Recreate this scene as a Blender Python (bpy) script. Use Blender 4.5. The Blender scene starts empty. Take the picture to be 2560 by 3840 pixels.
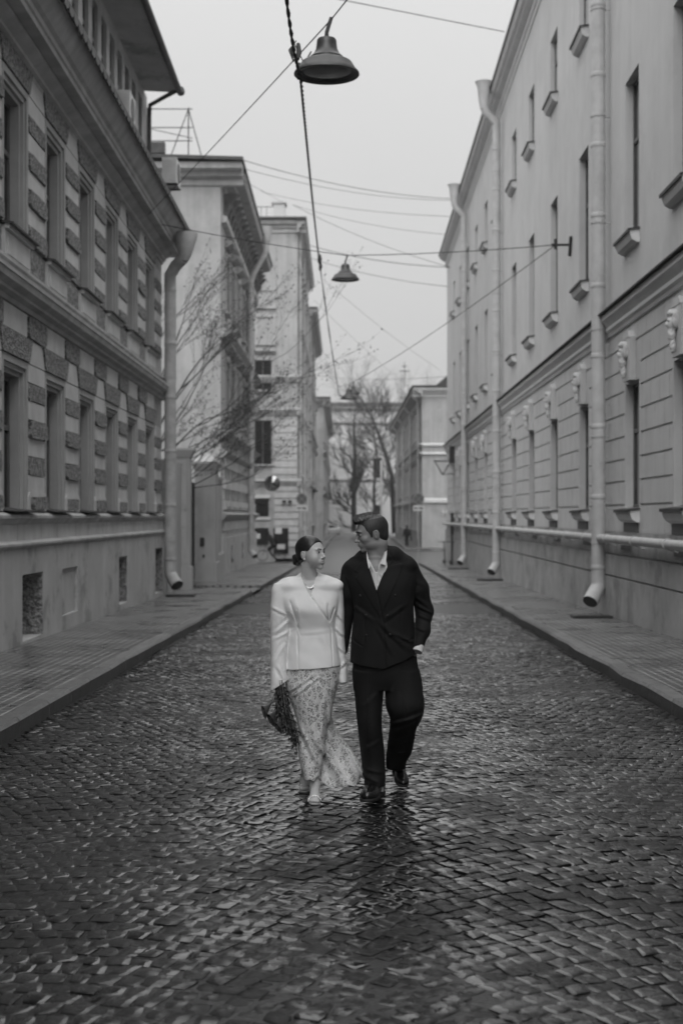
import bpy, bmesh, math, random
import numpy as np
from mathutils import Vector, Matrix, noise as mnoise

# ------------------------------------------------------------------ camera, sky, sun, exposure
S = bpy.context.scene
C = S.collection
R = math.radians
cam_d = bpy.data.cameras.new('camera')
cam_d.sensor_fit = 'VERTICAL'; cam_d.sensor_height = 36.0; cam_d.sensor_width = 24.0
cam_d.lens = 50.0
cam_d.clip_start = 0.1; cam_d.clip_end = 2000
cam_d.dof.use_dof = True
cam_d.dof.focus_distance = 8.9
cam_d.dof.aperture_fstop = 2.5
cam = bpy.data.objects.new('camera', cam_d); C.objects.link(cam)
cam.location = (0, 0, 1.70)
cam.rotation_euler = (R(90.0 + 0.14), 0, 0)
S.camera = cam

SUN_DIR = Vector((-.08, -1.0, .80)).normalized()         # towards the veiled sun, high behind the camera
SUN_EL, SUN_AZ = math.asin(SUN_DIR.z), math.atan2(SUN_DIR.x, SUN_DIR.y)
w = bpy.data.worlds.new('World'); S.world = w; w.use_nodes = True
nt = w.node_tree; nt.nodes.clear()
sky = nt.nodes.new('ShaderNodeTexSky'); sky.sky_type = 'NISHITA'; sky.sun_disc = False
sky.sun_elevation = SUN_EL; sky.sun_rotation = SUN_AZ; sky.air_density = 1.0; sky.dust_density = 4.0
bw = nt.nodes.new('ShaderNodeRGBToBW')
tc = nt.nodes.new('ShaderNodeTexCoord'); sep = nt.nodes.new('ShaderNodeSeparateXYZ')
ramp = nt.nodes.new('ShaderNodeValToRGB')           # overcast: cloud deck brighter overhead
cr = ramp.color_ramp
cr.elements[0].position = 0.0; cr.elements[0].color = (4.7, 4.7, 4.7, 1)
cr.elements[1].position = 1.0; cr.elements[1].color = (18.5, 18.5, 18.5, 1)
e = cr.elements.new(0.12); e.color = (5.7, 5.7, 5.7, 1)
e = cr.elements.new(0.36); e.color = (7.2, 7.2, 7.2, 1)
cn = nt.nodes.new('ShaderNodeTexNoise'); cn.inputs['Scale'].default_value = 1.6; cn.inputs['Detail'].default_value = 3
cm = nt.nodes.new('ShaderNodeMapRange'); cm.inputs['To Min'].default_value = 0.93; cm.inputs['To Max'].default_value = 1.05
mul = nt.nodes.new('ShaderNodeMath'); mul.operation = 'MULTIPLY'
mix = nt.nodes.new('ShaderNodeMix'); mix.data_type = 'FLOAT'; mix.inputs[0].default_value = 0.88
bg = nt.nodes.new('ShaderNodeBackground'); bg.inputs['Strength'].default_value = 0.087
out = nt.nodes.new('ShaderNodeOutputWorld')
L = nt.links.new
L(sky.outputs[0], bw.inputs[0]); L(tc.outputs['Generated'], sep.inputs[0]); L(sep.outputs['Z'], ramp.inputs[0])
L(tc.outputs['Generated'], cn.inputs['Vector']); L(cn.outputs[0], cm.inputs['Value'])
L(ramp.outputs[0], mul.inputs[0]); L(cm.outputs[0], mul.inputs[1])
L(bw.outputs[0], mix.inputs[2]); L(mul.outputs[0], mix.inputs[3]); L(mix.outputs[0], bg.inputs['Color']); L(bg.outputs[0], out.inputs[0])

sd = bpy.data.lights.new('sun', 'SUN'); sd.energy = 1.0; sd.angle = R(50)
sun = bpy.data.objects.new('sun', sd); C.objects.link(sun)
sun.rotation_euler = SUN_DIR.to_track_quat('Z', 'Y').to_euler(); sun.location = (0, 0, 40)
S.view_settings.view_transform = 'Standard'; S.view_settings.look = 'None'
S.view_settings.exposure = 0.42; S.view_settings.gamma = 1.0
S.render.engine = 'CYCLES'
S.cycles.max_bounces = 5; S.cycles.diffuse_bounces = 3; S.cycles.glossy_bounces = 3
S.cycles.caustics_reflective = False; S.cycles.caustics_refractive = False
rnd = random.Random(7)

# ------------------------------------------------------------------ tagging
def tag(o, label=None, cat=None, group=None, kind=None):
    if label: o['label'] = label
    if cat: o['category'] = cat
    if group: o['group'] = group
    if kind: o['kind'] = kind
    return o
def empty(name, loc):
    o = bpy.data.objects.new(name, None); C.objects.link(o); o.location = loc; o.empty_display_size = 0.2
    return o
def dup(o, parent=None, loc=None):
    c = o.copy(); C.objects.link(c); c.parent = parent
    if loc is not None: c.location = loc
    for ch in list(o.children): dup(ch, c)
    return c
def origin_of(o):
    v = Vector((0, 0, 0))
    while o is not None:
        v = v + o.location; o = o.parent
    return v

class MB:
    """collects polygons in world coordinates; build() links them as one mesh"""
    def __init__(s): s.v = []; s.f = []; s.m = []
    def add(s, vs, fs, m=0):
        b = len(s.v); s.v += [tuple(p) for p in vs]
        for f in fs: s.f.append(tuple(i + b for i in f)); s.m.append(m)
    def box(s, x0, x1, y0, y1, z0, z1, m=0, fr=None):
        P = fr or (lambda a, b, c: (a, b, c))
        vs = [P(x, y, z) for x in (x0, x1) for y in (y0, y1) for z in (z0, z1)]
        s.add(vs, [(0,1,3,2),(4,6,7,5),(0,4,5,1),(2,3,7,6),(0,2,6,4),(1,5,7,3)], m)
    def prism(s, poly, a0, a1, fr, m=0):
        """poly in (p,z), extruded along s from a0 to a1; fr(s,p,z)"""
        n = len(poly)
        vs = [fr(a0, p, z) for p, z in poly] + [fr(a1, p, z) for p, z in poly]
        fs = [(i, (i+1) % n, n+(i+1) % n, n+i) for i in range(n)] + [tuple(range(n)), tuple(range(2*n-1, n-1, -1))]
        s.add(vs, fs, m)
    def plate(s, poly, p0, p1, fr, m=0):
        """poly in (s,z), extruded outwards from p0 to p1"""
        n = len(poly)
        vs = [fr(a, p0, z) for a, z in poly] + [fr(a, p1, z) for a, z in poly]
        fs = [(i, (i+1) % n, n+(i+1) % n, n+i) for i in range(n)] + [tuple(range(n)), tuple(range(2*n-1, n-1, -1))]
        s.add(vs, fs, m)
    def tube(s, pts, rad, n=8, m=0, caps=True):
        pts = [Vector(p) for p in pts]
        if not hasattr(rad, '__len__'): rad = [rad] * len(pts)
        b = len(s.v); N = len(pts); ref = None
        for i, p in enumerate(pts):
            t = (pts[min(i+1, N-1)] - pts[max(i-1, 0)])
            if t.length < 1e-9: t = Vector((0, 0, 1))
            t.normalize()
            if ref is None: ref = t.orthogonal().normalized()
            ref = (ref - t * ref.dot(t))
            if ref.length < 1e-6: ref = t.orthogonal()
            ref.normalize(); q = t.cross(ref)
            for k in range(n):
                a = 2 * math.pi * k / n
                s.v.append(tuple(p + (ref * math.cos(a) + q * math.sin(a)) * rad[i]))
        for i in range(N-1):
            for k in range(n):
                s.f.append((b+i*n+k, b+i*n+(k+1) % n, b+(i+1)*n+(k+1) % n, b+(i+1)*n+k)); s.m.append(m)
        if caps:
            s.f.append(tuple(b+k for k in range(n-1, -1, -1))); s.m.append(m)
            s.f.append(tuple(b+(N-1)*n+k for k in range(n))); s.m.append(m)
    def lathe(s, prof, cx, cy, n=32, m=0, axis=None):
        """prof = [(r,z)...] about a vertical axis"""
        b = len(s.v)
        for r, z in prof:
            for k in range(n):
                a = 2*math.pi*k/n; s.v.append((cx+r*math.cos(a), cy+r*math.sin(a), z))
        for i in range(len(prof)-1):
            for k in range(n):
                s.f.append((b+i*n+k, b+i*n+(k+1) % n, b+(i+1)*n+(k+1) % n, b+(i+1)*n+k)); s.m.append(m)
    def build(s, name, mats, parent=None, origin=None, smooth=False, recalc=True, rot=0.0):
        o0 = Vector(origin) if origin is not None else Vector((0, 0, 0))
        if not isinstance(mats, (list, tuple)): mats = [mats]
        me = bpy.data.meshes.new(name)
        me.from_pydata([(x-o0.x, y-o0.y, z-o0.z) for x, y, z in s.v], [], s.f)
        for m in mats: me.materials.append(m)
        me.polygons.foreach_set('material_index', s.m)
        if smooth: me.polygons.foreach_set('use_smooth', [True]*len(s.f))
        if recalc:
            bm = bmesh.new(); bm.from_mesh(me); bmesh.ops.recalc_face_normals(bm, faces=bm.faces); bm.to_mesh(me); bm.free()
        me.update()
        o = bpy.data.objects.new(name, me); C.objects.link(o)
        o.location = o0 - (origin_of(parent) if parent else Vector((0, 0, 0)))
        o.parent = parent
        return o

def smooth_by_angle(o, deg=35):
    me = o.data
    me.polygons.foreach_set('use_smooth', [True]*len(me.polygons))
    bm = bmesh.new(); bm.from_mesh(me)
    for e in bm.edges:
        if len(e.link_faces) == 2 and e.calc_face_angle(0) > R(deg): e.smooth = False
    bm.to_mesh(me); bm.free()
    return o

# ------------------------------------------------------------------ materials (all grey: the photograph is black and white)
def mat(name, base=0.3, rough=0.7, var=0.0, vscale=3.0, bump=0.0, bscale=60.0, spec=0.5, metal=0.0,
        streak=0.0, stain=0.0, detail=6.0, coat=0.0, bdist=0.01):
    m = bpy.data.materials.new(name); m.use_nodes = True
    n = m.node_tree.nodes; l = m.node_tree.links.new
    b = n['Principled BSDF']
    b.inputs['Roughness'].default_value = rough; b.inputs['Metallic'].default_value = metal
    b.inputs['Specular IOR Level'].default_value = spec
    if coat: b.inputs['Coat Weight'].default_value = coat; b.inputs['Coat Roughness'].default_value = 0.08
    b.inputs['Base Color'].default_value = (base, base, base, 1)
    if var or bump or streak or stain:
        t = n.new('ShaderNodeTexCoord'); geo = n.new('ShaderNodeNewGeometry')
        val = None
        def mulv(a, bsock):
            mm = n.new('ShaderNodeMath'); mm.operation = 'MULTIPLY'
            if a is None: mm.inputs[0].default_value = base
            else: l(a, mm.inputs[0])
            l(bsock, mm.inputs[1]); return mm.outputs[0]
        if var:
            nz = n.new('ShaderNodeTexNoise'); nz.inputs['Scale'].default_value = vscale; nz.inputs['Detail'].default_value = detail
            nz.inputs['Roughness'].default_value = 0.62
            l(geo.outputs['Position'], nz.inputs['Vector'])
            mr = n.new('ShaderNodeMapRange'); mr.inputs['From Min'].default_value = 0.3; mr.inputs['From Max'].default_value = 0.7
            mr.inputs['To Min'].default_value = 1-var; mr.inputs['To Max'].default_value = 1+var
            l(nz.outputs[0], mr.inputs['Value']); val = mulv(val, mr.outputs[0])
        if streak:
            mp = n.new('ShaderNodeMapping'); mp.inputs['Scale'].default_value = (3.0, 3.0, 0.22)
            l(geo.outputs['Position'], mp.inputs['Vector'])
            nz = n.new('ShaderNodeTexNoise'); nz.inputs['Scale'].default_value = 1.0; nz.inputs['Detail'].default_value = 5
            l(mp.outputs[0], nz.inputs['Vector'])
            mr = n.new('ShaderNodeMapRange'); mr.inputs['From Min'].default_value = 0.35; mr.inputs['From Max'].default_value = 0.7
            mr.inputs['To Min'].default_value = 1+streak*.3; mr.inputs['To Max'].default_value = 1-streak
            l(nz.outputs[0], mr.inputs['Value']); val = mulv(val, mr.outputs[0])
        if stain:
            nz = n.new('ShaderNodeTexNoise'); nz.inputs['Scale'].default_value = 0.9; nz.inputs['Detail'].default_value = 9
            nz.inputs['Roughness'].default_value = 0.7
            l(geo.outputs['Position'], nz.inputs['Vector'])
            mr = n.new('ShaderNodeMapRange'); mr.inputs['From Min'].default_value = 0.53; mr.inputs['From Max'].default_value = 0.60
            mr.inputs['To Min'].default_value = 1.0; mr.inputs['To Max'].default_value = 1-stain
            l(nz.outputs[0], mr.inputs['Value']); val = mulv(val, mr.outputs[0])
        if val is not None: l(val, b.inputs['Base Color'])
        if bump:
            nz = n.new('ShaderNodeTexNoise'); nz.inputs['Scale'].default_value = bscale; nz.inputs['Detail'].default_value = 4
            l(geo.outputs['Position'], nz.inputs['Vector'])
            bp = n.new('ShaderNodeBump'); bp.inputs['Strength'].default_value = bump; bp.inputs['Distance'].default_value = bdist
            l(nz.outputs[0], bp.inputs['Height']); l(bp.outputs[0], b.inputs['Normal'])
    return m
M = {}
M['stucco_l'] = mat('stucco_left', 0.40, 0.85, 0.14, 1.5, 0.3, 25, streak=0.08)
M['smooth_block'] = mat('smooth_block', 0.60, 0.85, 0.14, 2.5, 0.3, 40, streak=0.06)
M['plinth_l'] = mat('plinth_left', 0.50, 0.85, 0.14, 1.2, 0.4, 18, streak=0.10, stain=0.34)
M['stucco_r'] = mat('stucco_right', 0.63, 0.85, 0.07, 0.7, 0.2, 25, streak=0.045, stain=.05)
M['trim_r'] = mat('trim_right', 0.72, 0.8, 0.06, 2.0)
M['plinth_r'] = mat('plinth_right', 0.42, 0.8, 0.20, 1.5, 0.5, 14, streak=0.08, stain=0.25)
M['trim_l'] = mat('trim_left', 0.46, 0.8, 0.18, 2.0, 0.2, 30, streak=0.16)
M['tin'] = mat('dark_tin', 0.05, 0.55, 0.4, 4)
M['pipe'] = mat('painted_pipe', 0.46, 0.55, 0.22, 4.0, spec=0.4)
M['pipe_r'] = mat('painted_pipe_pale', 0.54, 0.5, 0.14, 3.0, spec=0.4)
M['glass'] = mat('window_glass', 0.015, 0.05, spec=0.8)
M['frame'] = mat('window_wood', 0.12, 0.5, 0.2, 6)
M['frame_w'] = mat('window_wood_white', 0.6, 0.5, 0.1, 6)
M['blind'] = mat('blind_window', 0.42, 0.8, 0.05)
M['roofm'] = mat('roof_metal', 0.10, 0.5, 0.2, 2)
M['iron'] = mat('dark_iron', 0.03, 0.45, 0.2, 10)
M['cable'] = mat('cable_rubber', 0.015, 0.7)
M['bark'] = mat('bark', 0.05, 0.9, 0.3, 8)
M['bark_far'] = mat('bark_far', 0.05, 0.9, 0.3, 4)
M['plaster2'] = mat('plaster_second', 0.44, 0.85, 0.12, 0.8, 0.2, 8, streak=0.18, stain=0.1)
M['plaster3'] = mat('plaster_third', 0.46, 0.85, 0.14, 0.8, 0.2, 8, streak=0.2, stain=0.16)
M['plaster4'] = mat('plaster_fourth', 0.36, 0.85, 0.14, 0.6, streak=0.25)
M['plaster_pale'] = mat('plaster_pale', 0.62, 0.85, 0.06, 0.8, streak=0.08)
M['ornament'] = mat('ornament_dark', 0.16, 0.9, 0.4, 5, 0.6, 9, bdist=0.05)
M['kerb'] = mat('kerb_granite', 0.15, 0.42, 0.25, 9, 0.5, 45)
def island_tone(m, lo, hi):
    n = m.node_tree.nodes; l = m.node_tree.links.new; b = n['Principled BSDF']; src = b.inputs['Base Color'].links[0].from_socket
    g = n.new('ShaderNodeNewGeometry'); r = n.new('ShaderNodeMapRange'); r.inputs['To Min'].default_value = lo; r.inputs['To Max'].default_value = hi
    l(g.outputs['Random Per Island'], r.inputs['Value']); mm = n.new('ShaderNodeMath'); mm.operation = 'MULTIPLY'; l(src, mm.inputs[0]); l(r.outputs[0], mm.inputs[1]); l(mm.outputs[0], b.inputs['Base Color'])
island_tone(M['kerb'], .7, 1.35)
M['kerb_side'] = mat('kerb_granite_face', 0.07, 0.5, 0.3, 7, 0.7, 30)

def rough_block_mat():
    m = bpy.data.materials.new('rough_block'); m.use_nodes = True
    n = m.node_tree.nodes; l = m.node_tree.links.new; b = n['Principled BSDF']
    g = n.new('ShaderNodeNewGeometry')
    v = n.new('ShaderNodeTexVoronoi'); v.inputs['Scale'].default_value = 30; v.inputs['Randomness'].default_value = 1
    nz = n.new('ShaderNodeTexNoise'); nz.inputs['Scale'].default_value = 17; nz.inputs['Detail'].default_value = 7; nz.inputs['Roughness'].default_value = .7
    l(g.outputs['Position'], v.inputs['Vector']); l(g.outputs['Position'], nz.inputs['Vector'])
    mr = n.new('ShaderNodeMapRange'); mr.inputs['From Min'].default_value = .38; mr.inputs['From Max'].default_value = .62
    mr.inputs['To Min'].default_value = .09; mr.inputs['To Max'].default_value = .46
    l(nz.outputs[0], mr.inputs['Value']); l(mr.outputs[0], b.inputs['Base Color'])
    bp = n.new('ShaderNodeBump'); bp.inputs['Strength'].default_value = 1.0; bp.inputs['Distance'].default_value = .035
    ad = n.new('ShaderNodeMath'); ad.operation = 'ADD'; l(nz.outputs[0], ad.inputs[0]); l(v.outputs[0], ad.inputs[1])
    l(ad.outputs[0], bp.inputs['Height']); l(bp.outputs[0], b.inputs['Normal']); b.inputs['Roughness'].default_value = .9
    return m
M['rough_block'] = rough_block_mat()

def cobble_mat(name, lo, hi, bumpy):
    """wet granite setts: film of water over most of each stone, drier grit in patches"""
    m = bpy.data.materials.new(name); m.use_nodes = True
    n = m.node_tree.nodes; l = m.node_tree.links.new; b = n['Principled BSDF']
    g = n.new('ShaderNodeNewGeometry')
    big = n.new('ShaderNodeTexNoise'); big.inputs['Scale'].default_value = 1.3; big.inputs['Detail'].default_value = 3
    fine = n.new('ShaderNodeTexNoise'); fine.inputs['Scale'].default_value = 34; fine.inputs['Detail'].default_value = 6; fine.inputs['Roughness'].default_value = .7
    med = n.new('ShaderNodeTexNoise'); med.inputs['Scale'].default_value = 9; med.inputs['Detail'].default_value = 5
    for t in (big, fine, med): l(g.outputs['Position'], t.inputs['Vector'])
    isl = n.new('ShaderNodeMapRange'); isl.inputs['To Min'].default_value = .5; isl.inputs['To Max'].default_value = 1.7
    l(g.outputs['Random Per Island'], isl.inputs['Value'])
    c = n.new('ShaderNodeMapRange'); c.inputs['From Min'].default_value = .3; c.inputs['From Max'].default_value = .7
    c.inputs['To Min'].default_value = lo; c.inputs['To Max'].default_value = hi
    l(fine.outputs[0], c.inputs['Value'])
    mm = n.new('ShaderNodeMath'); mm.operation = 'MULTIPLY'; l(c.outputs[0], mm.inputs[0]); l(isl.outputs[0], mm.inputs[1])
    l(mm.outputs[0], b.inputs['Base Color'])
    s = n.new('ShaderNodeMath'); s.operation = 'ADD'; l(big.outputs[0], s.inputs[0]); l(med.outputs[0], s.inputs[1])
    s2 = n.new('ShaderNodeMath'); s2.operation = 'MULTIPLY_ADD'; s2.inputs[1].default_value = .25; l(g.outputs['Random Per Island'], s2.inputs[0]); l(s.outputs[0], s2.inputs[2])
    r = n.new('ShaderNodeMapRange'); r.inputs['From Min'].default_value = 1.0; r.inputs['From Max'].default_value = 1.40
    r.inputs['To Min'].default_value = .06; r.inputs['To Max'].default_value = .24
    l(s2.outputs[0], r.inputs['Value']); l(r.outputs[0], b.inputs['Roughness'])
    bs = n.new('ShaderNodeMapRange'); bs.inputs['From Min'].default_value = .88; bs.inputs['From Max'].default_value = 1.25
    bs.inputs['To Min'].default_value = .03*bumpy; bs.inputs['To Max'].default_value = 1.0*bumpy
    l(s2.outputs[0], bs.inputs['Value'])
    bp = n.new('ShaderNodeBump'); bp.inputs['Distance'].default_value = .010; l(bs.outputs[0], bp.inputs['Strength'])
    l(fine.outputs[0], bp.inputs['Height'])
    bp2 = n.new('ShaderNodeBump'); bp2.inputs['Distance'].default_value = .012; bp2.inputs['Strength'].default_value = .14*bumpy
    l(med.outputs[0], bp2.inputs['Height']); l(bp.outputs[0], bp2.inputs['Normal']); l(bp2.outputs[0], b.inputs['Normal'])
    b.inputs['Specular IOR Level'].default_value = .20
    cw = n.new('ShaderNodeMapRange'); cw.inputs['From Min'].default_value = 1.02; cw.inputs['From Max'].default_value = 1.22; cw.inputs['To Min'].default_value = 1.0; cw.inputs['To Max'].default_value = .12
    s3 = n.new('ShaderNodeMath'); s3.operation = 'MULTIPLY_ADD'; s3.inputs[1].default_value = .30; l(fine.outputs[0], s3.inputs[0]); l(s2.outputs[0], s3.inputs[2]); s4 = n.new('ShaderNodeMath'); s4.operation = 'SUBTRACT'; s4.inputs[1].default_value = .15; l(s3.outputs[0], s4.inputs[0])
    l(s4.outputs[0], cw.inputs['Value']); l(cw.outputs[0], b.inputs['Coat Weight'])
    b.inputs['Coat Roughness'].default_value = .03; b.inputs['Coat IOR'].default_value = 1.5
    bp3 = n.new('ShaderNodeBump'); bp3.inputs['Distance'].default_value = .006; bp3.inputs['Strength'].default_value = .09; l(med.outputs[0], bp3.inputs['Height']); l(bp3.outputs[0], b.inputs['Coat Normal'])
    return m
M['cobble'] = cobble_mat('wet_cobble', .003, .016, 1.0)
M['joint'] = mat('wet_joint', 0.006, 0.35, 0.3, 10, 0.6, 40)

def paver_mat(name, lo, hi, ox=0.0):
    m = bpy.data.materials.new(name); m.use_nodes = True
    n = m.node_tree.nodes; l = m.node_tree.links.new; b = n['Principled BSDF']
    g = n.new('ShaderNodeNewGeometry')
    mp = n.new('ShaderNodeMapping'); mp.inputs['Rotation'].default_value = (0, 0, R(90.7))
    l(g.outputs['Position'], mp.inputs['Vector'])
    br = n.new('ShaderNodeTexBrick'); br.inputs['Scale'].default_value = 1.0
    br.inputs['Brick Width'].default_value = .22; br.inputs['Row Height'].default_value = .11; br.inputs['Mortar Size'].default_value = .013
    br.inputs['Color1'].default_value = (lo, lo, lo, 1); br.inputs['Color2'].default_value = (hi, hi, hi, 1); br.inputs['Mortar'].default_value = (.33, .33, .33, 1)  # pale mortar colour carries the sheen of the wet joints
    br.inputs['Mortar Smooth'].default_value = .2; br.inputs['Bias'].default_value = 0
    l(mp.outputs[0], br.inputs['Vector'])
    nz = n.new('ShaderNodeTexNoise'); nz.inputs['Scale'].default_value = 1.1; nz.inputs['Detail'].default_value = 7
    l(g.outputs['Position'], nz.inputs['Vector'])
    mr = n.new('ShaderNodeMapRange'); mr.inputs['From Min'].default_value = .35; mr.inputs['From Max'].default_value = .65
    mr.inputs['To Min'].default_value = .7; mr.inputs['To Max'].default_value = 1.25; l(nz.outputs[0], mr.inputs['Value'])
    mx = n.new('ShaderNodeVectorMath'); mx.operation = 'SCALE'; l(br.outputs['Color'], mx.inputs[0]); l(mr.outputs[0], mx.inputs['Scale'])
    l(mx.outputs[0], b.inputs['Base Color'])
    rr = n.new('ShaderNodeMapRange'); rr.inputs['From Min'].default_value = .35; rr.inputs['From Max'].default_value = .6
    rr.inputs['To Min'].default_value = .2; rr.inputs['To Max'].default_value = .45; l(nz.outputs[0], rr.inputs['Value']); l(rr.outputs[0], b.inputs['Roughness'])
    bp = n.new('ShaderNodeBump'); bp.inputs['Distance'].default_value = .012; bp.inputs['Strength'].default_value = 1.0; bp.invert = True
    l(br.outputs['Fac'], bp.inputs['Height']); l(bp.outputs[0], b.inputs['Normal'])
    return m
M['paver'] = paver_mat('pavement_blocks', .060, .115)
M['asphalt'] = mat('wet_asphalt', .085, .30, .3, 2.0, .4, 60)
# ------------------------------------------------------------------ the ground
def zg(y):
    if y < 78: return -0.0122*y
    if y > 92: return -0.9516-0.0854
    t = (y-78)/14.0
    return -0.9516 - 0.0122*14*(t - t*t/2)
def interp(tab, y):
    if y <= tab[0][0]: return tab[0][1]
    for (a, va), (b, vb) in zip(tab, tab[1:]):
        if y <= b: return va + (vb-va)*(y-a)/(b-a)
    return tab[-1][1]
KL = [(-10, -2.97), (11.4, -2.73), (38, -2.45), (70, -2.12), (86, -1.5), (150, -1.15), (215, -0.6)]
KR = [(-10, 2.72), (12.9, 3.09), (57.9, 3.83), (78, 4.15), (113, 5.0), (190, 6.2), (215, 6.6)]
kl = lambda y: interp(KL, y); kr = lambda y: interp(KR, y)
mb = MB()
ys = [-40, -20, 0, 20, 40, 60, 78, 80, 82, 84, 86, 88, 90, 92, 120, 215, 290]
for a, b_ in zip(ys, ys[1:]):
    mb.add([(-120, a, zg(a)-.07), (120, a, zg(a)-.07), (120, b_, zg(b_)-.07), (-120, b_, zg(b_)-.07)], [(0, 1, 2, 3)])
tag(mb.build('ground', M['asphalt'], recalc=False), kind='structure')
# road bed under the setts
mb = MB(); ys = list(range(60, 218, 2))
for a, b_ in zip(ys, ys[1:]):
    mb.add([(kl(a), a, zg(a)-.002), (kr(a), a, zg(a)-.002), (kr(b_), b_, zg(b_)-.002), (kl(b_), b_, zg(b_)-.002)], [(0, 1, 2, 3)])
tag(mb.build('road_beyond', M['asphalt'], recalc=False), kind='structure')  # paler than the setts: the far road's grazing reflection put into the colour
mb = MB(); ys = list(range(-8, 62, 2))
for a, b_ in zip(ys, ys[1:]):
    mb.add([(kl(a), a, zg(a)-.008), (kr(a), a, zg(a)-.008), (kr(b_), b_, zg(b_)-.008), (kl(b_), b_, zg(b_)-.008)], [(0, 1, 2, 3)])
tag(mb.build('road_bed', M['joint'], recalc=False), kind='structure')

# setts laid in segmental arcs across the street, each one a small domed stone
def cobbles():
    rs = np.random.RandomState(3)
    d, a = 0.118, 0.100
    Rr = 2.15; segw = 2*Rr*math.sin(R(45))            # arc segment width (about 3.04 m)
    arc = Rr*R(90); nu = int(round(arc/a)); au = arc/nu
    centres = [0.33-1.5*segw, 0.33-0.5*segw, 0.33+0.5*segw, 0.33+1.5*segw, 0.33+2.5*segw, 0.33-2.5*segw]
    U, V, CX = [], [], []
    y1 = 66.0
    rows = np.arange(int(2.5/d), int(y1/d))
    vs_all, fs_all = [], []
    data = []
    for ci, cx in enumerate(centres):
        for r in rows:
            off = (r % 2)*0.5
            for k in range(nu+1):
                u = -arc/2 + (k+off-0.25)*au
                if abs(u) > arc/2 + au*(0.12 if (r+ci) % 2 else -0.12): continue
                data.append((cx, r*d, u, ci))
    D = np.array(data)
    cx, v, u = D[:, 0], D[:, 1], D[:, 2]
    th = u/Rr
    px = cx + Rr*np.sin(th)
    py = v - Rr*(1-np.cos(th))*1.0
    KLx = np.interp(py, [t[0] for t in KL], [t[1] for t in KL]); KRx = np.interp(py, [t[0] for t in KR], [t[1] for t in KR])
    ok = (px > KLx+.05) & (px < KRx-.05) & (py > 3.4) & (py < 62)
    px, py, th = px[ok], py[ok], th[ok]
    KLx, KRx = KLx[ok], KRx[ok]
    # stone size and jitter
    n = len(px)
    px = px + rs.normal(0, .007, n) + .02*np.sin(py*1.7+px*2)
    py = py + rs.normal(0, .006, n) + .03*np.sin(px*1.9+py*.6)
    hu = au/2*(1+rs.uniform(-.10, .06, n)) - .001
    hv = d*np.cos(th)/2*(1+rs.uniform(-.06, .05, n)) - .001
    rot = -th + rs.normal(0, .06, n)
    dz = rs.normal(0, .0018, n); tx = rs.normal(0, .012, n); ty = rs.normal(0, .0085, n)
    dz += .003*np.sin(px*1.3+py*.9)+.002*np.sin(py*2.1-px*1.1)
    sk = rs.uniform(-.14, .14, (n, 4, 2))*.11
    def emit(idx, g):
        m = len(idx)
        t = {6: np.array([-1, -.93, -.4, .4, .93, 1]), 4: np.array([-1, -.88, .88, 1])}.get(g, np.linspace(-1, 1, g))
        gu, gv = np.meshgrid(t, t, indexing='ij'); gu = gu.ravel(); gv = gv.ravel()
        if g > 3:
            wz = -0.002*(np.abs(gu)**14 + np.abs(gv)**14) - .0010*(gu**2+gv**2)
        else:
            wz = -0.003*(np.abs(gu)+np.abs(gv))
        cu = gu*(1-.07*gv**2*(np.abs(gu))); cv = gv*(1-.07*gu**2*(np.abs(gv)))
        # jittered corners (bilinear)
        w4 = [(1-gu)*(1-gv)/4, (1+gu)*(1-gv)/4, (1-gu)*(1+gv)/4, (1+gu)*(1+gv)/4]
        ju = sum(w4[q][None, :]*sk[idx][:, q, 0][:, None] for q in range(4)); jv = sum(w4[q][None, :]*sk[idx][:, q, 1][:, None] for q in range(4))
        lu = cu[None]*hu[idx][:, None] + ju; lv = cv[None]*hv[idx][:, None] + jv
        c, s = np.cos(rot[idx])[:, None], np.sin(rot[idx])[:, None]
        X = px[idx][:, None] + lu*c - lv*s; Y = py[idx][:, None] + lu*s + lv*c
        yy = py[idx]
        zb = np.where(yy < 78, -.0122*yy, np.where(yy > 92, -1.037, -.9516-.0122*14*((yy-78)/14-((yy-78)/14)**2/2)))
        wob = rs.normal(0, .0009, (m, g*g)) if g > 3 else 0
        Z = zb[:, None] + dz[idx][:, None] + wz[None] + tx[idx][:, None]*lu + ty[idx][:, None]*lv + wob
        # skirt: extra ring lowered
        i, j = np.meshgrid(np.arange(g-1), np.arange(g-1), indexing='ij'); i = i.ravel(); j = j.ravel()
        q = np.stack([i*g+j, (i+1)*g+j, (i+1)*g+j+1, i*g+j+1], 1)
        ring = [k*g for k in range(g)] + [(g-1)*g+k for k in range(1, g)] + [k*g+g-1 for k in range(g-2, -1, -1)] + [k for k in range(g-2, 0, -1)]
        nr = len(ring)
        SX = X[:, ring]; SY = Y[:, ring]; SZ = Z[:, ring]
        X = np.concatenate([X, SX, SX], 1); Y = np.concatenate([Y, SY, SY], 1); Z = np.concatenate([Z, SZ, SZ-.03], 1)
        sk_f = np.array([[g*g+k, g*g+nr+k, g*g+nr+(k+1) % nr, g*g+(k+1) % nr] for k in range(nr)])
        q = np.concatenate([q, sk_f], 0)
        nv = X.shape[1]
        verts = np.stack([X, Y, Z], 2).reshape(-1, 3)
        faces = (q[None] + (np.arange(m)*nv)[:, None, None]).reshape(-1, 4)
        return verts, faces
    parts = []
    for lo, hi, g in ((0, 12, 6), (12, 30, 4), (34, 90, 3), (90, 300, 2)):
        sel = np.where((py >= lo) & (py < hi))[0]
        if g == 2: sel = sel[:]
        if len(sel): parts.append(emit(sel, max(g, 2)))
    off = 0; VV, FF = [], []
    for vv, ff in parts:
        VV.append(vv); FF.append(ff+off); off += len(vv)
    VV = np.concatenate(VV); FF = np.concatenate(FF)
    return np_mesh('road', VV, FF, M['cobble'], smooth=True)
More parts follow.
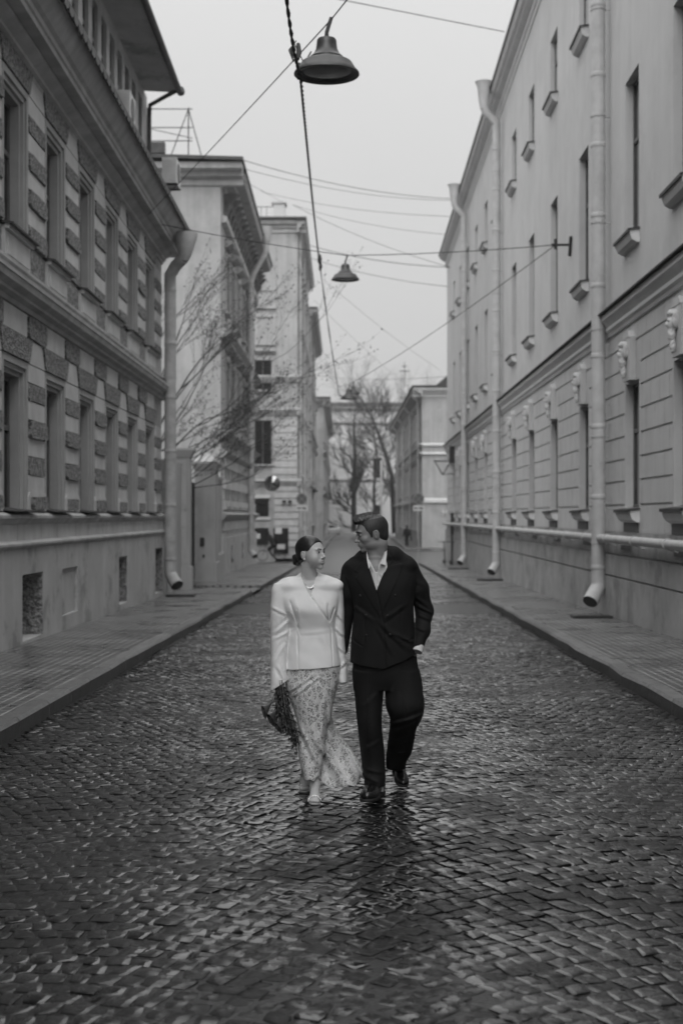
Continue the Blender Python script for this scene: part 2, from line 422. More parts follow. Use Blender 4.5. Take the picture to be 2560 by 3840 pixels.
def np_mesh(name, V, F, mats, parent=None, smooth=True, origin=(0, 0, 0)):
    me = bpy.data.meshes.new(name)
    V = np.asarray(V, dtype=np.float32) - np.array(origin, dtype=np.float32)
    F = np.asarray(F, dtype=np.int32); k = F.shape[1]
    me.vertices.add(len(V)); me.vertices.foreach_set('co', V.ravel())
    me.loops.add(F.size); me.loops.foreach_set('vertex_index', F.ravel())
    me.polygons.add(len(F)); me.polygons.foreach_set('loop_start', np.arange(0, F.size, k, dtype=np.int32))
    me.polygons.foreach_set('use_smooth', np.full(len(F), smooth))
    for m in (mats if isinstance(mats, (list, tuple)) else [mats]): me.materials.append(m)
    me.update(calc_edges=True); me.validate()
    o = bpy.data.objects.new(name, me); C.objects.link(o)
    o.location = Vector(origin) - (origin_of(parent) if parent else Vector((0, 0, 0))); o.parent = parent
    return o
tag(cobbles(), kind='structure')

# kerbs and pavements
KH = 0.13
def strip(name, fa, fb, z0, y0, y1, m, step=1.0):
    mb = MB(); n = int((y1-y0)/step)
    pts = [y0 + (y1-y0)*i/n for i in range(n+1)]
    for a, b_ in zip(pts, pts[1:]):
        za, zb = zg(a)+z0, zg(b_)+z0
        mb.add([(fa(a), a, za), (fb(a), a, za), (fb(b_), b_, zb), (fa(b_), b_, zb)], [(0, 1, 2, 3)])
    for y, in ((y0,), (y1,)): mb.add([(fa(y), y, zg(y)+z0-.002), (fb(y), y, zg(y)+z0-.002), (fb(y), y, zg(y)-.2), (fa(y), y, zg(y)-.2)], [(0, 1, 2, 3)])
    return tag(mb.build(name, m, recalc=False), kind='structure')
def kerb(name, f, sgn, y0, y1):
    """granite kerb stones laid end to end, each slightly off line"""
    rr = random.Random(int(y0*7+sgn)); mb = MB(); y = y0
    wx = rr.uniform(-.01, .01); wz = rr.uniform(-.01, .01)
    while y < y1:
        ln = rr.uniform(.9, 1.3); e = min(y+ln, y1)
        wx2 = rr.uniform(-.018, .018); wz2 = rr.uniform(-.012, .012)
        a, b_ = y+.009, e-.009
        x0, x1 = f(a)+wx, f(b_)+wx2; h0, h1 = zg(a)+KH+.012+wz, zg(b_)+KH+.012+wz2
        s = sgn*.17; c = -sgn*.0; r_ = sgn*.025
        prof = lambda x, h, g: [(x, g-.06), (x, h-.03), (x+r_, h), (x+s, h), (x+s, g-.06)]
        pa = [(p[0], a, p[1]) for p in prof(x0, h0, zg(a))]; pb = [(p[0], b_, p[1]) for p in prof(x1, h1, zg(b_))]
        mb.add(pa+pb, [(0, 1, 6, 5)], 1); mb.add(pa+pb, [(1, 2, 7, 6), (2, 3, 8, 7), (3, 4, 9, 8), (0, 1, 2, 3, 4), (5, 6, 7, 8, 9)], 0)
        wx, wz = wx2, wz2; y = e
    return tag(mb.build(name, [M['kerb'], M['kerb_side']]), kind='structure')
kerb('kerb_left', kl, -1, 2, 39.0); kerb('kerb_left_far', kl, -1, 42.5, 72); kerb('kerb_left_beyond', lambda y: kl(y), -1, 86, 214)
kerb('kerb_right', kr, 1, 2, 76); kerb('kerb_right_beyond', kr, 1, 112, 214)
strip('pavement_left', lambda y: -6.0, lambda y: kl(y)-.16, KH, 0, 39.0, M['paver'])
strip('pavement_left_middle', lambda y: -7.0, lambda y: kl(y)+.02, KH-.06, 39.0, 42.5, M['paver'])
strip('pavement_left_far', lambda y: -6.0, lambda y: kl(y)-.16, KH, 42.5, 72, M['paver'])
strip('pavement_left_beyond', lambda y: -4.0, lambda y: kl(y)-.16, KH, 86, 214, M['paver'], 4)
strip('pavement_right', lambda y: kr(y)+.16, lambda y: 6.6, KH, 0, 76, M['paver'])
strip('pavement_right_beyond', lambda y: kr(y)+.16, lambda y: 9, KH, 112, 214, M['paver'], 4)
# ------------------------------------------------------------------ facade helpers
def frame(x0, k=0.0, out=1):
    """facade running along the street: s = distance along, p = outwards to the street, z = height"""
    return lambda s, p, z: (x0 + k*s + out*p, s, z)
def frame_x(y0):
    """facade facing the camera: s = world x, p = towards the camera"""
    return lambda s, p, z: (s, y0 - p, z)
def relief(mb, ss, zs, depth, fr, matf=lambda s, z: 0, base=-0.4):
    ss = sorted(set(round(a, 4) for a in ss)); zs = sorted(set(round(a, 4) for a in zs))
    ns, nz = len(ss)-1, len(zs)-1
    D = [[depth((ss[i]+ss[i+1])/2, (zs[j]+zs[j+1])/2) for j in range(nz)] for i in range(ns)]
    for i in range(ns):
        for j in range(nz):
            s0, s1, z0, z1 = ss[i], ss[i+1], zs[j], zs[j+1]; d = D[i][j]; m = matf((s0+s1)/2, (z0+z1)/2)
            mb.add([fr(s0, d, z0), fr(s1, d, z0), fr(s1, d, z1), fr(s0, d, z1)], [(0, 1, 2, 3)], m)
            if i+1 < ns and abs(D[i+1][j]-d) > 1e-5:
                mm = m if d > D[i+1][j] else matf((ss[i+1]+ss[i+2])/2, (z0+z1)/2)
                e = D[i+1][j]; mb.add([fr(s1, d, z0), fr(s1, e, z0), fr(s1, e, z1), fr(s1, d, z1)], [(0, 1, 2, 3)], mm)
            if j+1 < nz and abs(D[i][j+1]-d) > 1e-5:
                mm = m if d > D[i][j+1] else matf((s0+s1)/2, (zs[j+1]+zs[j+2])/2)
                e = D[i][j+1]; mb.add([fr(s0, d, z1), fr(s0, e, z1), fr(s1, e, z1), fr(s1, d, z1)], [(0, 1, 2, 3)], mm)
def window_part(parent, fr, s0, s1, z0, z1, p, mats, mull=1, trans=(0.62,), name='window'):
    """casement frame as a part with its pane as a sub-part"""
    mb = MB(); t = .06
    mb.box(s0, s1, p, p+.05, z0, z0+t, 0, fr); mb.box(s0, s1, p, p+.05, z1-t, z1, 0, fr)
    mb.box(s0, s0+t, p, p+.048, z0+t, z1-t, 0, fr); mb.box(s1-t, s1, p, p+.048, z0+t, z1-t, 0, fr)
    for k in range(mull):
        c = s0 + (s1-s0)*(k+1)/(mull+1); mb.box(c-.03, c+.03, p, p+.044, z0+t, z1-t, 0, fr)
    for q in trans:
        c = z0+(z1-z0)*q; mb.box(s0+t, s1-t, p, p+.052, c-.035, c+.035, 0, fr)
    o0 = fr((s0+s1)/2, p, z0)
    f = mb.build(name, mats[0], parent, origin=o0)
    g = MB(); g.add([fr(s0+.02, p+.02, z0+.02), fr(s1-.02, p+.02, z0+.02), fr(s1-.02, p+.02, z1-.02), fr(s0+.02, p+.02, z1-.02)], [(0, 1, 2, 3)])
    g.build('pane', mats[1], f, origin=o0)
    return f
def copy_part(src, parent, delta, label=None):
    c = dup(src, parent, src.location + Vector(delta))
    return c
def sweep_wall(fr, s0, s1, prof, m=0, mb=None):
    mb = mb or MB(); mb.prism(prof, s0, s1, fr, m); return mb
def drainpipe(parent, x, y, ztop, zbot, r, m, wall_dir, name='drainpipe', fh=True, elbow_mat=None, n=16):
    """downpipe with collars, wall clamps, a funnel under the eaves and a shoe at the pavement"""
    mb = MB(); mb.tube([(x, y, zbot+.25), (x, y, ztop)], r, n)
    z = zbot+.55
    while z < ztop:
        mb.lathe([(r, z-.05), (r+.008, z-.04), (r+.008, z+.04), (r, z+.05)], x, y, n); z += 1.35
    p = mb.build(name, m, parent, origin=(x, y, zbot)); smooth_by_angle(p, 50)
    sh = MB(); dx = -wall_dir
    sh.tube([(x, y, zbot+.27), (x, y, zbot+.20), (x+dx*.05, y-.05, zbot+.10), (x+dx*.20, y-.22, zbot-.10)], [r*1.02, r*1.05, r*1.08, r*1.12], n, caps=False)
    o = sh.build('pipe_shoe', elbow_mat or m, p, origin=(x, y, zbot)); o.data.polygons.foreach_set('use_smooth', [True]*len(o.data.polygons))
    inn = MB(); inn.tube([(x+dx*.198, y-.217, zbot-.097), (x+dx*.199, y-.2185, zbot-.0985)], r*1.04, n); inn.build('shoe_mouth', M['iron'], p, origin=(x, y, zbot))
    z = zbot + 1.0
    while z < ztop-.2:
        c = MB(); c.lathe([(r, z-.012), (r+.012, z-.012), (r+.012, z+.012), (r, z+.012)], x, y, n)
        c.tube([(x+wall_dir*(r*.8), y+.02, z), (x+wall_dir*.38, y+.02, z)], .008, 5)
        c.build('pipe_clamp', M['pipe'], p, origin=(x, y, z)); z += 2.05
    return p
def mould(fr, s0, s1, prof, name, m, parent, origin):
    mb = MB(); mb.prism(prof, s0, s1, fr); return mb.build(name, m, parent, origin=origin)

H0 = 1.70          # levels below are heights above the eye line
# ------------------------------------------------------------------ the near left building
FL = frame(-4.60, 0.0, 1)
LB = empty('stone_building', (-4.6, 14, zg(14)))
tag(LB, 'near left building with chequered rough and smooth stone piers and a heavy cornice', 'building')
S0, S1 = -12.0, 36.4
piers = [-10.05 + 2.8*k for k in range(-1, 17)]         # each 1.2 m wide
piers = [p for p in piers if p < 34]
lows = (0.06, 2.22); ups = (3.98, 6.14)
ss = [S0, S1]; zs = [-.42, .06, 2.22, 2.95, 3.45, 3.98, 6.14, 6.5]
wins = []
for p in piers:
    a, b_ = p+1.2, p+2.8
    if b_ <= 35.2 and a >= S0: wins.append((a, b_))
for a, b_ in wins: ss += [a, b_, a+.10, b_-.10, a+.17, b_-.17, a+.23, b_-.23]
for z0, z1 in (lows, ups): zs += [z1-.10, z1-.17, z1-.23]
def dl(s, z):
    for z0, z1 in (lows, ups):
        if z0 < z < z1:
            for a, b_ in wins:
                if a < s < b_:
                    e = min(s-a, b_-s, z1-z)
                    return .035 if e < .10 else (.0 if e < .17 else (-.05 if e < .23 else -.235))
    return 0.0
mb = MB()
relief(mb, ss, [z+H0 for z in zs], lambda s, z: dl(s, z-H0), FL)
# solid body behind: sides, back, top
mb.box(S0, S1, -9.0, -.25, -1.9, 6.9+H0, 0, FL)
mb.add([FL(S1, -.4, -1.9), FL(S1, .0, -1.9), FL(S1, 0, 6.5+H0), FL(S1, -.4, 6.5+H0)], [(0, 1, 2, 3)])
mb.add([FL(S0, -.4, -1.9), FL(S0, .0, -1.9), FL(S0, 0, 6.5+H0), FL(S0, -.4, 6.5+H0)], [(0, 1, 2, 3)])
mb.build('wall', M['stucco_l'], LB, origin=(-4.6, 14, zg(14)))
# rusticated blocks
mbs, mbr = MB(), MB()
bj = random.Random(77)
def block(mbx, s0, s1, z0, z1, p, jag=0.0, ch=.012):
    if p > .055:          # hewn stone: uneven outline and depth
        p = p*bj.uniform(.7, 1.35); poly = []
        cs = [(s0, z0), (s1, z0), (s1, z1), (s0, z1)]
        for q in range(4):
            a, b_ = cs[q], cs[(q+1) % 4]
            for t in (.06, .3, .55, .8):
                j = bj.uniform(-.012, .008); px_, pz_ = a[0]+(b_[0]-a[0])*t, a[1]+(b_[1]-a[1])*t
                poly.append((px_ + (j if q in (1, 3) else 0), pz_ + (j if q in (0, 2) else 0)))
        mbx.plate(poly, 0.0, p, FL); return
    poly = [(s0+ch, z0), (s1-ch, z0), (s1, z0+ch), (s1, z1-ch), (s1-ch, z1), (s0+ch, z1), (s0, z1-ch), (s0, z0+ch)]
    mbx.plate(poly, 0.0, p, FL)
for z0, z1 in (lows, ups):
    n = 8; hgt = (z1-z0)/n
    for p in piers + [34.95]:
        e = p+1.2 if p < 34 else 36.15
        if p < S0: continue
        for k in range(n):
            zz = z0+k*hgt+H0
            rough = (k % 2 == 0)
            if z0 < 1 and k == 0:
                mbs.plate([(p-.05, zz), (e+.05, zz), (e+.05, zz+hgt*.8), (e-.05, zz+hgt*1.05), (p+.05, zz+hgt*1.05), (p-.05, zz+hgt*.8)], 0, .05, FL)
                block(mbr, p+.12, e-.12, zz+.03, zz+hgt*.82, .085)
            elif rough: block(mbr, p+.02, e-.02, zz+.006, zz+hgt-.012, .06)
            else: block(mbs, p+.015, e-.015, zz+.004, zz+hgt-.006, .032)
    # lintel course: rough flared stone above each window, smooth key between
    zt = z1+H0; rh = .36 if z0 < 1 else .36
    cs = [(p, p+1.2) for p in piers if p >= S0]
    for a, b_ in cs:
        mbs.plate([(a+.03, zt+.01), (b_-.03, zt+.01), (b_-.22, zt+rh-.01), (a+.22, zt+rh-.01)], 0, .034, FL)
    for a, b_ in wins:
        mbr.plate([(a-.01, zt+.01), (b_+.01, zt+.01), (b_+.20, zt+rh-.01), (a-.20, zt+rh-.01)], 0, .062, FL)
    if z0 < 1:
        for a, b_ in cs:
            c = (a+b_)/2
            block(mbr, c-.62, c+.62, zt+rh+.01, zt+rh+.34, .06); block(mbs, c+.65, c+1.4+.75, zt+rh+.01, zt+rh+.34, .032)
    else:
        for a, b_ in cs: pass
# panel band under upper windows, rough infill beside the panels
for p in piers:
    if p >= S0: block(mbr, p+.02, p+1.18, 3.52+H0, 3.92+H0, .03)
# small block course under the lower sills
s = S0
k = 0
while s < S1-.2:
    ln = 1.2 if k % 2 == 0 else 1.6
    block(mbs, s+.01, min(s+ln-.01, S1-.05), -.36+H0, -.12+H0, .05); s += ln; k += 1
o = mbs.build('smooth_stones', M['smooth_block'], LB, origin=(-4.6, 14, zg(14)))
# rough stones: subdivide and break up the faces so the edges are uneven
o = mbr.build('rough_stones', M['rough_block'], LB, origin=(-4.6, 14, zg(14)))
# plinth with basement openings
bas = [(20.0, 21.4, -1.78, -.84, .45), (22.85, 24.2, -1.62, -.86, .05), (28.7, 29.8, -1.80, -.84, .40), (34.3, 35.7, -1.9, -.80, .35), (13.5, 14.9, -1.6, -.84, .4), (8.2, 9.6, -1.6, -.84, .4)]
ss = [S0, S1+.04]; zs = [-3.9, -.42]
for a, b_, z0, z1, d in bas: ss += [a, b_]; zs += [z0, z1]
def dp(s, z):
    for a, b_, z0, z1, d in bas:
        if a < s < b_ and z0 < z < z1: return .12-d
    return .12
mb = MB(); relief(mb, ss, [z+H0 for z in zs], lambda s, z: dp(s, z-H0), FL)
mb.add([FL(S1+.04, -.4, -2.2), FL(S1+.04, .12, -2.2), FL(S1+.04, .12, -.42+H0), FL(S1+.04, -.4, -.42+H0)], [(0, 1, 2, 3)])
mb.build('plinth', M['plinth_l'], LB, origin=(-4.6, 14, zg(14)))
for a, b_, z0, z1, d in bas:
    if d > .1: mb = MB(); mb.box(b_-.03, b_-.001, .125-d, .112, z0+H0, z1+H0-.05, 0, FL); mb.build('basement_jamb', M['rough_block'], LB, origin=(-4.6, b_, z0+H0))
for i, (a, b_, z0, z1, d) in enumerate(bas):
    if d > .1: window_part(LB, FL, a, b_, z0+H0, z1+H0, .13-d, (M['frame_w'], M['glass']), 1, (), 'basement_window')
org = (-4.6, 14, zg(14))
def prof(pts): return [(p, z+H0) for p, z in pts]
mould(FL, S0, S1+.05, prof([(-.01, -.50), (.14, -.46), (.17, -.42), (.17, -.39), (.10, -.36), (-.01, -.35)]), 'plinth_moulding', M['trim_l'], LB, org)
mould(FL, S0, S1+.05, prof([(-.01, -.14), (.07, -.12), (.12, -.06), (.15, -.04), (.15, .0), (.10, .03), (-.01, .055)]), 'sill_course', M['trim_l'], LB, org)
mould(FL, S0, S1+.1, prof([(-.01, 2.94), (.05, 2.94), (.07, 3.00), (.16, 3.03), (.16, 3.07), (.26, 3.12), (.28, 3.2), (.30, 3.21), (.30, 3.25), (.13, 3.29), (.13, 3.40), (.17, 3.42), (.17, 3.46), (-.01, 3.50)]), 'string_course', M['trim_l'], LB, org)
mould(FL, S0, S1+.1, prof([(-.01, 6.44), (.04, 6.44), (.04, 6.50), (.10, 6.53), (.10, 6.58), (.18, 6.62), (.25, 6.66), (.25, 6.69), (-.01, 6.69)]), 'frieze_moulding', M['trim_l'], LB, org)
mould(FL, S0, S1+.55, prof([(-.01, 6.70), (.43, 6.70), (.43, 6.78), (.46, 6.80), (.46, 6.88), (.52, 6.92), (.60, 7.02), (.68, 7.14), (.71, 7.14), (.71, 7.18), (-.01, 7.20)]), 'cornice', M['trim_l'], LB, org)
mb = MB(); mb.prism(prof([(-4.0, 9.0), (-3.9, 8.6), (.76, 7.19), (.76, 7.24), (.70, 7.30)]), S0, S1+.6, FL)
s = S0                                                       # scalloped tin edge
while s < S1+.5:
    mb.plate([(s, 7.10+H0), (s+.17, 7.08+H0), (s+.30, 7.14+H0), (s+.36, 7.24+H0), (s, 7.24+H0)], .742, .775, FL); s += .36
mb.build('tin_roof', M['tin'], LB, origin=org)
# windows
wl = None
for a, b_ in wins:
    if b_ < 6: continue
    for z0, z1 in (lows, ups):
        window_part(LB, FL, a+.235, b_-.235, z0+H0, z1+H0-.235, -.228, (M['frame'], M['glass']))
        if z0 < 1:
            sl = MB(); sl.prism(prof([(-.30, .10), (.20, .052), (.20, .068), (-.30, .13)]), a+.0, b_-.0, FL); sl.build('window_sill', M['tin'], LB, origin=FL((a+b_)/2, 0, z0+H0))
        else:
            sl = MB(); sl.prism(prof([(-.30, 3.99), (.20, 3.93), (.20, 3.955), (-.30, 4.03)]), a-.04, b_+.04, FL)
            q = sl.build('window_sill', M['tin'], LB, origin=FL((a+b_)/2, 0, z0+H0))
            pn = MB(); pn.plate([(a+.02, 3.50+H0), (b_-.02, 3.50+H0), (b_-.02, 3.93+H0), (a+.02, 3.93+H0)], 0, .07, FL)
            pn.plate([(a+.15, 3.56+H0), (b_-.15, 3.56+H0), (b_-.15, 3.84+H0), (a+.15, 3.84+H0)], .07, .085, FL)
            pn.plate([(a+.0, 3.88+H0), (b_-.0, 3.88+H0), (b_-.0, 3.945+H0), (a+.0, 3.945+H0)], .071, .13, FL)
            pn.build('window_apron', M['smooth_block'], LB, origin=FL((a+b_)/2, 0, z0+H0))
# drainpipe at the end of the facade
pp = drainpipe(LB, -4.28, 35.6, 5.95+H0-.25, zg(35.6)+KH+.36, .145, M['pipe'], -1)
fn = MB()
fn.tube([(-4.28, 35.6, 5.95+H0-.28), (-4.28, 35.55, 6.0+H0), (-4.12, 35.4, 6.22+H0), (-3.9, 35.2, 6.38+H0)], [.15, .15, .15, .15], 16)
fn.tube([(-3.9, 35.2, 6.36+H0), (-3.86, 35.15, 6.48+H0), (-3.86, 35.15, 6.86+H0), (-3.86, 35.15, 6.98+H0)], [.14, .17, .30, .31], 16)
smooth_by_angle(fn.build('rain_hopper', M['pipe'], pp, origin=(-4.28, 35.6, 7.6)), 50)
sp = MB(); sp.tube([(-3.95, 36.9, 7.22+H0), (-3.82, 36.2, 7.14+H0), (-3.82, 35.6, 7.0+H0), (-3.86, 35.2, 6.9+H0)], .12, 12); sp.build('gutter_spout', M['tin'], LB, origin=(-3.9, 35.2, 8.6))
# attic storey: set-back windows under a wide boarded eave
FA = frame(-4.85, 0.0, 1)
mb = MB(); aw = [(s, s+.62) for s in np.arange(-8.0, 34.8, 1.05)]
ss = [-10, 35.5]; 
for a, b_ in aw: ss += [a, b_]
relief(mb, ss, [7.4+H0, 7.75+H0, 10.15+H0, 10.45+H0], lambda s, z: -.12 if (7.75 < z-H0 < 10.15 and any(a < s < b_ for a, b_ in aw)) else 0, FA)
mb.add([FA(35.5, 0, 7.2+H0), FA(35.5, -5, 7.2+H0), FA(35.5, -5, 10.45+H0), FA(35.5, 0, 10.45+H0)], [(0, 1, 2, 3)])
mb.build('attic_wall', M['trim_l'], LB, origin=org)
for a, b_ in aw:
    if b_ > 10: window_part(LB, FA, a+.01, b_-.01, 7.76+H0, 10.14+H0, -.115, (M['frame'], M['glass']), 0, (.35, .7), 'attic_window')
mb = MB(); mb.prism([(.82, 10.40+H0), (.82, 10.50+H0), (-5, 12.2+H0), (-5, 10.44+H0), (0, 10.44+H0)], -12, 34.95, FA)
mb.build('attic_eave', M['plinth_l'], LB, origin=org)
mb = MB(); mb.tube([FA(-12, .88, 10.47+H0), FA(34.9, .88, 10.40+H0)], .075, 10); mb.tube([FA(34.8, .86, 10.42+H0), FA(34.9, .55, 10.30+H0), FA(35.15, .12, 10.15+H0), FA(35.3, .08, 9.9+H0), FA(35.3, .08, 7.3+H0)], .055, 8)
mb.tube([FA(34.86, .9, 10.44+H0), FA(35.0, .9, 10.42+H0)], .10, 10)
mb.build('attic_gutter', M['tin'], LB, origin=org)
# two air conditioners on the attic wall
for k, (s, z) in enumerate(((30.2, 8.3), (35.2, 8.15))):
    ac = tag(MB(), None) if False else None
    b = MB(); b.box(s-.42, s+.42, .06, .42, z+H0, z+H0+.62, 0, FA if k == 0 else frame(-4.45, 0, 1))
    fr_ = FA if k == 0 else frame(-4.45, 0, 1)
    for j in range(9): b.box(s-.432, s-.42, .10, .38, z+H0+.06+j*.058, z+H0+.085+j*.058, 0, fr_)
    u = b.build('air_conditioner', M['frame_w'], None, origin=fr_(s, .2, z+H0))
    g = MB(); g.lathe([(.0, 0), (.24, 0), (.24, .012), (0, .012)], 0, 0, 24)
    g2 = MB(); g2.add([(fr_(s, .42, z+H0+.31)[0]+vz+.001, s+vx, z+H0+.31+vy) for vx, vy, vz in g.v], g.f); g2.build('fan_grille', M['iron'], u, origin=fr_(s, .42, z+H0+.3))
    bk = MB(); bk.box(s-.3, s-.26, -.0, .44, z+H0-.04, z+H0, 0, fr_); bk.box(s+.26, s+.3, -.0, .44, z+H0-.04, z+H0, 0, fr_); bk.build('bracket', M['iron'], u, origin=fr_(s, .2, z+H0))
    tag(u, ['white air conditioner under the attic eave of the near left building', 'white air conditioner beyond the roof edge, beside the second left building'][k], 'air conditioner')
# ------------------------------------------------------------------ surface nets: turns a signed field into one smooth closed mesh
def surface_nets(f, lo, hi, h):
    lo = np.array(lo, float); hi = np.array(hi, float)
    n = np.maximum(((hi-lo)/h).astype(int)+1, 3)
    ax = [lo[i]+h*np.arange(n[i]) for i in range(3)]
    X, Y, Z = np.meshgrid(*ax, indexing='ij')
    F = f(X, Y, Z).astype(np.float32)
    F[0], F[-1] = np.maximum(F[0], h), np.maximum(F[-1], h)
    F[:, 0], F[:, -1] = np.maximum(F[:, 0], h), np.maximum(F[:, -1], h)
    F[:, :, 0], F[:, :, -1] = np.maximum(F[:, :, 0], h), np.maximum(F[:, :, -1], h)
    I = F < 0
    c = [slice(0, -1), slice(1, None)]
    nx, ny, nz = F.shape
    cnt = np.zeros((nx-1, ny-1, nz-1), np.float32); acc = np.zeros((nx-1, ny-1, nz-1, 3), np.float32)
    corners = [(i, j, k) for i in (0, 1) for j in (0, 1) for k in (0, 1)]
    for a in corners:
        for d in range(3):
            if a[d]: continue
            b = list(a); b[d] = 1
            Fa, Fb = F[c[a[0]], c[a[1]], c[a[2]]], F[c[b[0]], c[b[1]], c[b[2]]]
            cr = (Fa < 0) != (Fb < 0)
            den = np.where(cr, Fa-Fb, 1); t = np.where(cr, Fa/den, 0)
            for q in range(3):
                acc[..., q] += np.where(cr, a[q] + (t if q == d else 0), 0)
            cnt += cr
    act = cnt > 0
    idx = -np.ones(act.shape, np.int64); idx[act] = np.arange(act.sum())
    gi = np.argwhere(act)
    V = lo + h*(gi + acc[act]/cnt[act][:, None])
    Fs = []
    for d in range(3):
        s0 = [slice(None)]*3; s1 = [slice(None)]*3; s0[d] = slice(0, -1); s1[d] = slice(1, None)
        A, B = I[tuple(s0)], I[tuple(s1)]
        e = np.argwhere(A != B); u, v = (d+1) % 3, (d+2) % 3
        e = e[(e[:, u] > 0) & (e[:, v] > 0) & (e[:, u] < idx.shape[u]) & (e[:, v] < idx.shape[v])]
        def g(du, dv):
            q = e.copy(); q[:, u] -= du; q[:, v] -= dv; return idx[q[:, 0], q[:, 1], q[:, 2]]
        q = np.stack([g(1, 1), g(0, 1), g(0, 0), g(1, 0)], 1)
        flip = ~A[e[:, 0], e[:, 1], e[:, 2]]
        q[flip] = q[flip][:, ::-1]
        Fs.append(q)
    Fc = np.concatenate(Fs); Fc = Fc[(Fc >= 0).all(1)]
    a, b, c_ = V[Fc[:, 0]], V[Fc[:, 1]], V[Fc[:, 2]]
    if (a*np.cross(b, c_)).sum() < 0: Fc = Fc[:, ::-1]
    return V, Fc
def smin(a, b, k):
    h = np.clip(0.5+0.5*(b-a)/k, 0, 1); return b+(a-b)*h - k*h*(1-h)
def smax(a, b, k): return -smin(-a, -b, k)
def ell(X, Y, Z, c, r, rz=0.0, rx=0.0, ry=0.0):
    x, y, z = X-c[0], Y-c[1], Z-c[2]
    if rz: cc, s = math.cos(rz), math.sin(rz); x, y = x*cc+y*s, -x*s+y*cc
    if rx: cc, s = math.cos(rx), math.sin(rx); y, z = y*cc+z*s, -y*s+z*cc
    if ry: cc, s = math.cos(ry), math.sin(ry); x, z = x*cc-z*s, x*s+z*cc
    k0 = np.sqrt((x/r[0])**2+(y/r[1])**2+(z/r[2])**2)
    k1 = np.sqrt((x/r[0]**2)**2+(y/r[1]**2)**2+(z/r[2]**2)**2)+1e-9
    return k0*(k0-1)/k1
def cap(X, Y, Z, a, b, ra, rb, flat=None):
    a = np.array(a, float); b = np.array(b, float); d = b-a; L2 = (d*d).sum()
    t = np.clip(((X-a[0])*d[0]+(Y-a[1])*d[1]+(Z-a[2])*d[2])/L2, 0, 1)
    x, y, z = X-a[0]-t*d[0], Y-a[1]-t*d[1], Z-a[2]-t*d[2]
    if flat: x, y, z = x/flat[0], y/flat[1], z/flat[2]
    return np.sqrt(x*x+y*y+z*z) - (ra+(rb-ra)*t)

# ------------------------------------------------------------------ the long right building
FR = frame(4.80, 0.0126, -1)
RB = empty('plastered_building', (5.05, 20, zg(20)))
tag(RB, 'long pale plastered right building with grooved ground floor and carved head keystones', 'building')
orr = (5.05, 20, zg(20))
R0, R1 = -12.0, 78.0
cols = [7.6, 12.0, 16.3, 20.5, 24.45, 29.85, 34.5, 39.1, 43.6, 48.4, 53.4, 57.9, 62.4, 67.2, 71.6]
W = 1.25
cols = [(c, c+W) for c in cols]
flo = [(0.14, 2.36), (4.96, 7.79), (10.3, 11.9)]
gro = [(.19-.02, .21), (.60, .64), (1.0, 1.04), (1.41, 1.45), (1.82, 1.86), (2.23, 2.27), (2.63, 2.67), (3.04, 3.08)]
ss = [R0, R1]; zs = [-.30, 3.44, 13.8]
for a, b_ in cols: ss += [a, b_, a-.10, b_+.10]
for z0, z1 in flo: zs += [z0, z1]
for z0, z1 in gro: zs += [z0, z1]
vj = []
rr = random.Random(5)
allz = [-.30]+[g[0] for g in gro]+[3.44]
def dr(s, z):
    for n_, (z0, z1) in enumerate(flo):
        if z0 < z < z1:
            for a, b_ in cols:
                if a < s < b_: return -.195 if n_ < 2 else -.16
    for z0, z1 in gro:
        if z0 < z < z1 and not any(a-.10 < s < b_+.10 and z < 2.7 for a, b_ in cols): return -.035
    return 0.0
mb = MB(); relief(mb, ss, [z+H0 for z in zs], lambda s, z: dr(s, z-H0), FR)
mb.box(R0, R1, -12, -.21, -2.2, 13.8+H0, 0, FR)
mb.add([FR(R1, -.31, -2.3), FR(R1, 0, -2.3), FR(R1, 0, 13.8+H0), FR(R1, -.31, 13.8+H0)], [(0, 1, 2, 3)])
mb.build('wall', M['stucco_r'], RB, origin=orr)
# fine vertical joints scratched between the grooves
mb = MB()
for j, (za, zb) in enumerate(zip([-.28, .21, .64, 1.04, 1.45, 1.86, 2.27, 2.67, 3.08], [.17, .60, 1.0, 1.41, 1.82, 2.23, 2.63, 3.04, 3.42])):
    s = 8 + (j % 2)*.36
    while s < 60:
        if not any(a-.2 < s < b_+.2 for a, b_ in cols) or zb > 3.3: mb.box(s-.006, s+.006, .0, .0025, za+H0, zb+H0, 0, FR)
        s += .72
mb.build('stone_joints', M['plinth_l'], RB, origin=orr)
# base course and plinth
def dq(s, z):
    for z0, z1 in ((-1.14, -1.11), (-.735, -.71)):
        if z0 < z < z1: return .0
    return .04 if z > -.72 else .10
mb = MB(); relief(mb, [R0, R1], [z+H0 for z in (-4.2, -1.14, -1.11, -.735, -.71, -.30)], lambda s, z: dq(s, z-H0), FR)
mb.add([FR(R1, -.3, -2.4), FR(R1, .1, -2.4), FR(R1, .1, -.72+H0), FR(R1, -.3, -.72+H0)], [(0, 1, 2, 3)])
s = 6
while s < 60: mb.box(s-.006, s+.006, .10, .1025, -1.11+H0, -.74+H0, 0, FR); mb.box(s+.3-.006, s+.3+.006, .10, .1025, -1.62+H0, -1.14+H0, 0, FR); s += .62
mb.build('plinth', M['plinth_r'], RB, origin=orr)
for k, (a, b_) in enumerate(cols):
    mb = MB(); mb.box(a+.05, b_-.05, .0, .045, -.295+H0, -.03+H0, 0, FR)  # raised dark plate, its colour standing for a recess in shade
    mb.build('recess_shade_panel', M['roofm'], RB, origin=FR((a+b_)/2, 0, -.3+H0))
mould(FR, R0, R1+.12, prof([(-.01, 3.40), (.04, 3.40), (.06, 3.46), (.10, 3.50), (.10, 3.56), (.07, 3.58), (.12, 3.64), (.18, 3.70), (.18, 3.80), (-.01, 3.86)]), 'band_course', M['trim_r'], RB, orr)
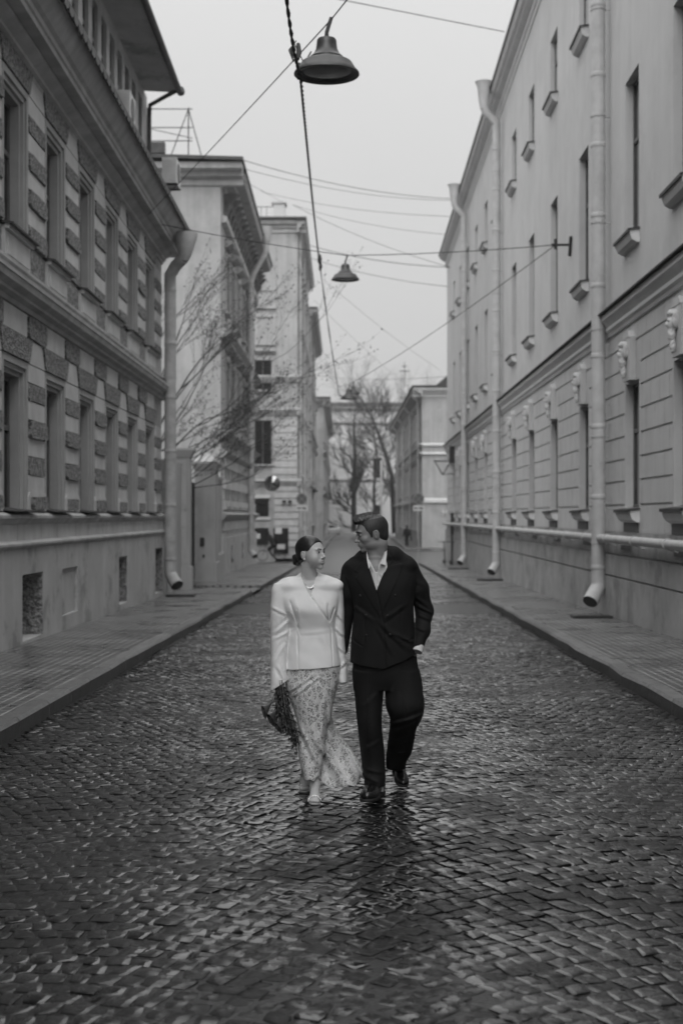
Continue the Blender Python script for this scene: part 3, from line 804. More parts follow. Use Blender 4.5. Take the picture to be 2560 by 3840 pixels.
mould(FR, R0, R1+.12, prof([(-.01, 3.87), (.25, 3.815), (.25, 3.84), (-.01, 3.99)]), 'band_flashing', M['tin'], RB, orr)
mould(FR, R0, R1+.35, prof([(-.01, 13.62), (.03, 13.62), (.05, 13.72), (.10, 13.76), (.10, 13.84), (.06, 13.86), (.08, 13.96), (.24, 14.02), (.26, 14.08), (.34, 14.10), (.40, 14.20), (.40, 14.26), (-.01, 14.28)]), 'cornice', M['trim_r'], RB, orr)
mb = MB(); mb.prism(prof([(-6, 17.2), (-6, 17.0), (.44, 14.24), (.44, 14.37), (.36, 14.40)]), R0, R1+.4, FR); mb.build('tin_roof', M['tin'], RB, origin=orr)
# windows
for k, (a, b_) in enumerate(cols):
    for n_, (z0, z1) in enumerate(flo):
        d = -.19 if n_ < 2 else -.155
        window_part(RB, FR, a, b_, z0+H0, z1+H0, d, (M['frame'], M['glass'] if n_ < 2 else M['blind']))
        sl = MB(); zz = z0+H0
        o0 = FR((a+b_)/2, 0, zz)
        sl.prism([(-.24, zz+.03), (-.24, zz+.0), (.20, zz-.06), (.20, zz-.035)], a-.10, b_+.10, FR)
        sl.box(a-.10, b_+.10, .175, .205, zz-.085, zz-.035, 0, FR)
        q = sl.build('window_sill', M['tin'], RB, origin=o0)
        sl = MB(); sl.prism([(-.01, zz-.012), (-.01, zz-.26), (.05, zz-.26), (.13, zz-.21), (.17, zz-.11), (.17, zz-.06)], a-.06, b_+.06, FR)
        sl.build('sill_moulding', M['trim_r'] if n_ < 2 else M['stucco_r'], q, origin=o0)
# carved keystones: a bearded head on a tapering block, one mesh copied along the row
def mask_field(X, Y, Z):        # local: X outwards, Y along, Z up, block 0.85 high
    f = ell(X, Y, Z, (.08, 0, .52), (.105, .105, .15))
    f = smin(f, ell(X, Y, Z, (.07, 0, .68), (.11, .16, .075)), .02)
    f = smin(f, ell(X, Y, Z, (.05, .13, .56), (.08, .05, .14)), .015); f = smin(f, ell(X, Y, Z, (.05, -.13, .56), (.08, .05, .14)), .015)
    f = smin(f, ell(X, Y, Z, (.19, 0, .50), (.032, .024, .045)), .012)
    f = smin(f, ell(X, Y, Z, (.165, 0, .57), (.03, .08, .016)), .012)
    f = smin(f, ell(X, Y, Z, (.10, 0, .34), (.075, .075, .13)), .02)
    f = smax(f, -ell(X, Y, Z, (.18, .042, .535), (.03, .028, .02)), .01); f = smax(f, -ell(X, Y, Z, (.18, -.042, .535), (.03, .028, .02)), .01)
    f = smax(f, -ell(X, Y, Z, (.19, 0, .425), (.04, .04, .012)), .01)
    f = smin(f, ell(X, Y, Z, (.08, 0, .14), (.055, .05, .13)), .02)
    f = f + .010*np.sin(Y*110)*np.sin(Z*70+X*40)*((Z > .6) | (Z < .4))
    return f
KV, KF = surface_nets(mask_field, (-.02, -.26, -.04), (.30, .26, .84), .012)
km = None
M['carving'] = mat('carving', .62, .85, .25, 9, .4, 40)
for k, (a, b_) in enumerate(cols):
    c = (a+b_)/2; o0 = FR(c, 0, 2.36+H0)
    mb = MB(); mb.plate([(c-.30, 2.37+H0), (c+.30, 2.37+H0), (c+.36, 3.12+H0), (c-.36, 3.12+H0)], 0, .10, FR)
    mb.plate([(c-.30, 3.12+H0), (c+.30, 3.12+H0), (c+.18, 3.24+H0), (c-.18, 3.24+H0)], 0, .11, FR)
    q = mb.build('keystone', M['stucco_r'], RB, origin=o0)
    if km is None:
        V = np.stack([o0[0]-.09-KV[:, 0]*.8, o0[1]+KV[:, 1]*.85, o0[2]+.04+KV[:, 2]*.88], 1)
        km = np_mesh('carved_head', V, KF[:, ::-1], M['carving'], q, True, o0)
    else:
        c2 = km.copy(); C.objects.link(c2); c2.parent = q; c2.location = (0, 0, 0)
# drainpipes
for y_, xo in ((27.3, .22), (47.6, .22), (62.4, .22)):
    x0 = FR(y_, xo, 0)[0]
    near = y_ < 30
    zb = zg(y_)+KH+.36
    pz = 13.1+H0 if not near else 14.6+H0
    p = drainpipe(RB, x0, y_, pz, zb, .135, M['pipe_r'], 1)
    if not near or True:
        f_ = MB(); f_.tube([(x0, y_, pz-.05), (x0, y_, pz+.05), (x0-.36, y_, pz+.42), (x0-.40, y_, pz+.6)], [.14, .145, .14, .14], 16)
        f_.tube([(x0-.40, y_, pz+.5), (x0-.42, y_, pz+.75), (x0-.42, y_, pz+1.25), (x0-.42, y_, pz+1.42)], [.14, .17, .22, .30], 16)
        smooth_by_angle(f_.build('rain_hopper', M['pipe_r'], p, origin=(x0, y_, zb)), 50)
# horizontal service pipe along the plinth
mb = MB(); mb.tube([FR(-5, .21, -.43+H0), FR(77.5, .21, -.43+H0)], .075, 12)
s = 3
while s < 77: mb.lathe([(0, 0)], 0, 0, 3) if False else mb.tube([FR(s-.02, .21, -.43+H0), FR(s+.02, .21, -.43+H0)], .09, 12); mb.tube([FR(s, .21, -.50+H0), FR(s, .04, -.56+H0)], .015, 5); s += 2.6
o = mb.build('service_pipe', M['pipe_r'], RB, origin=orr); smooth_by_angle(o, 50)
mb = MB(); 
for s in np.arange(21, 76, 4.4): mb.box(s-.5, s+.5, .04, .055, -.62+H0, -.53+H0, 0, FR)  # short dark panels on the plinth below the service pipe
mb.build('dark_plinth_panels', M['roofm'], RB, origin=orr)
# ------------------------------------------------------------------ gate pillars and yard wall on the left
def gate_pillar(y, x0, x1, zt, dpt, lab, pyramid):
    P = empty('gate_pillar', ((x0+x1)/2, y, zg(y)+KH)); g = zg(y)+KH
    org = ((x0+x1)/2, y, g)
    mb = MB(); 
    mb.box(x0, x1, y, y+dpt, g-.3, zt)
    mb.box(x0-.05, x1+.05, y-.05, y+dpt+.05, g-.3, g+.62); 
    if not pyramid: mb.box(x0+.10, x1-.10, y-.006, y, g+.75, zt-.25, 1)
    mb.build('shaft', [M['plaster2'], M['plinth_l']], P, origin=org)
    mb = MB(); mb.box(x0-.04, x1+.04, y-.04, y+dpt+.04, zt-.16, zt-.08); mb.box(x0-.12, x1+.12, y-.12, y+dpt+.12, zt, zt+.08); mb.box(x0-.08, x1+.08, y-.08, y+dpt+.08, zt-.08, zt)
    if pyramid:
        cx, cy = (x0+x1)/2, y+dpt/2
        mb.add([(x0-.1, y-.1, zt+.083), (x1+.1, y-.1, zt+.083), (x1+.1, y+dpt+.1, zt+.083), (x0-.1, y+dpt+.1, zt+.083), (cx, cy, zt+.42)], [(0, 1, 4), (1, 2, 4), (2, 3, 4), (3, 0, 4), (3, 2, 1, 0)])
    mb.build('cap', [M['plinth_l']], P, origin=org)
    return tag(P, lab, 'pillar', 'pillars of the yard gate')
g1 = gate_pillar(39.6, -4.75, -4.22, 1.80+H0, .5, 'slim flat-capped gate pillar right behind the drainpipe of the near left building', False)
g2 = gate_pillar(45.4, -4.68, -4.02, 1.64+H0, 1.2, 'broad plastered gate pillar with pyramid cap and a small intercom', True)
g = zg(45.4)+KH
mb = MB(); mb.box(-4.50, -4.38, 45.36, 45.399, g+1.15, g+1.42); mb.box(-4.48, -4.36, 45.34, 45.36, g+1.17, g+1.40); mb.box(-4.42, -4.36, 45.37, 45.399, g+.78, g+.88)
mb.build('intercom', M['iron'], g2, origin=(-4.4, 45.4, g))
gt = MB(); gt.box(-4.74, -4.68, 40.15, 45.35, zg(43)+.12, 1.05+H0)
y = 40.3
while y < 45.3: gt.box(-4.68, -4.665, y, y+.03, zg(43)+.2, 1.0+H0); y += .26
tag(gt.build('yard_gate', M['iron'], origin=(-4.7, 42.8, zg(43)+.12)), 'dark sheet iron gate closed between the two plastered gate pillars', 'gate')
mb = MB(); mb.box(-4.80, -4.45, 46.61, 52.98, -1.4, 1.30+H0); mb.box(-4.85, -4.38, 46.62, 52.97, 1.30+H0, 1.40+H0); mb.box(-4.9, -4.33, 46.63, 52.96, -1.4, zg(48)+.9)
mb.box(-4.80, -4.45, 36.45, 39.59, -1.4, 1.45+H0)
tag(mb.build('yard_wall', M['plaster2'], origin=(-4.6, 49, zg(49))), 'low plastered yard wall joining the broad gate pillar to the second left building', 'wall')

# ------------------------------------------------------------------ generic street block
def shell(P, org, x0, x1, y0, y1, zt, m):
    mb = MB(); mb.box(x0, x1, y0, y1, -1.8, zt); return mb.build('wall', m, P, origin=org)
def facade_windows(P, fr, s_list, w_, floors, p=0.02, ped=True, mt=('frame', 'glass'), trim='trim_l', sill=True):
    """applied window openings: dark recess built as a real box frame with pane"""
    src = {}
    for n_, (z0, z1, pedm) in enumerate(floors):
        o0 = None
        for s in s_list:
            a, b_ = s-w_/2, s+w_/2
            o = Vector(fr(s, 0, z0+H0))
            if n_ in src:
                for q in src[n_][1]: dup(q, P, q.location + (o-src[n_][0]))
                continue
            made = []
            mb = MB(); t = .13
            mb.box(a-t, a, 0, .09, z0+H0, z1+H0, 0, fr); mb.box(b_, b_+t, 0, .09, z0+H0, z1+H0, 0, fr); mb.box(a-t, b_+t, 0, .095, z1+H0, z1+H0+t, 0, fr)
            if pedm == 1: mb.prism([(0, z1+H0+.35), (.1, z1+H0+.36), (.30, z1+H0+.50), (.32, z1+H0+.58), (0, z1+H0+.66)], a-t-.1, b_+t+.1, fr)
            if pedm == 2:
                c = (a+b_)/2; mb.plate([(a-t-.15, z1+H0+.3), (b_+t+.15, z1+H0+.3), (c, z1+H0+.85)], 0, .30, fr)
            mb.box(a-t-.05, b_+t+.05, 0, .17, z0+H0-.10, z0+H0, 0, fr)
            q = mb.build('window_surround', M[trim], P, origin=tuple(o)); made.append(q)
            mb = MB(); mb.box(a, a+.06, 0, .03, z0+H0, z1+H0, 0, fr); mb.box(b_-.06, b_, 0, .03, z0+H0, z1+H0, 0, fr)
            mb.box(a+.06, b_-.06, 0, .03, z1+H0-.06, z1+H0, 0, fr); mb.box((a+b_)/2-.03, (a+b_)/2+.03, 0, .028, z0+H0, z1+H0-.06, 0, fr)
            f = mb.build('window', M[mt[0]], P, origin=tuple(o)); made.append(f)
            g_ = MB(); g_.add([fr(a, .012, z0+H0), fr(b_, .012, z0+H0), fr(b_, .012, z1+H0), fr(a, .012, z1+H0)], [(0, 1, 2, 3)]); g_.build('pane', M[mt[1]], f, origin=tuple(o))
            src[n_] = (o, made)

# second left building: blank end wall towards us, ornate street front
P2 = empty('blank_walled_building', (-4.6, 60, zg(60))); o2 = (-4.6, 60, zg(60))
tag(P2, 'second left building, blank plaster end wall and bracketed cornice, behind the bare tree', 'building')
shell(P2, o2, -16, -4.5, 53, 74, 12.6+H0, M['plaster2'])
F2 = frame(-4.5, 0, 1); F2e = frame_x(53)
def cornice2(P, fr, s0, s1, zt, d, org, ms='trim_l', name='cornice'):
    return mould(fr, s0, s1, [(-.01, zt-.75), (.10, zt-.70), (.10, zt-.5), (d*.45, zt-.42), (d*.5, zt-.28), (d*.9, zt-.22), (d, zt-.05), (d, zt), (-.01, zt+.05)], name, M[ms], P, org)
cornice2(P2, F2, 53.8, 74.5, 13.0+H0, .85, o2); 
mb = MB(); mb.prism([(-.01, 12.25+H0), (.1, 12.3+H0), (.1, 12.5+H0), (.38, 12.58+H0), (.42, 12.72+H0), (.77, 12.78+H0), (.8, 12.95+H0), (.8, 13.0+H0), (-.01, 13.05+H0)], -16, -3.66, F2e)
mb.build('end_cornice', M['trim_l'], P2, origin=o2)
mb = MB(); mb.prism([(-11.5, 13.35+H0), (.9, 13.02+H0), (.9, 13.14+H0), (-11.5, 13.5+H0)], 52.0, 74.6, F2); mb.build('tin_roof', M['tin'], P2, origin=o2)
mb = MB(); mb.box(-16, -6.5, 52.3, 52.6, 13.35+H0, 13.75+H0); mb.build('roof_parapet', M['tin'], P2, origin=o2)
mb = MB()
for s in np.arange(54.3, 74, 1.15):                                # carved brackets in pairs under the cornice
    mb.prism([(0, 11.4+H0), (.12, 11.4+H0), (.25, 11.9+H0), (.6, 12.3+H0), (0, 12.3+H0)], s, s+.35, F2)
    mb.lathe([(.02, 11.75+H0), (.2, 11.85+H0), (.24, 12.0+H0), (.1, 12.2+H0)], -4.4, s+.75, 8)
mb.build('cornice_brackets', M['ornament'], P2, origin=o2)
mould(F2, 53.2, 73.8, [(-.01, 10.95+H0), (.2, 11.0+H0), (.22, 11.2+H0), (-.01, 11.25+H0)], 'frieze', M['trim_l'], P2, o2)
for zt, d in ((6.9, .4), (3.15, .32), (2.4, .25), (.05, .25)):
    mould(F2, 53.1, 73.9, [(-.01, zt-.25+H0), (d*.3, zt-.22+H0), (d*.9, zt-.05+H0), (d, zt+H0), (-.01, zt+.12+H0)], 'string_course', M['trim_l'], P2, o2)
facade_windows(P2, F2, [55.6, 58.6, 61.6, 64.6, 67.6, 70.6, 73.0][:6], 1.15, [(.35, 2.05, 0), (3.9, 6.0, 1), (7.9, 10.0, 1)], trim='plaster4')
for s in np.arange(54.1, 73.6, 1.5):                                # rusticated pilasters on the ground floor
    mb = MB()
    for j in range(8): mb.box(s-.33, s+.33, 0, .13 if j % 2 else .05, -1.0+H0+j*.40+.02, -1.0+H0+j*.40+.38, 0, F2)
    mb.build('rusticated_pilaster', M['smooth_block'], P2, origin=F2(s, 0, H0))
mb = MB(); mb.box(53.0, 74.0, 0, .10, -3.2+H0, -.85+H0, 0, F2); mb.box(-16, -4.4, 0, .10, -3.2+H0, -.7+H0, 0, F2e)
mb.build('plinth', M['plinth_l'], P2, origin=o2)
for s in (57, 63, 69): mb = MB(); mb.box(s, s+.8, .10, .12, -1.9+H0, -1.2+H0, 0, F2); mb.build('basement_window', M['glass'], P2, origin=F2(s, 0, H0-1.9))
drainpipe(P2, -4.22, 66.5, 11.0+H0, zg(66)+.7, .13, M['pipe'], -1)
mb = MB(); mb.tube([(-4.22, 66.5, 10.95+H0), (-4.1, 66.5, 11.3+H0), (-3.55, 66.5, 12.3+H0), (-3.5, 66.5, 12.9+H0)], .13, 12); mb.tube([(-3.5, 66.5, 12.8+H0), (-3.5, 66.5, 13.5+H0)], [.16, .3], 12)
smooth_by_angle(mb.build('rain_hopper', M['pipe'], P2, origin=o2), 50)
# rails on its roof
mb = MB()
for z in (14.6, 14.1, 15.3): mb.tube([(-8.4, 53.5, z+H0), (-5.6, 53.5, z+H0)], .02, 5)
for x in (-8.2, -7.3, -5.75): mb.tube([(x, 53.5, 13.3+H0), (x, 53.5, 15.35+H0)], .025, 5)
mb.tube([(-6.5, 53.5, 13.3+H0), (-5.75, 53.5, 15.3+H0)], .02, 5); mb.tube([(-5.2, 53.5, 13.3+H0), (-5.75, 53.5, 15.3+H0)], .02, 5); mb.tube([(-8.3, 53.5, 14.8+H0), (-5.6, 53.5, 14.2+H0)], .015, 5)
mb.build('roof_railing', M['iron'], P2, origin=o2)

# third left building on the far corner
P3 = empty('corner_building', (-2.7, 90, zg(90))); o3 = (-2.7, 90, zg(90))
tag(P3, 'tall third left building on the far corner with banded ground floor and rooftop chimney', 'building')
shell(P3, o3, -16, -2.66, 86, 110, 17.2+H0, M['plaster3'])
F3 = frame(-2.66, 0, 1); F3e = frame_x(86)
cornice2(P3, F3, 85.5, 110.3, 17.8+H0, .5, o3); cornice2(P3, F3e, -16, -2.17, 17.79+H0, .5, o3, name='end_cornice')
mb = MB(); mb.box(-16, -2.1, 85.3, 110.4, 17.85+H0, 17.95+H0); mb.build('tin_roof', M['roofm'], P3, origin=o3)
for zt in (8.3, 6.3, 2.0):
    mould(F3, 85.8, 109.9, [(-.01, zt-.3+H0), (.06, zt-.25+H0), (.2, zt+H0), (.24, zt+.1+H0), (-.01, zt+.2+H0)], 'string_course', M['trim_l'], P3, o3)
    mould(F3e, -16, -2.46, [(-.01, zt-.3+H0), (.06, zt-.25+H0), (.2, zt+H0), (.235, zt+.1+H0), (-.01, zt+.2+H0)], 'end_string_course', M['trim_l'], P3, o3)
mb = MB()
for j in range(9):
    z = -1.9+j*.42
    if z > 1.6: break
    mb.box(-4.05, -2.63, 0, .06, z+.03+H0, z+.36+H0, 0, F3e); mb.box(86.0, 110, .0, .06, z+.03+H0, z+.36+H0, 0, F3)
for j in range(8): mb.box(-4.2, -2.7, 0, .05, 2.5+j*.42+H0, 2.5+j*.42+.36+H0, 0, F3e)
mb.build('banded_rustication', M['smooth_block'], P3, origin=o3)
facade_windows(P3, F3, list(np.arange(87.6, 109.5, 2.15)), 1.05, [(-.9, 1.3, 0), (2.6, 5.0, 0), (8.9, 10.9, 1), (12.2, 14.4, 1)])
facade_windows(P3, F3e, [-4.75, -7.4], 1.1, [(3.1, 5.75, 0), (7.6, 9.4, 1)])
facade_windows(P3, F3e, [-4.6, -7.4], .95, [(10.4, 12.0, 0), (12.6, 13.6, 0)], mt=('blind', 'blind'))
for s in (86.6, 96, 105): mb = MB(); mb.tube([F3(s, .14, -1.6+H0), F3(s, .14, 17.5+H0)], .09, 8); mb.build('drainpipe', M['plinth_l'], P3, origin=F3(s, .14, -1.6+H0))
mb = MB(); mb.box(-4.15, -3.45, 86.5, 87.6, 17.9+H0, 19.0+H0); mb.box(-4.25, -3.35, 86.4, 87.7, 19.0+H0, 19.12+H0); mb.build('chimney', M['plaster_pale'], P3, origin=o3)
mb = MB()
for x in np.arange(-6.3, -4.2, .35): mb.tube([(x, 86.6, 17.9+H0), (x, 86.6, 18.8+H0)], .02, 4)
mb.tube([(-6.4, 86.6, 18.8+H0), (-4.2, 86.6, 18.8+H0)], .025, 4); mb.build('roof_railing', M['iron'], P3, origin=o3)
# shop window and doorway in its end wall
mb = MB(); mb.box(-5.4, -4.4, 0, .05, -.05+H0, 1.0+H0, 0, F3e); mb.build('shop_window', M['glass'], P3, origin=o3)
mb = MB(); mb.box(-5.5, -4.3, .0, .12, 1.05+H0, 1.25+H0, 0, F3e); mb.box(-5.5, -4.3, 0, .1, -.25+H0, -.1+H0, 0, F3e); mb.build('shop_lintel', M['trim_r'], P3, origin=o3)
mb = MB(); mb.box(-4.1, -3.2, .065, .10, -2.3+H0, -.75+H0, 0, F3e); mb.build('shop_door', M['glass'], P3, origin=o3)
mb = MB(); mb.box(-4.0, -3.6, .10, .16, -1.1+H0, -.76+H0, 0, F3e); mb.box(-5.3, -4.9, .05, .1, -1.4+H0, -1.1+H0, 0, F3e); mb.build('shop_poster', M['trim_r'], P3, origin=o3)
mb = MB(); mb.box(-5.4, -4.4, .06, .09, -1.75+H0, -.75+H0, 0, F3e); mb.build('low_window', M['glass'], P3, origin=o3)
for x in (-3.55, -3.2): mb = MB(); mb.box(x, x+.2, .0, .4, .78+H0, .92+H0, 0, F3e); mb.build('floodlight', M['iron'], P3, origin=F3e(x, 0, .8+H0))

# fourth, fifth left buildings and the end of the street
P4 = empty('narrow_building', (-2.6, 120, zg(120))); o4 = (-2.6, 120, zg(120)); tag(P4, 'fourth left building, a little lower, seen edge on beyond the tall corner building', 'building')
shell(P4, o4, -14, -2.6, 110.02, 140, 15.4+H0, M['plaster4']); F4 = frame(-2.6, 0, 1); cornice2(P4, F4, 110.3, 140.4, 16+H0, .7, o4)
mb = MB(); mb.box(-14, -1.85, 110.3, 140.5, 16.06+H0, 16.2+H0); mb.build('tin_roof', M['roofm'], P4, origin=o4)
for zt in (2.2, 6.5): mould(F4, 110.1, 139.8, [(-.01, zt+H0), (.3, zt+.15+H0), (.3, zt+.25+H0), (-.01, zt+.35+H0)], 'string_course', M['trim_l'], P4, o4)
facade_windows(P4, F4, list(np.arange(111.6, 139.5, 2.3)), 1.1, [(-.8, 1.3, 0), (3.0, 5.4, 1), (7.5, 9.8, 1), (11.5, 13.6, 0)])
for s in (112, 128): mb = MB(); mb.tube([F4(s, .14, -2+H0), F4(s, .14, 15.5+H0)], .09, 8); mb.build('drainpipe', M['plinth_l'], P4, origin=F4(s, .14, -2+H0))
P5 = empty('farthest_left_building', (-1.9, 170, zg(170))); o5 = (-1.9, 170, zg(170)); tag(P5, 'farthest and lowest building of the left row with a pale lower front', 'building')
shell(P5, o5, -14, -1.9, 148, 214, 11.6+H0, M['plaster3']); F5 = frame(-1.9, 0, 1); F5e = frame_x(148); cornice2(P5, F5, 147.5, 214.3, 12.1+H0, .7, o5); cornice2(P5, F5e, -14, -1.22, 12.09+H0, .7, o5, name='end_cornice')
mb = MB(); mb.box(-14, -1.15, 147.2, 214.5, 12.15+H0, 12.3+H0); mb.build('tin_roof', M['tin'], P5, origin=o5)
for zt in (2.2, 6.5): mould(F5, 148, 214, [(-.01, zt+H0), (.3, zt+.15+H0), (.3, zt+.25+H0), (-.01, zt+.35+H0)], 'string_course', M['trim_l'], P5, o5)
facade_windows(P5, F5, list(np.arange(150, 213, 3.0)), 1.3, [(-.8, 1.6, 0), (3.2, 5.4, 1), (7.8, 9.8, 0)])
PE = empty('end_building', (3, 218, zg(218))); oe = (3, 218, zg(218)); tag(PE, 'pale wide building closing the far end of the street behind the trees', 'building')
shell(PE, oe, -14, 22, 218, 232, 16.2+H0, M['plaster_pale']); FE = frame_x(218); cornice2(PE, FE, -14.3, 22.3, 16.6+H0, .8, oe, 'plaster3')
for zt in (13.9, 5.2): mould(FE, -14, 22, [(-.01, zt+H0), (.4, zt+.2+H0), (.4, zt+.4+H0), (-.01, zt+.5+H0)], 'string_course', M['plaster3'], PE, oe)
facade_windows(PE, FE, [5.5, 9.2, 12.9], 1.3, [(-1.0, 1.6, 0), (5.7, 8.8, 0)])
mb = MB(); mb.box(-14, 22, 217.5, 219, 16.7+H0, 17.3+H0); mb.build('tin_roof', M['roofm'], PE, origin=oe)
mb = MB(); mb.box(-.7, 1.7, 214.2, 214.5, -1.0, .15); mb.box(-.75, 1.75, 214.15, 214.55, .15, .3)
tag(mb.build('low_wall', [M['plinth_l']], origin=(.5, 214, -1.0)), 'low dark wall across the far end of the street', 'wall')

# right side beyond the crossing
PR = empty('crossing_building', (8, 120, zg(120))); opr = (8, 120, zg(120)); tag(PR, 'two storey pale building across the side street on the right, with white sign letters', 'building')
shell(PR, opr, 6.5, 20, 115, 172, 9.6+H0, M['plaster2'])
FQ = frame(6.5, 0, -1); FQe = frame_x(115)
cornice2(PR, FQ, 114.3, 172.5, 10.3+H0, .75, opr); cornice2(PR, FQe, 5.75, 20, 10.29+H0, .75, opr, 'trim_r', 'end_cornice')
mb = MB(); mb.box(5.65, 20, 114.1, 172.6, 10.36+H0, 10.46+H0); mb.build('tin_roof', M['tin'], PR, origin=opr)
for zt, h in ((4.9, .12), (5.6, .15), (1.0, .3)):
    mould(FQe, 6.3, 20, [(-.01, zt+H0), (.2, zt+.05+H0), (.2, zt+h+H0), (-.01, zt+h+.1+H0)], 'end_string_course', M['trim_r'], PR, opr)
    mould(FQ, 114.8, 172, [(-.01, zt+H0), (.2, zt+.05+H0), (.2, zt+h+H0), (-.01, zt+h+.1+H0)], 'string_course', M['trim_l'], PR, opr)
facade_windows(PR, FQ, list(np.arange(118, 171, 3.6)), 1.3, [(-1.2, .8, 0), (1.9, 4.2, 1), (6.4, 8.6, 1)])
facade_windows(PR, FQe, [12.3], 1.2, [(6.2, 8.6, 1)])
for s in (117, 131, 146, 160): mb = MB(); mb.tube([FQ(s, .2, -2+H0), FQ(s, .2, 9.3+H0), FQ(s, .75, 9.9+H0)], .11, 8); mb.build('drainpipe', M['pipe'], PR, origin=FQ(s, .2, -2+H0))
mb = MB(); mb.prism([(0, 10.4+H0), (0, 12.2+H0), (-1.2, 12.2+H0), (-1.2, 10.4+H0)], 136, 138, FQ); mb.add([(7.6, 114.6, 10.5+H0), (10.4, 114.6, 12.9+H0), (10.5, 114.6, 10.5+H0), (7.6, 118, 10.5+H0), (10.4, 118, 12.9+H0), (10.5, 118, 10.5+H0)], [(0, 1, 2), (3, 4, 5), (0, 1, 4, 3), (1, 2, 5, 4)]); mb.build('dormer', M['iron'], PR, origin=opr)
mb = MB(); mb.lathe([(0, 8.1+H0), (.9, 8.1+H0)], 0, 0, 3) if False else None
# text on its end wall
def text_mesh(txt, size, ext, name, m, parent, loc, rot):
    cu = bpy.data.curves.new(name, 'FONT'); cu.body = txt; cu.size = size; cu.extrude = ext
    to = bpy.data.objects.new(name, cu); C.objects.link(to)
    me = bpy.data.meshes.new_from_object(to.evaluated_get(bpy.context.evaluated_depsgraph_get()))
    bpy.data.objects.remove(to); me.materials.clear(); me.materials.append(m)
    o = bpy.data.objects.new(name, me); C.objects.link(o); o.rotation_euler = rot
    o.location = Vector(loc) - origin_of(parent); o.parent = parent; return o
text_mesh('НАВ', .62, .04, 'sign_letters', M['trim_r'], PR, (8.12, 114.90, -.02+H0), (R(90), 0, 0))
# small church behind
PC = empty('church', (11.6, 262, -1)); tag(PC, 'distant church cupola topped by a thin cross rising behind the trees', 'church')
mb = MB(); mb.lathe([(4.5, -1), (4.5, 15), (4.8, 15.2), (4.6, 16), (3.6, 18.5), (2.2, 20.6), (.9, 22), (.7, 22.1), (.7, 23.2), (.95, 23.4), (.75, 24.3), (.25, 25), (.06, 25.3)], 11.6, 262, 20); smooth_by_angle(mb.build('cupola', M['plaster3'], PC, origin=(11.6, 262, -1)), 40)
mb = MB(); mb.box(11.52, 11.68, 261.9, 262.1, 25.2, 30.0); mb.box(10.7, 12.5, 261.92, 262.08, 28.2, 28.4); mb.box(11.1, 12.1, 261.92, 262.08, 29.1, 29.26); mb.build('cross', M['frame'], PC, origin=(11.6, 262, 25))
# ------------------------------------------------------------------ street things
F_ = 3267.0
def Q(x, y, Y): return ((x-784)/F_*Y, Y, 1.70+(1184-y)/F_*Y)      # measured point at distance Y
def lamp(c, lab):
    x, y, z = c; o0 = c
    P = empty('hanging_lamp', c)
    mb = MB(); mb.lathe([(.30, .012), (.345, .0), (.352, .008), (.345, .03), (.315, .06), (.275, .125), (.262, .14), (.235, .152), (.185, .168), (.180, .178), (.182, .190), (.170, .20), (.135, .235), (.115, .28), (.108, .33), (.104, .375), (.092, .392), (0, .396)], 0, 0, 40)
    mb.v = [(a+x, b+y, d+z) for a, b, d in mb.v]; smooth_by_angle(mb.build('lamp_shade', M['lampmetal'], P, origin=o0), 45)
    mb = MB(); mb.lathe([(.30, .012), (.275, .02), (.262, .035), (.255, .055)], 0, 0, 40); mb.v = [(a+x, b+y, d+z) for a, b, d in mb.v]; smooth_by_angle(mb.build('lamp_rim', M['iron'], P, origin=o0), 45)
    mb = MB(); mb.lathe([(.262, .035), (.22, .02), (.12, .008), (0.001, .004)], 0, 0, 40); mb.v = [(a+x, b+y, d+z) for a, b, d in mb.v]; smooth_by_angle(mb.build('lamp_glass', M['lampglass'], P, origin=o0), 60)
    mb = MB(); mb.tube([(x, y, z+.39), (x, y, z+.47), (x+.01, y, z+.50)], [.028, .018, .016], 8); mb.tube([(x-.0, y, z+.46), (x+.05, y, z+.62)], [.022, .02], 7); mb.build('lamp_hook', M['iron'], P, origin=o0)
    return tag(P, lab, 'street lamp', 'bell lamps hung over the street')
M['lampmetal'] = mat('lamp_enamel', .045, .4, .15, 5, spec=.6)
M['lampglass'] = mat('lamp_glass', .16, .18, .1, 8, spec=.6)
lp1 = Q(750, 172, 15.25); lamp(lp1, 'nearest and largest grey bell lamp, hung where the crossing wires meet at the top')
lp2 = Q(793, 643, 35.7); lamp(lp2, 'second bell lamp, hung from the crossing wire over mid street')
lp3 = Q(801, 917, 57.0); lamp(lp3, 'third bell lamp, overlapping the farthest one just above the distant tree')
lp4 = Q(811, 905, 70.0); lamp(lp4, 'farthest bell lamp, half hidden behind the third one')
def wire(pts, r, lab, sag=0.0, name='overhead_wire', grp=None, n=5, m='cable', cat='wire'):
    P = []; pts = [Vector(p) for p in pts]
    for a, b_ in zip(pts, pts[1:]):
        k = 14
        for i in range(k): t = i/k; q = a.lerp(b_, t); q.z -= sag*4*t*(1-t); P.append(q)
    P.append(pts[-1]); mb = MB(); mb.tube(P, r, n)
    o = mb.build(name, M[m], origin=tuple(pts[0])); return tag(o, lab, cat, grp)
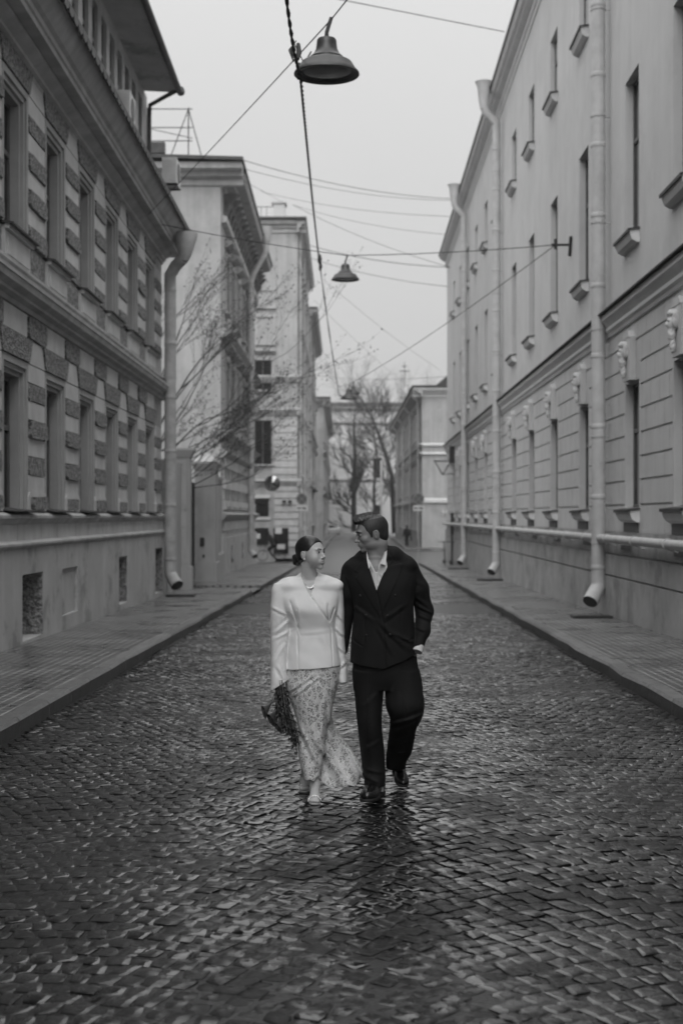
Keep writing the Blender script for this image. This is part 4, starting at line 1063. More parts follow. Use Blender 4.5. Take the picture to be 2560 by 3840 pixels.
# twisted main cable along the street
A = [(-.50, 1.0, 6.35), (-.50, 13.0, 6.42), Q(690, 172, 15.25), Q(733, 598, 35.7), Q(775, 888, 57.0), Q(783, 912, 70.0)]
cb = empty('twisted_cable', A[0]); tag(cb, 'thick twisted black cable running down the middle of the street overhead', 'cable')
for ph in (0, math.pi):
    mb = MB(); P = []
    for a, b_ in zip(A, A[1:]):
        a, b_ = Vector(a), Vector(b_); ln = (b_-a).length; k = int(ln/.06) if a[1] < 34 else int(ln/.4)
        for i in range(k):
            q = a.lerp(b_, i/k); d = ln*i/k; an = ph + (q.y)*2*math.pi/.42
            q.z -= .10*4*(i/k)*(1-i/k); rr_ = .010
            P.append((q.x+rr_*math.cos(an), q.y, q.z+rr_*math.sin(an)))
    mb.tube(P, .0105, 5); mb.build('cable_strand', M['cable'], cb, origin=A[0])
mb = MB()
for c, s_ in ((Q(684, 120, 14.7), .03), (Q(686, 165, 15.2), .028), (Q(733, 595, 35.6), .06), (Q(735, 612, 36), .05)):
    mb.tube([(c[0], c[1]-.1, c[2]-.10), (c[0]+.01, c[1], c[2]), (c[0], c[1]+.1, c[2]+.12)], [s_*.6, s_, s_*.7], 7)
for i in range(4):
    c = Vector(Q(680, 108, 14.7)); mb.tube([c+Vector((.0, 0, .07)), c+Vector((-.05-.01*i, .03*i, .0)), c+Vector((-.03, 0, -.09-.02*i)), c+Vector((.03, .02*i, -.05))], .006, 5)
mb.build('cable_splice', M['cable'], cb, origin=A[0])
an = Vector(Q(327, 506, 32.8)); hk = Vector(FR(32.3, .35, 6.15+H0))
w1 = wire([an, Vector(lp1)+Vector((.05, 0, .60)), (4.95, -4.5, 6.4)], .007, 'wire carrying the nearest lamp, anchored under the near left cornice', .03)
l2 = Vector(lp2)+Vector((.03, 0, .62))
w2 = wire([an, l2, hk], .010, 'wire carrying the second lamp from the left cornice to the right wall hook', .05)
l3 = Vector(lp3)+Vector((.02, 0, .6))
w3 = wire([hk, l3], .010, 'wire sloping from the right wall hook down to the third lamp', .15)
w4 = wire([Q(689, 168, 15.2), Q(703, 138, 15.6), Q(714, 118, 15.8)], .009, 'short stay wire beside the nearest lamp', 0)
w5 = wire([Q(676, 100, 14.9), Q(697, 142, 15.25)], .006, 'second short stay wire, steeper, from the cable splice', 0)
mb = MB(); mb.tube([FR(32.3, 0, 6.15+H0), FR(32.3, .45, 6.15+H0)], .03, 7); mb.tube([FR(32.3, .35, 6.05+H0), FR(32.3, .35, 6.28+H0)], .04, 7); mb.tube([FR(32.1, .02, 6.3+H0), FR(32.3, .02, 5.9+H0)], .05, 6)
tag(mb.build('wall_hook', M['iron'], origin=FR(32.3, 0, 6.15+H0)), 'dark iron wall hook on the right facade holding the lamp wires', 'hook')
for i, (a, b_, r_, lab) in enumerate([
    (Q(640, -30, 36), Q(1158, 72, 42), .030, 'thick blurred wire crossing the top of the sky towards the right eave'),
    (Q(541, 362, 53), Q(1038, 456, 64), .030, 'upper roof wire from the second left building to the right eave'),
    (Q(541, 382, 53), Q(1038, 460, 64), .022, 'roof wire just under the upper one, meeting it at the right eave'),
    (Q(600, 440, 86), Q(1045, 497, 70), .026, 'pale wire above the chimney, left corner building to right eave'),
    (Q(560, 415, 53), Q(660, 470, 86), .020, 'short wire from the second left roof down to the chimney'),
    (Q(672, 470, 86), Q(1050, 540, 72), .024, 'wire leaving the chimney nearly level'),
    (Q(672, 470, 86), Q(1050, 618, 75), .030, 'wire leaving the chimney and falling steeply to the right'),
    (Q(700, 560, 86), Q(1050, 614, 75), .045, 'thick bundle of wires above the second lamp'),
    (Q(706, 590, 100), Q(1050, 660, 76), .036, 'wire crossing just below the second lamp top'),
    (Q(740, 640, 110), Q(1010, 850, 150), .030, 'long faint wire falling to the right behind the third lamp'),
    (Q(722, 690, 110), Q(960, 905, 150), .026, 'fainter wire falling towards the distant church'),
    (Q(728, 862, 140), Q(1045, 863, 80), .028, 'level wire across the street above the third lamp'),
    (Q(775, 888, 57), Q(802, 884, 57.3), .014, 'short wire from the main cable to the third lamp'),
    (Q(760, 926, 110), Q(935, 928, 110), .026, 'level wire under the third lamp')]):
    wire([a, b_], r_*.42, lab, .3 if i not in (0, 4, 12) else 0)

# ------------------------------------------------------------------ bare trees
def grow(mb, tips, p, d, ln, r, depth, rr, trop=0.12, spread=0.6, n=5, kids=(2, 3), shrink=.72, wig=.18, bias=None):
    k = max(3, int(ln/.35)) if depth > 1 else 3
    pts = [p.copy()]; q = p.copy(); dd = d.copy()
    for i in range(k):
        dd = (dd + Vector((rr.gauss(0, wig), rr.gauss(0, wig), rr.gauss(0, wig)))*.5 + Vector((0, 0, trop*.5)) + (bias*.08 if bias else Vector())).normalized()
        q = q + dd*(ln/k); pts.append(q.copy())
    rads = [r*(1-.45*i/k) for i in range(k+1)]
    mb.tube(pts, rads, n if depth > 2 else (4 if depth > 1 else 3), caps=False)
    if depth <= 1: tips.append((pts[-1], dd)); tips.append((pts[len(pts)//2], dd))
    if depth == 0: return
    for j in range(rr.randint(*kids)+ (1 if depth <= 2 else 0)):
        t = rr.uniform(.35, 1.0) if j else 1.0
        b_ = pts[min(k, int(t*k))]
        ax = Vector((rr.gauss(0, 1), rr.gauss(0, 1), rr.gauss(0, 1)*.7)).normalized()
        nd = (dd + ax*spread*rr.uniform(.6, 1.3)).normalized()
        grow(mb, tips, b_, nd, ln*shrink*rr.uniform(.75, 1.15), max(r*.56, .0035), depth-1, rr, trop, spread, n, kids, shrink, wig, bias)
def tree_near():
    rr = random.Random(21)
    P = empty('bare_tree', (-6.6, 44, zg(44)))
    tag(P, 'bare budding tree spreading its twigs over the yard wall, behind the left drainpipe', 'tree')
    mb = MB(); tips = []
    base = Vector((-6.6, 44, zg(44))); mb.tube([base-Vector((0, 0, .3)), base+Vector((.1, 0, 1.5)), base+Vector((.25, -.1, 3.2))], [.24, .19, .16], 10)
    o = mb.build('trunk', M['bark'], P, origin=(-6.6, 44, zg(44)), smooth=True)
    mb = MB(); top = base+Vector((.25, -.1, 3.1))
    mains = [((.75, -.05, .22), 3.0, .055), ((.85, .1, .45), 3.2, .06), ((.6, -.1, .65), 3.2, .07), ((.45, .1, .9), 4.0, .08), ((.2, 0, 1.0), 4.2, .09), ((.9, 0, .12), 2.7, .05), ((-.3, .2, 1), 3, .08), ((.5, -.2, 1.0), 4.2, .065), ((.55, .15, .5), 3.2, .06), ((.3, -.2, 1.3), 4.6, .08)]
    for d, ln, r in mains:
        z0 = Vector((0, 0, rr.uniform(-.7, .5)))
        grow(mb, tips, top+z0, Vector(d).normalized(), ln*.84, r*.55, 4, rr, .07, .42, 5, (2, 3), .71, .17, Vector((.5, 0, .3)))
    mb.build('branches', M['bark'], P, origin=(-6.6, 44, zg(44)), recalc=False, smooth=True)
    mb = MB()
    for p, d in tips:
        for k in range(2):
            c = p + Vector((rr.gauss(0, .05), rr.gauss(0, .05), rr.gauss(0, .05))); s = rr.uniform(.012, .026)
            mb.add([c+Vector((s, 0, 0)), c+Vector((-s*.5, s*.8, 0)), c+Vector((-s*.5, -s*.8, 0)), c+Vector((0, 0, s*1.8)), c-Vector((0, 0, s))], [(0, 1, 3), (1, 2, 3), (2, 0, 3), (1, 0, 4), (2, 1, 4), (0, 2, 4)])
    mb.build('buds', M['bark'], P, origin=(-6.6, 44, zg(44)), recalc=False)
    print('near tree tips', len(tips))
tree_near()
def tree_far(name, lab, path, rads, seed, depth, ln, bias, sub=6):
    rr = random.Random(seed); o0 = tuple(path[0]); P = empty('far_bare_tree', o0); tag(P, lab, 'tree', 'bare trees at the end of the street')
    rads = [r_*.62 for r_ in rads]; mb = MB(); mb.tube(path, rads, 8); mb.build('trunk', M['bark_far'], P, origin=o0, smooth=True)
    mb = MB(); tips = []
    for i in range(1, len(path)):
        a, b_ = Vector(path[i-1]), Vector(path[i])
        for j in range(sub):
            p = a.lerp(b_, rr.random()); ang = rr.uniform(0, 6.28)
            d = Vector((math.cos(ang), math.sin(ang)*.5, rr.uniform(.1, .9))).normalized()
            grow(mb, tips, p, d, ln*rr.uniform(.7, 1.2), rads[i]*.40, depth, rr, .1, .6, 4, (3, 4), .70, .22, bias)
    mb.build('branches', M['bark_far'], P, origin=o0, recalc=False)
tree_far('a', 'leaning tree whose dark limb arches over the far roofs from the right', [Q(905, 1225, 178), Q(899, 1090, 178), Q(884, 1040, 178), Q(868, 995, 178), Q(855, 962, 178), Q(838, 930, 178), Q(820, 905, 178)], [.5, .45, .38, .32, .26, .18, .1], 4, 3, 3.2, Vector((-.2, 0, .3)))
tree_far('b', 'upright dense tree in front of the pale end building', [Q(813, 1221, 190), Q(812, 1120, 190), Q(815, 1050, 190), Q(812, 990, 190), Q(815, 940, 190)], [.6, .5, .4, .25, .12], 9, 3, 2.8, Vector((0, 0, .2)), 9)
tree_far('c', 'smaller tree between the upright tree and the leaning one', [Q(862, 1222, 200), Q(858, 1120, 200), Q(866, 1060, 200), Q(858, 990, 200)], [.4, .3, .22, .1], 14, 3, 2.6, Vector((0, 0, .3)), 8)
tree_far('d', 'wide hazy tree crown showing above the roof of the crossing building', [(10, 196, -1), (10.5, 196, 6), (10, 196, 13), (11, 196, 17)], [.5, .4, .25, .1], 17, 3, 3.6, Vector((0, 0, .4)), 9)
mb = MB(); mb.tube([Q(876, 1223, 176), Q(875, 1058, 176)], [.16, .12], 8); tag(mb.build('lamp_post', M['trim_r'], origin=Q(876, 1223, 176)), 'pale plain post standing at the foot of the leaning tree', 'post')

# ------------------------------------------------------------------ signs
def disc_sign(P, c, r, m1, m2, name='sign_disc'):
    mb = MB(); n = 36
    def ring(r0, r1, y0, m):
        vs = []
        for k in range(n):
            a = 2*math.pi*k/n; vs += [(c[0]+r0*math.cos(a), c[1]+y0, c[2]+r0*math.sin(a)), (c[0]+r1*math.cos(a), c[1]+y0, c[2]+r1*math.sin(a))]
        mb.add(vs, [(2*k, 2*k+1, (2*k+3) % (2*n), (2*k+2) % (2*n)) for k in range(n)], m)
    ring(0, r, 0, 1); ring(r*.97, r, -.003, 0); ring(r*.80, r*.93, -.004, 0) if m1 else None
    return mb
def no_stopping(x, y, Y, lab):
    c = Q(x, y, Y); g = zg(Y)+KH; P = empty('no_stopping_sign', (c[0], Y, g)); tag(P, lab, 'road sign', 'round no stopping signs facing the camera')
    mb = disc_sign(P, c, .30, 1, 1)
    for s_ in (1, -1):
        d = .215; w_ = .022
        mb.add([(c[0]-d-w_, c[1]-.006-.001*s_, c[2]-s_*d), (c[0]-d+w_, c[1]-.006-.001*s_, c[2]-s_*d), (c[0]+d+w_, c[1]-.006-.001*s_, c[2]+s_*d), (c[0]+d-w_, c[1]-.006-.001*s_, c[2]+s_*d)], [(0, 1, 2, 3)], 0)
    mb.build('sign_disc', [M['sign_ring'], M['sign_blue']], P, origin=(c[0], Y, g), recalc=False)
    b = MB(); z = c[2]-.48; b.box(c[0]-.30, c[0]+.30, Y-.008, Y+.004, z-.15, z+.15, 0); 
    b.box(c[0]-.24, c[0]-.05, Y-.012, Y-.009, z-.04, z+.02, 1); b.plate([(c[0]+.02, z-.03), (c[0]+.2, z-.06), (c[0]+.24, z-.02), (c[0]+.12, z+.04), (c[0]+.04, z+.03)], Y-.012, Y-.009, lambda s, p, zz: (s, p, zz), 1)
    b.build('tow_plate', [M['trim_r'], M['iron']], P, origin=(c[0], Y, g))
    b = MB(); b.tube([(c[0], Y+.04, g), (c[0], Y+.04, c[2]+.25)], .028, 8); b.build('sign_pole', M['pipe'], P, origin=(c[0], Y, g))
M['sign_ring'] = mat('sign_ring', .30, .5); M['sign_blue'] = mat('sign_field', .13, .4); M['sign_white'] = mat('sign_white', .65, .5); M['sign_red'] = mat('sign_red', .035, .4)
no_stopping(693, 1146, 75, 'round no stopping sign with tow plate on the left, above the woman')
no_stopping(961, 1146, 75, 'round no stopping sign with tow plate on the right, beside the side street')
# give way triangle on the corner of the right building
c = Q(1016, 1071, 72); wx = FR(72, 0, 0)[0]; P = empty('give_way_sign', (wx, 72, c[2])); tag(P, 'give way triangle on an arm at the far corner of the right building', 'road sign')
mb = MB(); h_ = .80; a_ = .46
mb.plate([(c[0]-a_, c[2]+.30), (c[0]+a_, c[2]+.30), (c[0], c[2]-.48)], 72.0, 71.985, lambda s, p, z: (s, p, z), 1)
out_ = [(c[0]-a_, c[2]+.30), (c[0]+a_, c[2]+.30), (c[0], c[2]-.48)]; inn = [(c[0]-a_*.80, c[2]+.235), (c[0]+a_*.80, c[2]+.235), (c[0], c[2]-.36)]
for i in range(3):
    j = (i+1) % 3; mb.add([(out_[i][0], 71.98, out_[i][1]), (out_[j][0], 71.98, out_[j][1]), (inn[j][0], 71.98, inn[j][1]), (inn[i][0], 71.98, inn[i][1])], [(0, 1, 2, 3)], 0)
mb.build('sign_face', [M['sign_red'], M['sign_white']], P, origin=(wx, 72, c[2]))
mb = MB(); mb.tube([(c[0]-.1, 72.03, c[2]+.28), (wx, 72.03, c[2]+.28)], .02, 6); mb.tube([(c[0], 72.03, c[2]-.40), (wx, 72.03, c[2]-.40)], .02, 6); mb.build('sign_arm', M['iron'], P, origin=(wx, 72, c[2]))
c = Q(1037, 1044, 71.5); mb = MB(); mb.box(c[0]-.13, c[0]+.13, 71.4, 71.6, c[2]-.42, c[2]+.42); mb.tube([c, (FR(71.5, 0, 0)[0], 71.5, c[2])], .02, 6)
tag(mb.build('sign_box', M['iron'], origin=(c[0], 71.5, c[2])), 'dark box seen edge on above the give way triangle', 'sign box')
# convex mirror at the left crossing
c = Q(625, 1110, 75); P = empty('traffic_mirror', (-4.5, 74, c[2])); tag(P, 'round convex traffic mirror on an arm at the end of the second left building', 'mirror')
mb = MB(); n = 36; prof_ = [(0.001, -.10), (.14, -.085), (.28, -.05), (.38, -.01), (.41, .0), (.42, .02), (.41, .05), (0.001, .06)]
b0 = []; 
for r_, dy in prof_:
    for k in range(n): a = 2*math.pi*k/n; b0.append((c[0]+r_*math.cos(a), c[1]+dy, c[2]+r_*math.sin(a)))
mb.add(b0, [(i*n+k, i*n+(k+1) % n, (i+1)*n+(k+1) % n, (i+1)*n+k) for i in range(len(prof_)-1) for k in range(n)])
M['mirror'] = mat('convex_mirror', .28, .12, metal=1.0); smooth_by_angle(mb.build('mirror_face', M['mirror'], P, origin=(-4.5, 74, c[2])), 50)
mb = MB(); mb.tube([(c[0], 75.06, c[2]+.05), (-4.5, 73.9, c[2]+.05)], .03, 6); mb.tube([(c[0]-.5, 74.9, c[2]+.0), (-4.5, 73.8, c[2]-.4)], .02, 6); mb.build('mirror_arm', M['iron'], P, origin=(-4.5, 74, c[2]))

# covers and drip slabs on the pavements
def slab(x, y, wx_, wy, lab, grp='drip slabs under the drainpipes'):
    g = zg(y)+KH; mb = MB(); mb.box(x-wx_, x+wx_, y-wy, y+wy, g+.004, g+.05); mb.box(x-wx_*.8, x+wx_*.8, y-wy*.7, y+wy*.7, g+.05, g+.055)
    tag(mb.build('drip_slab', M['iron'], origin=(x, y, g)), lab, 'slab', grp)
slab(4.60, 26.2, .36, .20, 'dark drip slab under the nearest right drainpipe'); slab(4.95, 46.8, .5, .25, 'dark drip slab under the middle right drainpipe'); slab(5.1, 61.5, .5, .3, 'dark drip slab under the farthest right drainpipe'); slab(-3.95, 35.0, .35, .2, 'dark drip slab under the left drainpipe')
g = zg(31)+KH; mb = MB(); mb.lathe([(.001, .012), (.30, .012), (.31, .006), (.36, .006), (.37, .001)], 0, 0, 36); mb.v = [(a-3.38, b+30.6, d+zg(30.6+b)+KH) for a, b, d in mb.v]
tag(mb.build('manhole_cover', M['iron'], origin=(-3.38, 30.6, g)), 'round iron manhole cover set in the left pavement', 'manhole cover')

# ------------------------------------------------------------------ far people and vehicles
def field_obj(name, f, lo, hi, h, mats, parent=None, origin=(0, 0, 0)):
    V, Fc = surface_nets(f, lo, hi, h); return np_mesh(name, V, Fc, mats, parent, True, origin)
M['coat'] = mat('black_coat', .012, .8); M['skin_far'] = mat('skin_far', .25, .6)
c = (5.55, 121.0, zg(121)+KH)
def ped(X, Y, Z):
    x, y, z = X-c[0], Y-c[1], Z-c[2]
    f = cap(x, y, z, (-.09, .05, .05), (-.09, 0, .85), .07, .10); f = smin(f, cap(x, y, z, (.06, -.15, .05), (.08, 0, .85), .07, .10), .04)
    f = smin(f, ell(x, y, z, (0, 0, 1.12), (.24, .17, .42)), .06); f = smin(f, ell(x, y, z, (0, 0, 1.36), (.25, .14, .14)), .05)
    f = smin(f, cap(x, y, z, (-.24, 0, 1.38), (-.33, .02, .85), .07, .06), .04); f = smin(f, cap(x, y, z, (.24, 0, 1.38), (.31, -.05, .85), .07, .06), .04)
    f = smin(f, ell(x, y, z, (0, 0, 1.66), (.10, .12, .135)), .04)
    f = smin(f, ell(x, y, z, (-.09, -.07, .05), (.05, .14, .05)), .03); return smin(f, ell(x, y, z, (.06, -.22, .05), (.05, .14, .05)), .03)
o = field_obj('person', ped, (c[0]-.5, c[1]-.5, c[2]-.02), (c[0]+.5, c[1]+.5, c[2]+1.85), .025, M['coat'], None, c)
tag(o, 'distant walker in a long black hooded coat on the right pavement', 'person')
def bag():
    mb = MB(); mb.box(c[0]+.30, c[0]+.42, c[1]-.2, c[1]+.1, c[2]+.45, c[2]+.8); return tag(mb.build('hand_bag', M['coat'], origin=(c[0]+.36, c[1], c[2]+.45)), 'black bag carried by the distant walker', 'bag')
bag()
# cyclist by the corner shop
g = zg(84); bx, by = -4.15, 84.3
B = empty('bicycle', (bx, by, g)); tag(B, 'dark bicycle with a rear rack ridden past the corner shop', 'bicycle')
for s_ in (-.52, .52):
    mb = MB(); pts = [(bx+s_+.31*math.cos(a), by, g+.33+.31*math.sin(a)) for a in np.linspace(0, 2*math.pi, 33)]; mb.tube(pts, .022, 6, caps=False)
    wl_ = mb.build('wheel', M['cable'], B, origin=(bx+s_, by, g+.33), smooth=True)
    sp_ = MB()
    for k in range(10): a = k*math.pi/5; sp_.tube([(bx+s_, by, g+.33), (bx+s_+.3*math.cos(a), by, g+.33+.3*math.sin(a))], .004, 3)
    sp_.tube([(bx+s_, by-.05, g+.33), (bx+s_, by+.05, g+.33)], .03, 6); sp_.build('spokes', M['pipe'], wl_, origin=(bx+s_, by, g+.33))
mb = MB(); J = lambda x, z: (bx+x, by, g+z)
for a, b_ in (((.52, .33), (.22, .33)), ((.22, .33), (.12, .85)), ((.22, .33), (-.38, .72)), ((.14, .78), (-.36, .86)), ((.52, .33), (.13, .78)), ((-.52, .33), (-.36, .9)), ((-.36, .9), (-.33, 1.02))): mb.tube([J(*a), J(*b_)], .02, 6)
mb.build('bicycle_frame', M['iron'], B, origin=(bx, by, g))
mb = MB(); mb.tube([(bx-.33, by-.26, g+1.04), (bx-.33, by+.26, g+1.04)], .014, 6); mb.build('handlebar', M['iron'], B, origin=(bx-.33, by, g+1.04))
mb = MB(); mb.box(bx+.02, bx+.28, by-.07, by+.07, g+.86, g+.92); mb.build('saddle', M['coat'], B, origin=(bx+.12, by, g+.9))
mb = MB(); mb.box(bx+.3, bx+.82, by-.1, by+.1, g+.70, g+.72); mb.box(bx+.35, bx+.8, by-.15, by+.15, g+.72, g+1.0, 1); mb.build('rear_rack', [M['iron'], M['frame_w']], B, origin=(bx+.5, by, g+.7))
def cyc(X, Y, Z):
    x, y, z = X-bx, Y-by, Z-g
    f = smin(cap(x, y, z, (.12, 0, .98), (-.10, 0, 1.42), .14, .16), ell(x, y, z, (.12, 0, .98), (.15, .17, .13)), .05)
    f = smin(f, ell(x, y, z, (-.2, 0, 1.66), (.10, .085, .12)), .03)
    for s_ in (-1, 1):
        f = smin(f, cap(x, y, z, (-.10, .17*s_, 1.42), (-.24, .20*s_, 1.2), .06, .045), .03); f = smin(f, cap(x, y, z, (-.24, .2*s_, 1.2), (-.36, .2*s_, 1.06), .045, .03), .02)
    f = smin(f, cap(x, y, z, (.1, -.1, .95), (-.18, -.11, .72), .085, .065), .04); f = smin(f, cap(x, y, z, (-.18, -.11, .72), (.06, -.11, .30), .06, .04), .03)
    f = smin(f, cap(x, y, z, (.1, .1, .95), (-.12, .11, .60), .085, .065), .04); f = smin(f, cap(x, y, z, (-.12, .11, .6), (.2, .11, .18), .06, .04), .03)
    return f
o = field_obj('person', cyc, (bx-.6, by-.4, g+.05), (bx+.5, by+.4, g+1.9), .022, M['coat'], None, (bx, by, g)); tag(o, 'dark clothed cyclist leaning forward on the bicycle by the corner shop', 'person')
# parked kick scooters and a bin at the right corner
def scooter(x, y, lab, lean):
    g = zg(y)+KH; P = empty('parked_scooter', (x, y, g)); tag(P, lab, 'scooter', 'kick scooters parked at the right corner'); o0 = (x, y, g)
    mb = MB(); mb.tube([(x, y-.45, g+.12), (x+lean, y-.55, g+1.15)], .03, 7); mb.build('stem', M['iron'], P, origin=o0)
    mb = MB(); mb.tube([(x+lean-.28, y-.55, g+1.13), (x+lean+.28, y-.55, g+1.13)], .018, 6); mb.build('handlebar', M['iron'], P, origin=o0)
    mb = MB(); mb.box(x-.08, x+.08, y-.4, y+.4, g+.12, g+.17); mb.build('deck', M['iron'], P, origin=o0)
    for d in (-.5, .48):
        mb = MB(); mb.tube([(x+.0, y+d+.1*math.cos(a), g+.105+.08*math.sin(a)) for a in np.linspace(0, 2*math.pi, 17)], .028, 6, caps=False); mb.build('wheel', M['cable'], P, origin=(x, y+d, g+.1))
scooter(5.42, 70.5, 'nearer parked scooter leaning on the right building corner', .05); scooter(5.2, 72.2, 'farther parked scooter standing behind the leaning one', -.05)
mb = MB(); g = zg(69.6)+KH; mb.box(5.58, 5.84, 69.4, 69.7, g, g+.30); tag(mb.build('doorstep_box', M['iron'], origin=(5.7, 69.5, g)), 'small black box on the pavement beside the scooters', 'box')
c0 = Q(1037, 1178, 71); g = zg(71)+KH; mb = MB(); mb.tube([(c0[0], 71, g), (c0[0], 71, c0[2])], .05, 8); mb.box(c0[0]-.06, c0[0]+.10, 70.95, 71.05, c0[2]-1.1, c0[2]-.02); tag(mb.build('sign_post', M['iron'], origin=(c0[0], 71, g)), 'thin black post at the far corner of the right building', 'post')
# small pale car far down on the left
cx, cy = -1.15, 205; g = zg(cy)
CAR = empty('parked_car', (cx, cy, g)); tag(CAR, 'tiny pale car parked at the far left end of the street', 'car'); o0 = (cx, cy, g)
mb = MB(); mb.prism([(-2.1, .3), (-2.15, .75), (-1.2, .9), (-.6, 1.4), (.9, 1.42), (1.6, .95), (2.1, .85), (2.1, .3)], -.82, .82, lambda s, p, z: (cx+s, cy+p, g+z)); mb.build('body', M['trim_r'], CAR, origin=o0)
mb = MB(); mb.prism([(-1.17, .93), (-.62, 1.36), (-.55, 1.36), (-1.05, .93)], -.68, .68, lambda s, p, z: (cx+s, cy+p-.03, g+z)); mb.build('windscreen', M['glass'], CAR, origin=o0)
for sx in (-.72, .72):
    for sy in (-1.3, 1.3):
        mb = MB(); mb.tube([(cx+sx-.1, cy+sy, g+.32), (cx+sx+.1, cy+sy, g+.32)], .32, 16); mb.build('wheel', M['cable'], CAR, origin=(cx+sx, cy+sy, g+.32))
    mb = MB(); mb.box(cx+sx*.8-.15, cx+sx*.8+.15, cy-2.17, cy-2.12, g+.6, g+.72); mb.build('headlight', M['glass'], CAR, origin=o0)
# ------------------------------------------------------------------ the couple
class Stack:
    """a body of elliptical slices: rows of (z, x centre, y centre, rx, ry)"""
    def __init__(s, rows, pw=2.0):
        s.r = np.array(sorted(rows), float); s.pw = pw
    def __call__(s, X, Y, Z):
        r = s.r; z = r[:, 0]
        cx, cy, rx, ry = (np.interp(Z, z, r[:, k]) for k in (1, 2, 3, 4))
        q = (np.abs((X-cx)/rx)**s.pw + np.abs((Y-cy)/ry)**s.pw)**(1/s.pw)
        f = (q-1)*np.minimum(rx, ry)
        return np.maximum(f, np.maximum(Z-z[-1], z[0]-Z))
def vstack(rows, Y0, pw=2.0):
    """rows: (image row, left edge, right edge, half depth, dy)"""
    out = []
    for y, xl, xr, ry, dy in rows:
        Yc = Y0+dy; a, b_ = Q(xl, y, Yc), Q(xr, y, Yc); out.append((a[2], (a[0]+b_[0])/2, Yc, (b_[0]-a[0])/2, ry))
    out.sort(); fine = []
    zz = np.array([o[0] for o in out]); 
    zi = np.linspace(zz[0], zz[-1], len(zz)*6)
    cols = [smooth1(zz, np.array([o[k] for o in out]), zi) for k in range(1, 5)]
    return Stack([(zi[i], *[c[i] for c in cols]) for i in range(len(zi))], pw)
def smooth1(x, y, xi):
    """monotone-ish cubic (Catmull-Rom on uneven knots)"""
    m = np.gradient(y, x); k = np.clip(np.searchsorted(x, xi)-1, 0, len(x)-2); h = x[k+1]-x[k]; t = (xi-x[k])/h
    return (2*t**3-3*t**2+1)*y[k]+(t**3-2*t**2+t)*h*m[k]+(-2*t**3+3*t**2)*y[k+1]+(t**3-t**2)*h*m[k+1]
def chain(X, Y, Z, pts, k=.03, flat=None):
    f = None
    for (a, ra), (b_, rb) in zip(pts, pts[1:]):
        g_ = cap(X, Y, Z, a, b_, ra, rb, flat); f = g_ if f is None else smin(f, g_, k)
    return f
def inpoly(X, Z, poly):
    """signed distance (negative inside) in the X-Z plane"""
    d = np.full(X.shape, 1e9); s = np.zeros(X.shape, bool); n = len(poly)
    for i in range(n):
        ax, az = poly[i]; bx_, bz = poly[(i+1) % n]; ex, ez = bx_-ax, bz-az; wx_, wz = X-ax, Z-az
        t = np.clip((wx_*ex+wz*ez)/(ex*ex+ez*ez+1e-12), 0, 1); d = np.minimum(d, (wx_-t*ex)**2+(wz-t*ez)**2)
        c_ = ((az > Z) != (bz > Z)) & (X < (bx_-ax)*(Z-az)/((bz-az) if abs(bz-az) > 1e-9 else 1e-9)+ax); s ^= c_
    d = np.sqrt(d); return np.where(s, -d, d)
def crease(X, Z, a, b_, w_, amp):
    """a groove along a seam, in the X-Z plane"""
    ex, ez = b_[0]-a[0], b_[1]-a[1]; t = np.clip(((X-a[0])*ex+(Z-a[1])*ez)/(ex*ex+ez*ez), 0, 1)
    d2 = (X-a[0]-t*ex)**2+(Z-a[1]-t*ez)**2
    return amp*np.exp(-d2/(w_*w_))*np.minimum(1, np.minimum(t, 1-t)*6+.3)
def fold(X, Z, a, b_, w_, amp):
    """a raised soft fold with a valley on its lower side"""
    ex, ez = b_[0]-a[0], b_[1]-a[1]; ln = math.hypot(ex, ez); t = ((X-a[0])*ex+(Z-a[1])*ez)/(ln*ln)
    d = ((X-a[0])*ez-(Z-a[1])*ex)/ln; win = np.clip(np.minimum(t+.15, 1.15-t)*3, 0, 1)
    return -amp*win*(np.exp(-(d/w_)**2)-.7*np.exp(-((d-1.6*w_)/w_)**2))
def QX(p, Y): q = Q(p[0], p[1], Y); return (q[0], q[2])
def front_y(f, x, z, y0, y1, step=.002):
    ys_ = np.arange(y0, y1, step); v = f(np.full(ys_.shape, x), ys_, np.full(ys_.shape, z)); i = np.argmax(v < 0)
    return ys_[i] if v.min() < 0 else y1
class HeadFrame:
    def __init__(s, c, yaw, pitch, scale, roll=0.0):
        """yaw: 0 faces the camera, positive turns to the viewer's right; pitch up positive"""
        s.c = np.array(c); s.s = scale
        f = np.array([math.sin(yaw)*math.cos(pitch), -math.cos(yaw)*math.cos(pitch), math.sin(pitch)])
        u = np.cross(np.array([0, 0, 1.0]), f); u /= np.linalg.norm(u)      # head's own left
        t = np.cross(f, u)
        cr_, sr = math.cos(roll), math.sin(roll); u2 = u*cr_+t*sr; t2 = -u*sr+t*cr_
        s.f, s.u, s.t = f, u2, t2
    def loc(s, X, Y, Z):
        x, y, z = (X-s.c[0])/s.s, (Y-s.c[1])/s.s, (Z-s.c[2])/s.s
        return x*s.u[0]+y*s.u[1]+z*s.u[2], x*s.f[0]+y*s.f[1]+z*s.f[2], x*s.t[0]+y*s.t[1]+z*s.t[2]
    def w(s, u, v, t): return tuple(s.c + s.s*(u*s.u+v*s.f+t*s.t))
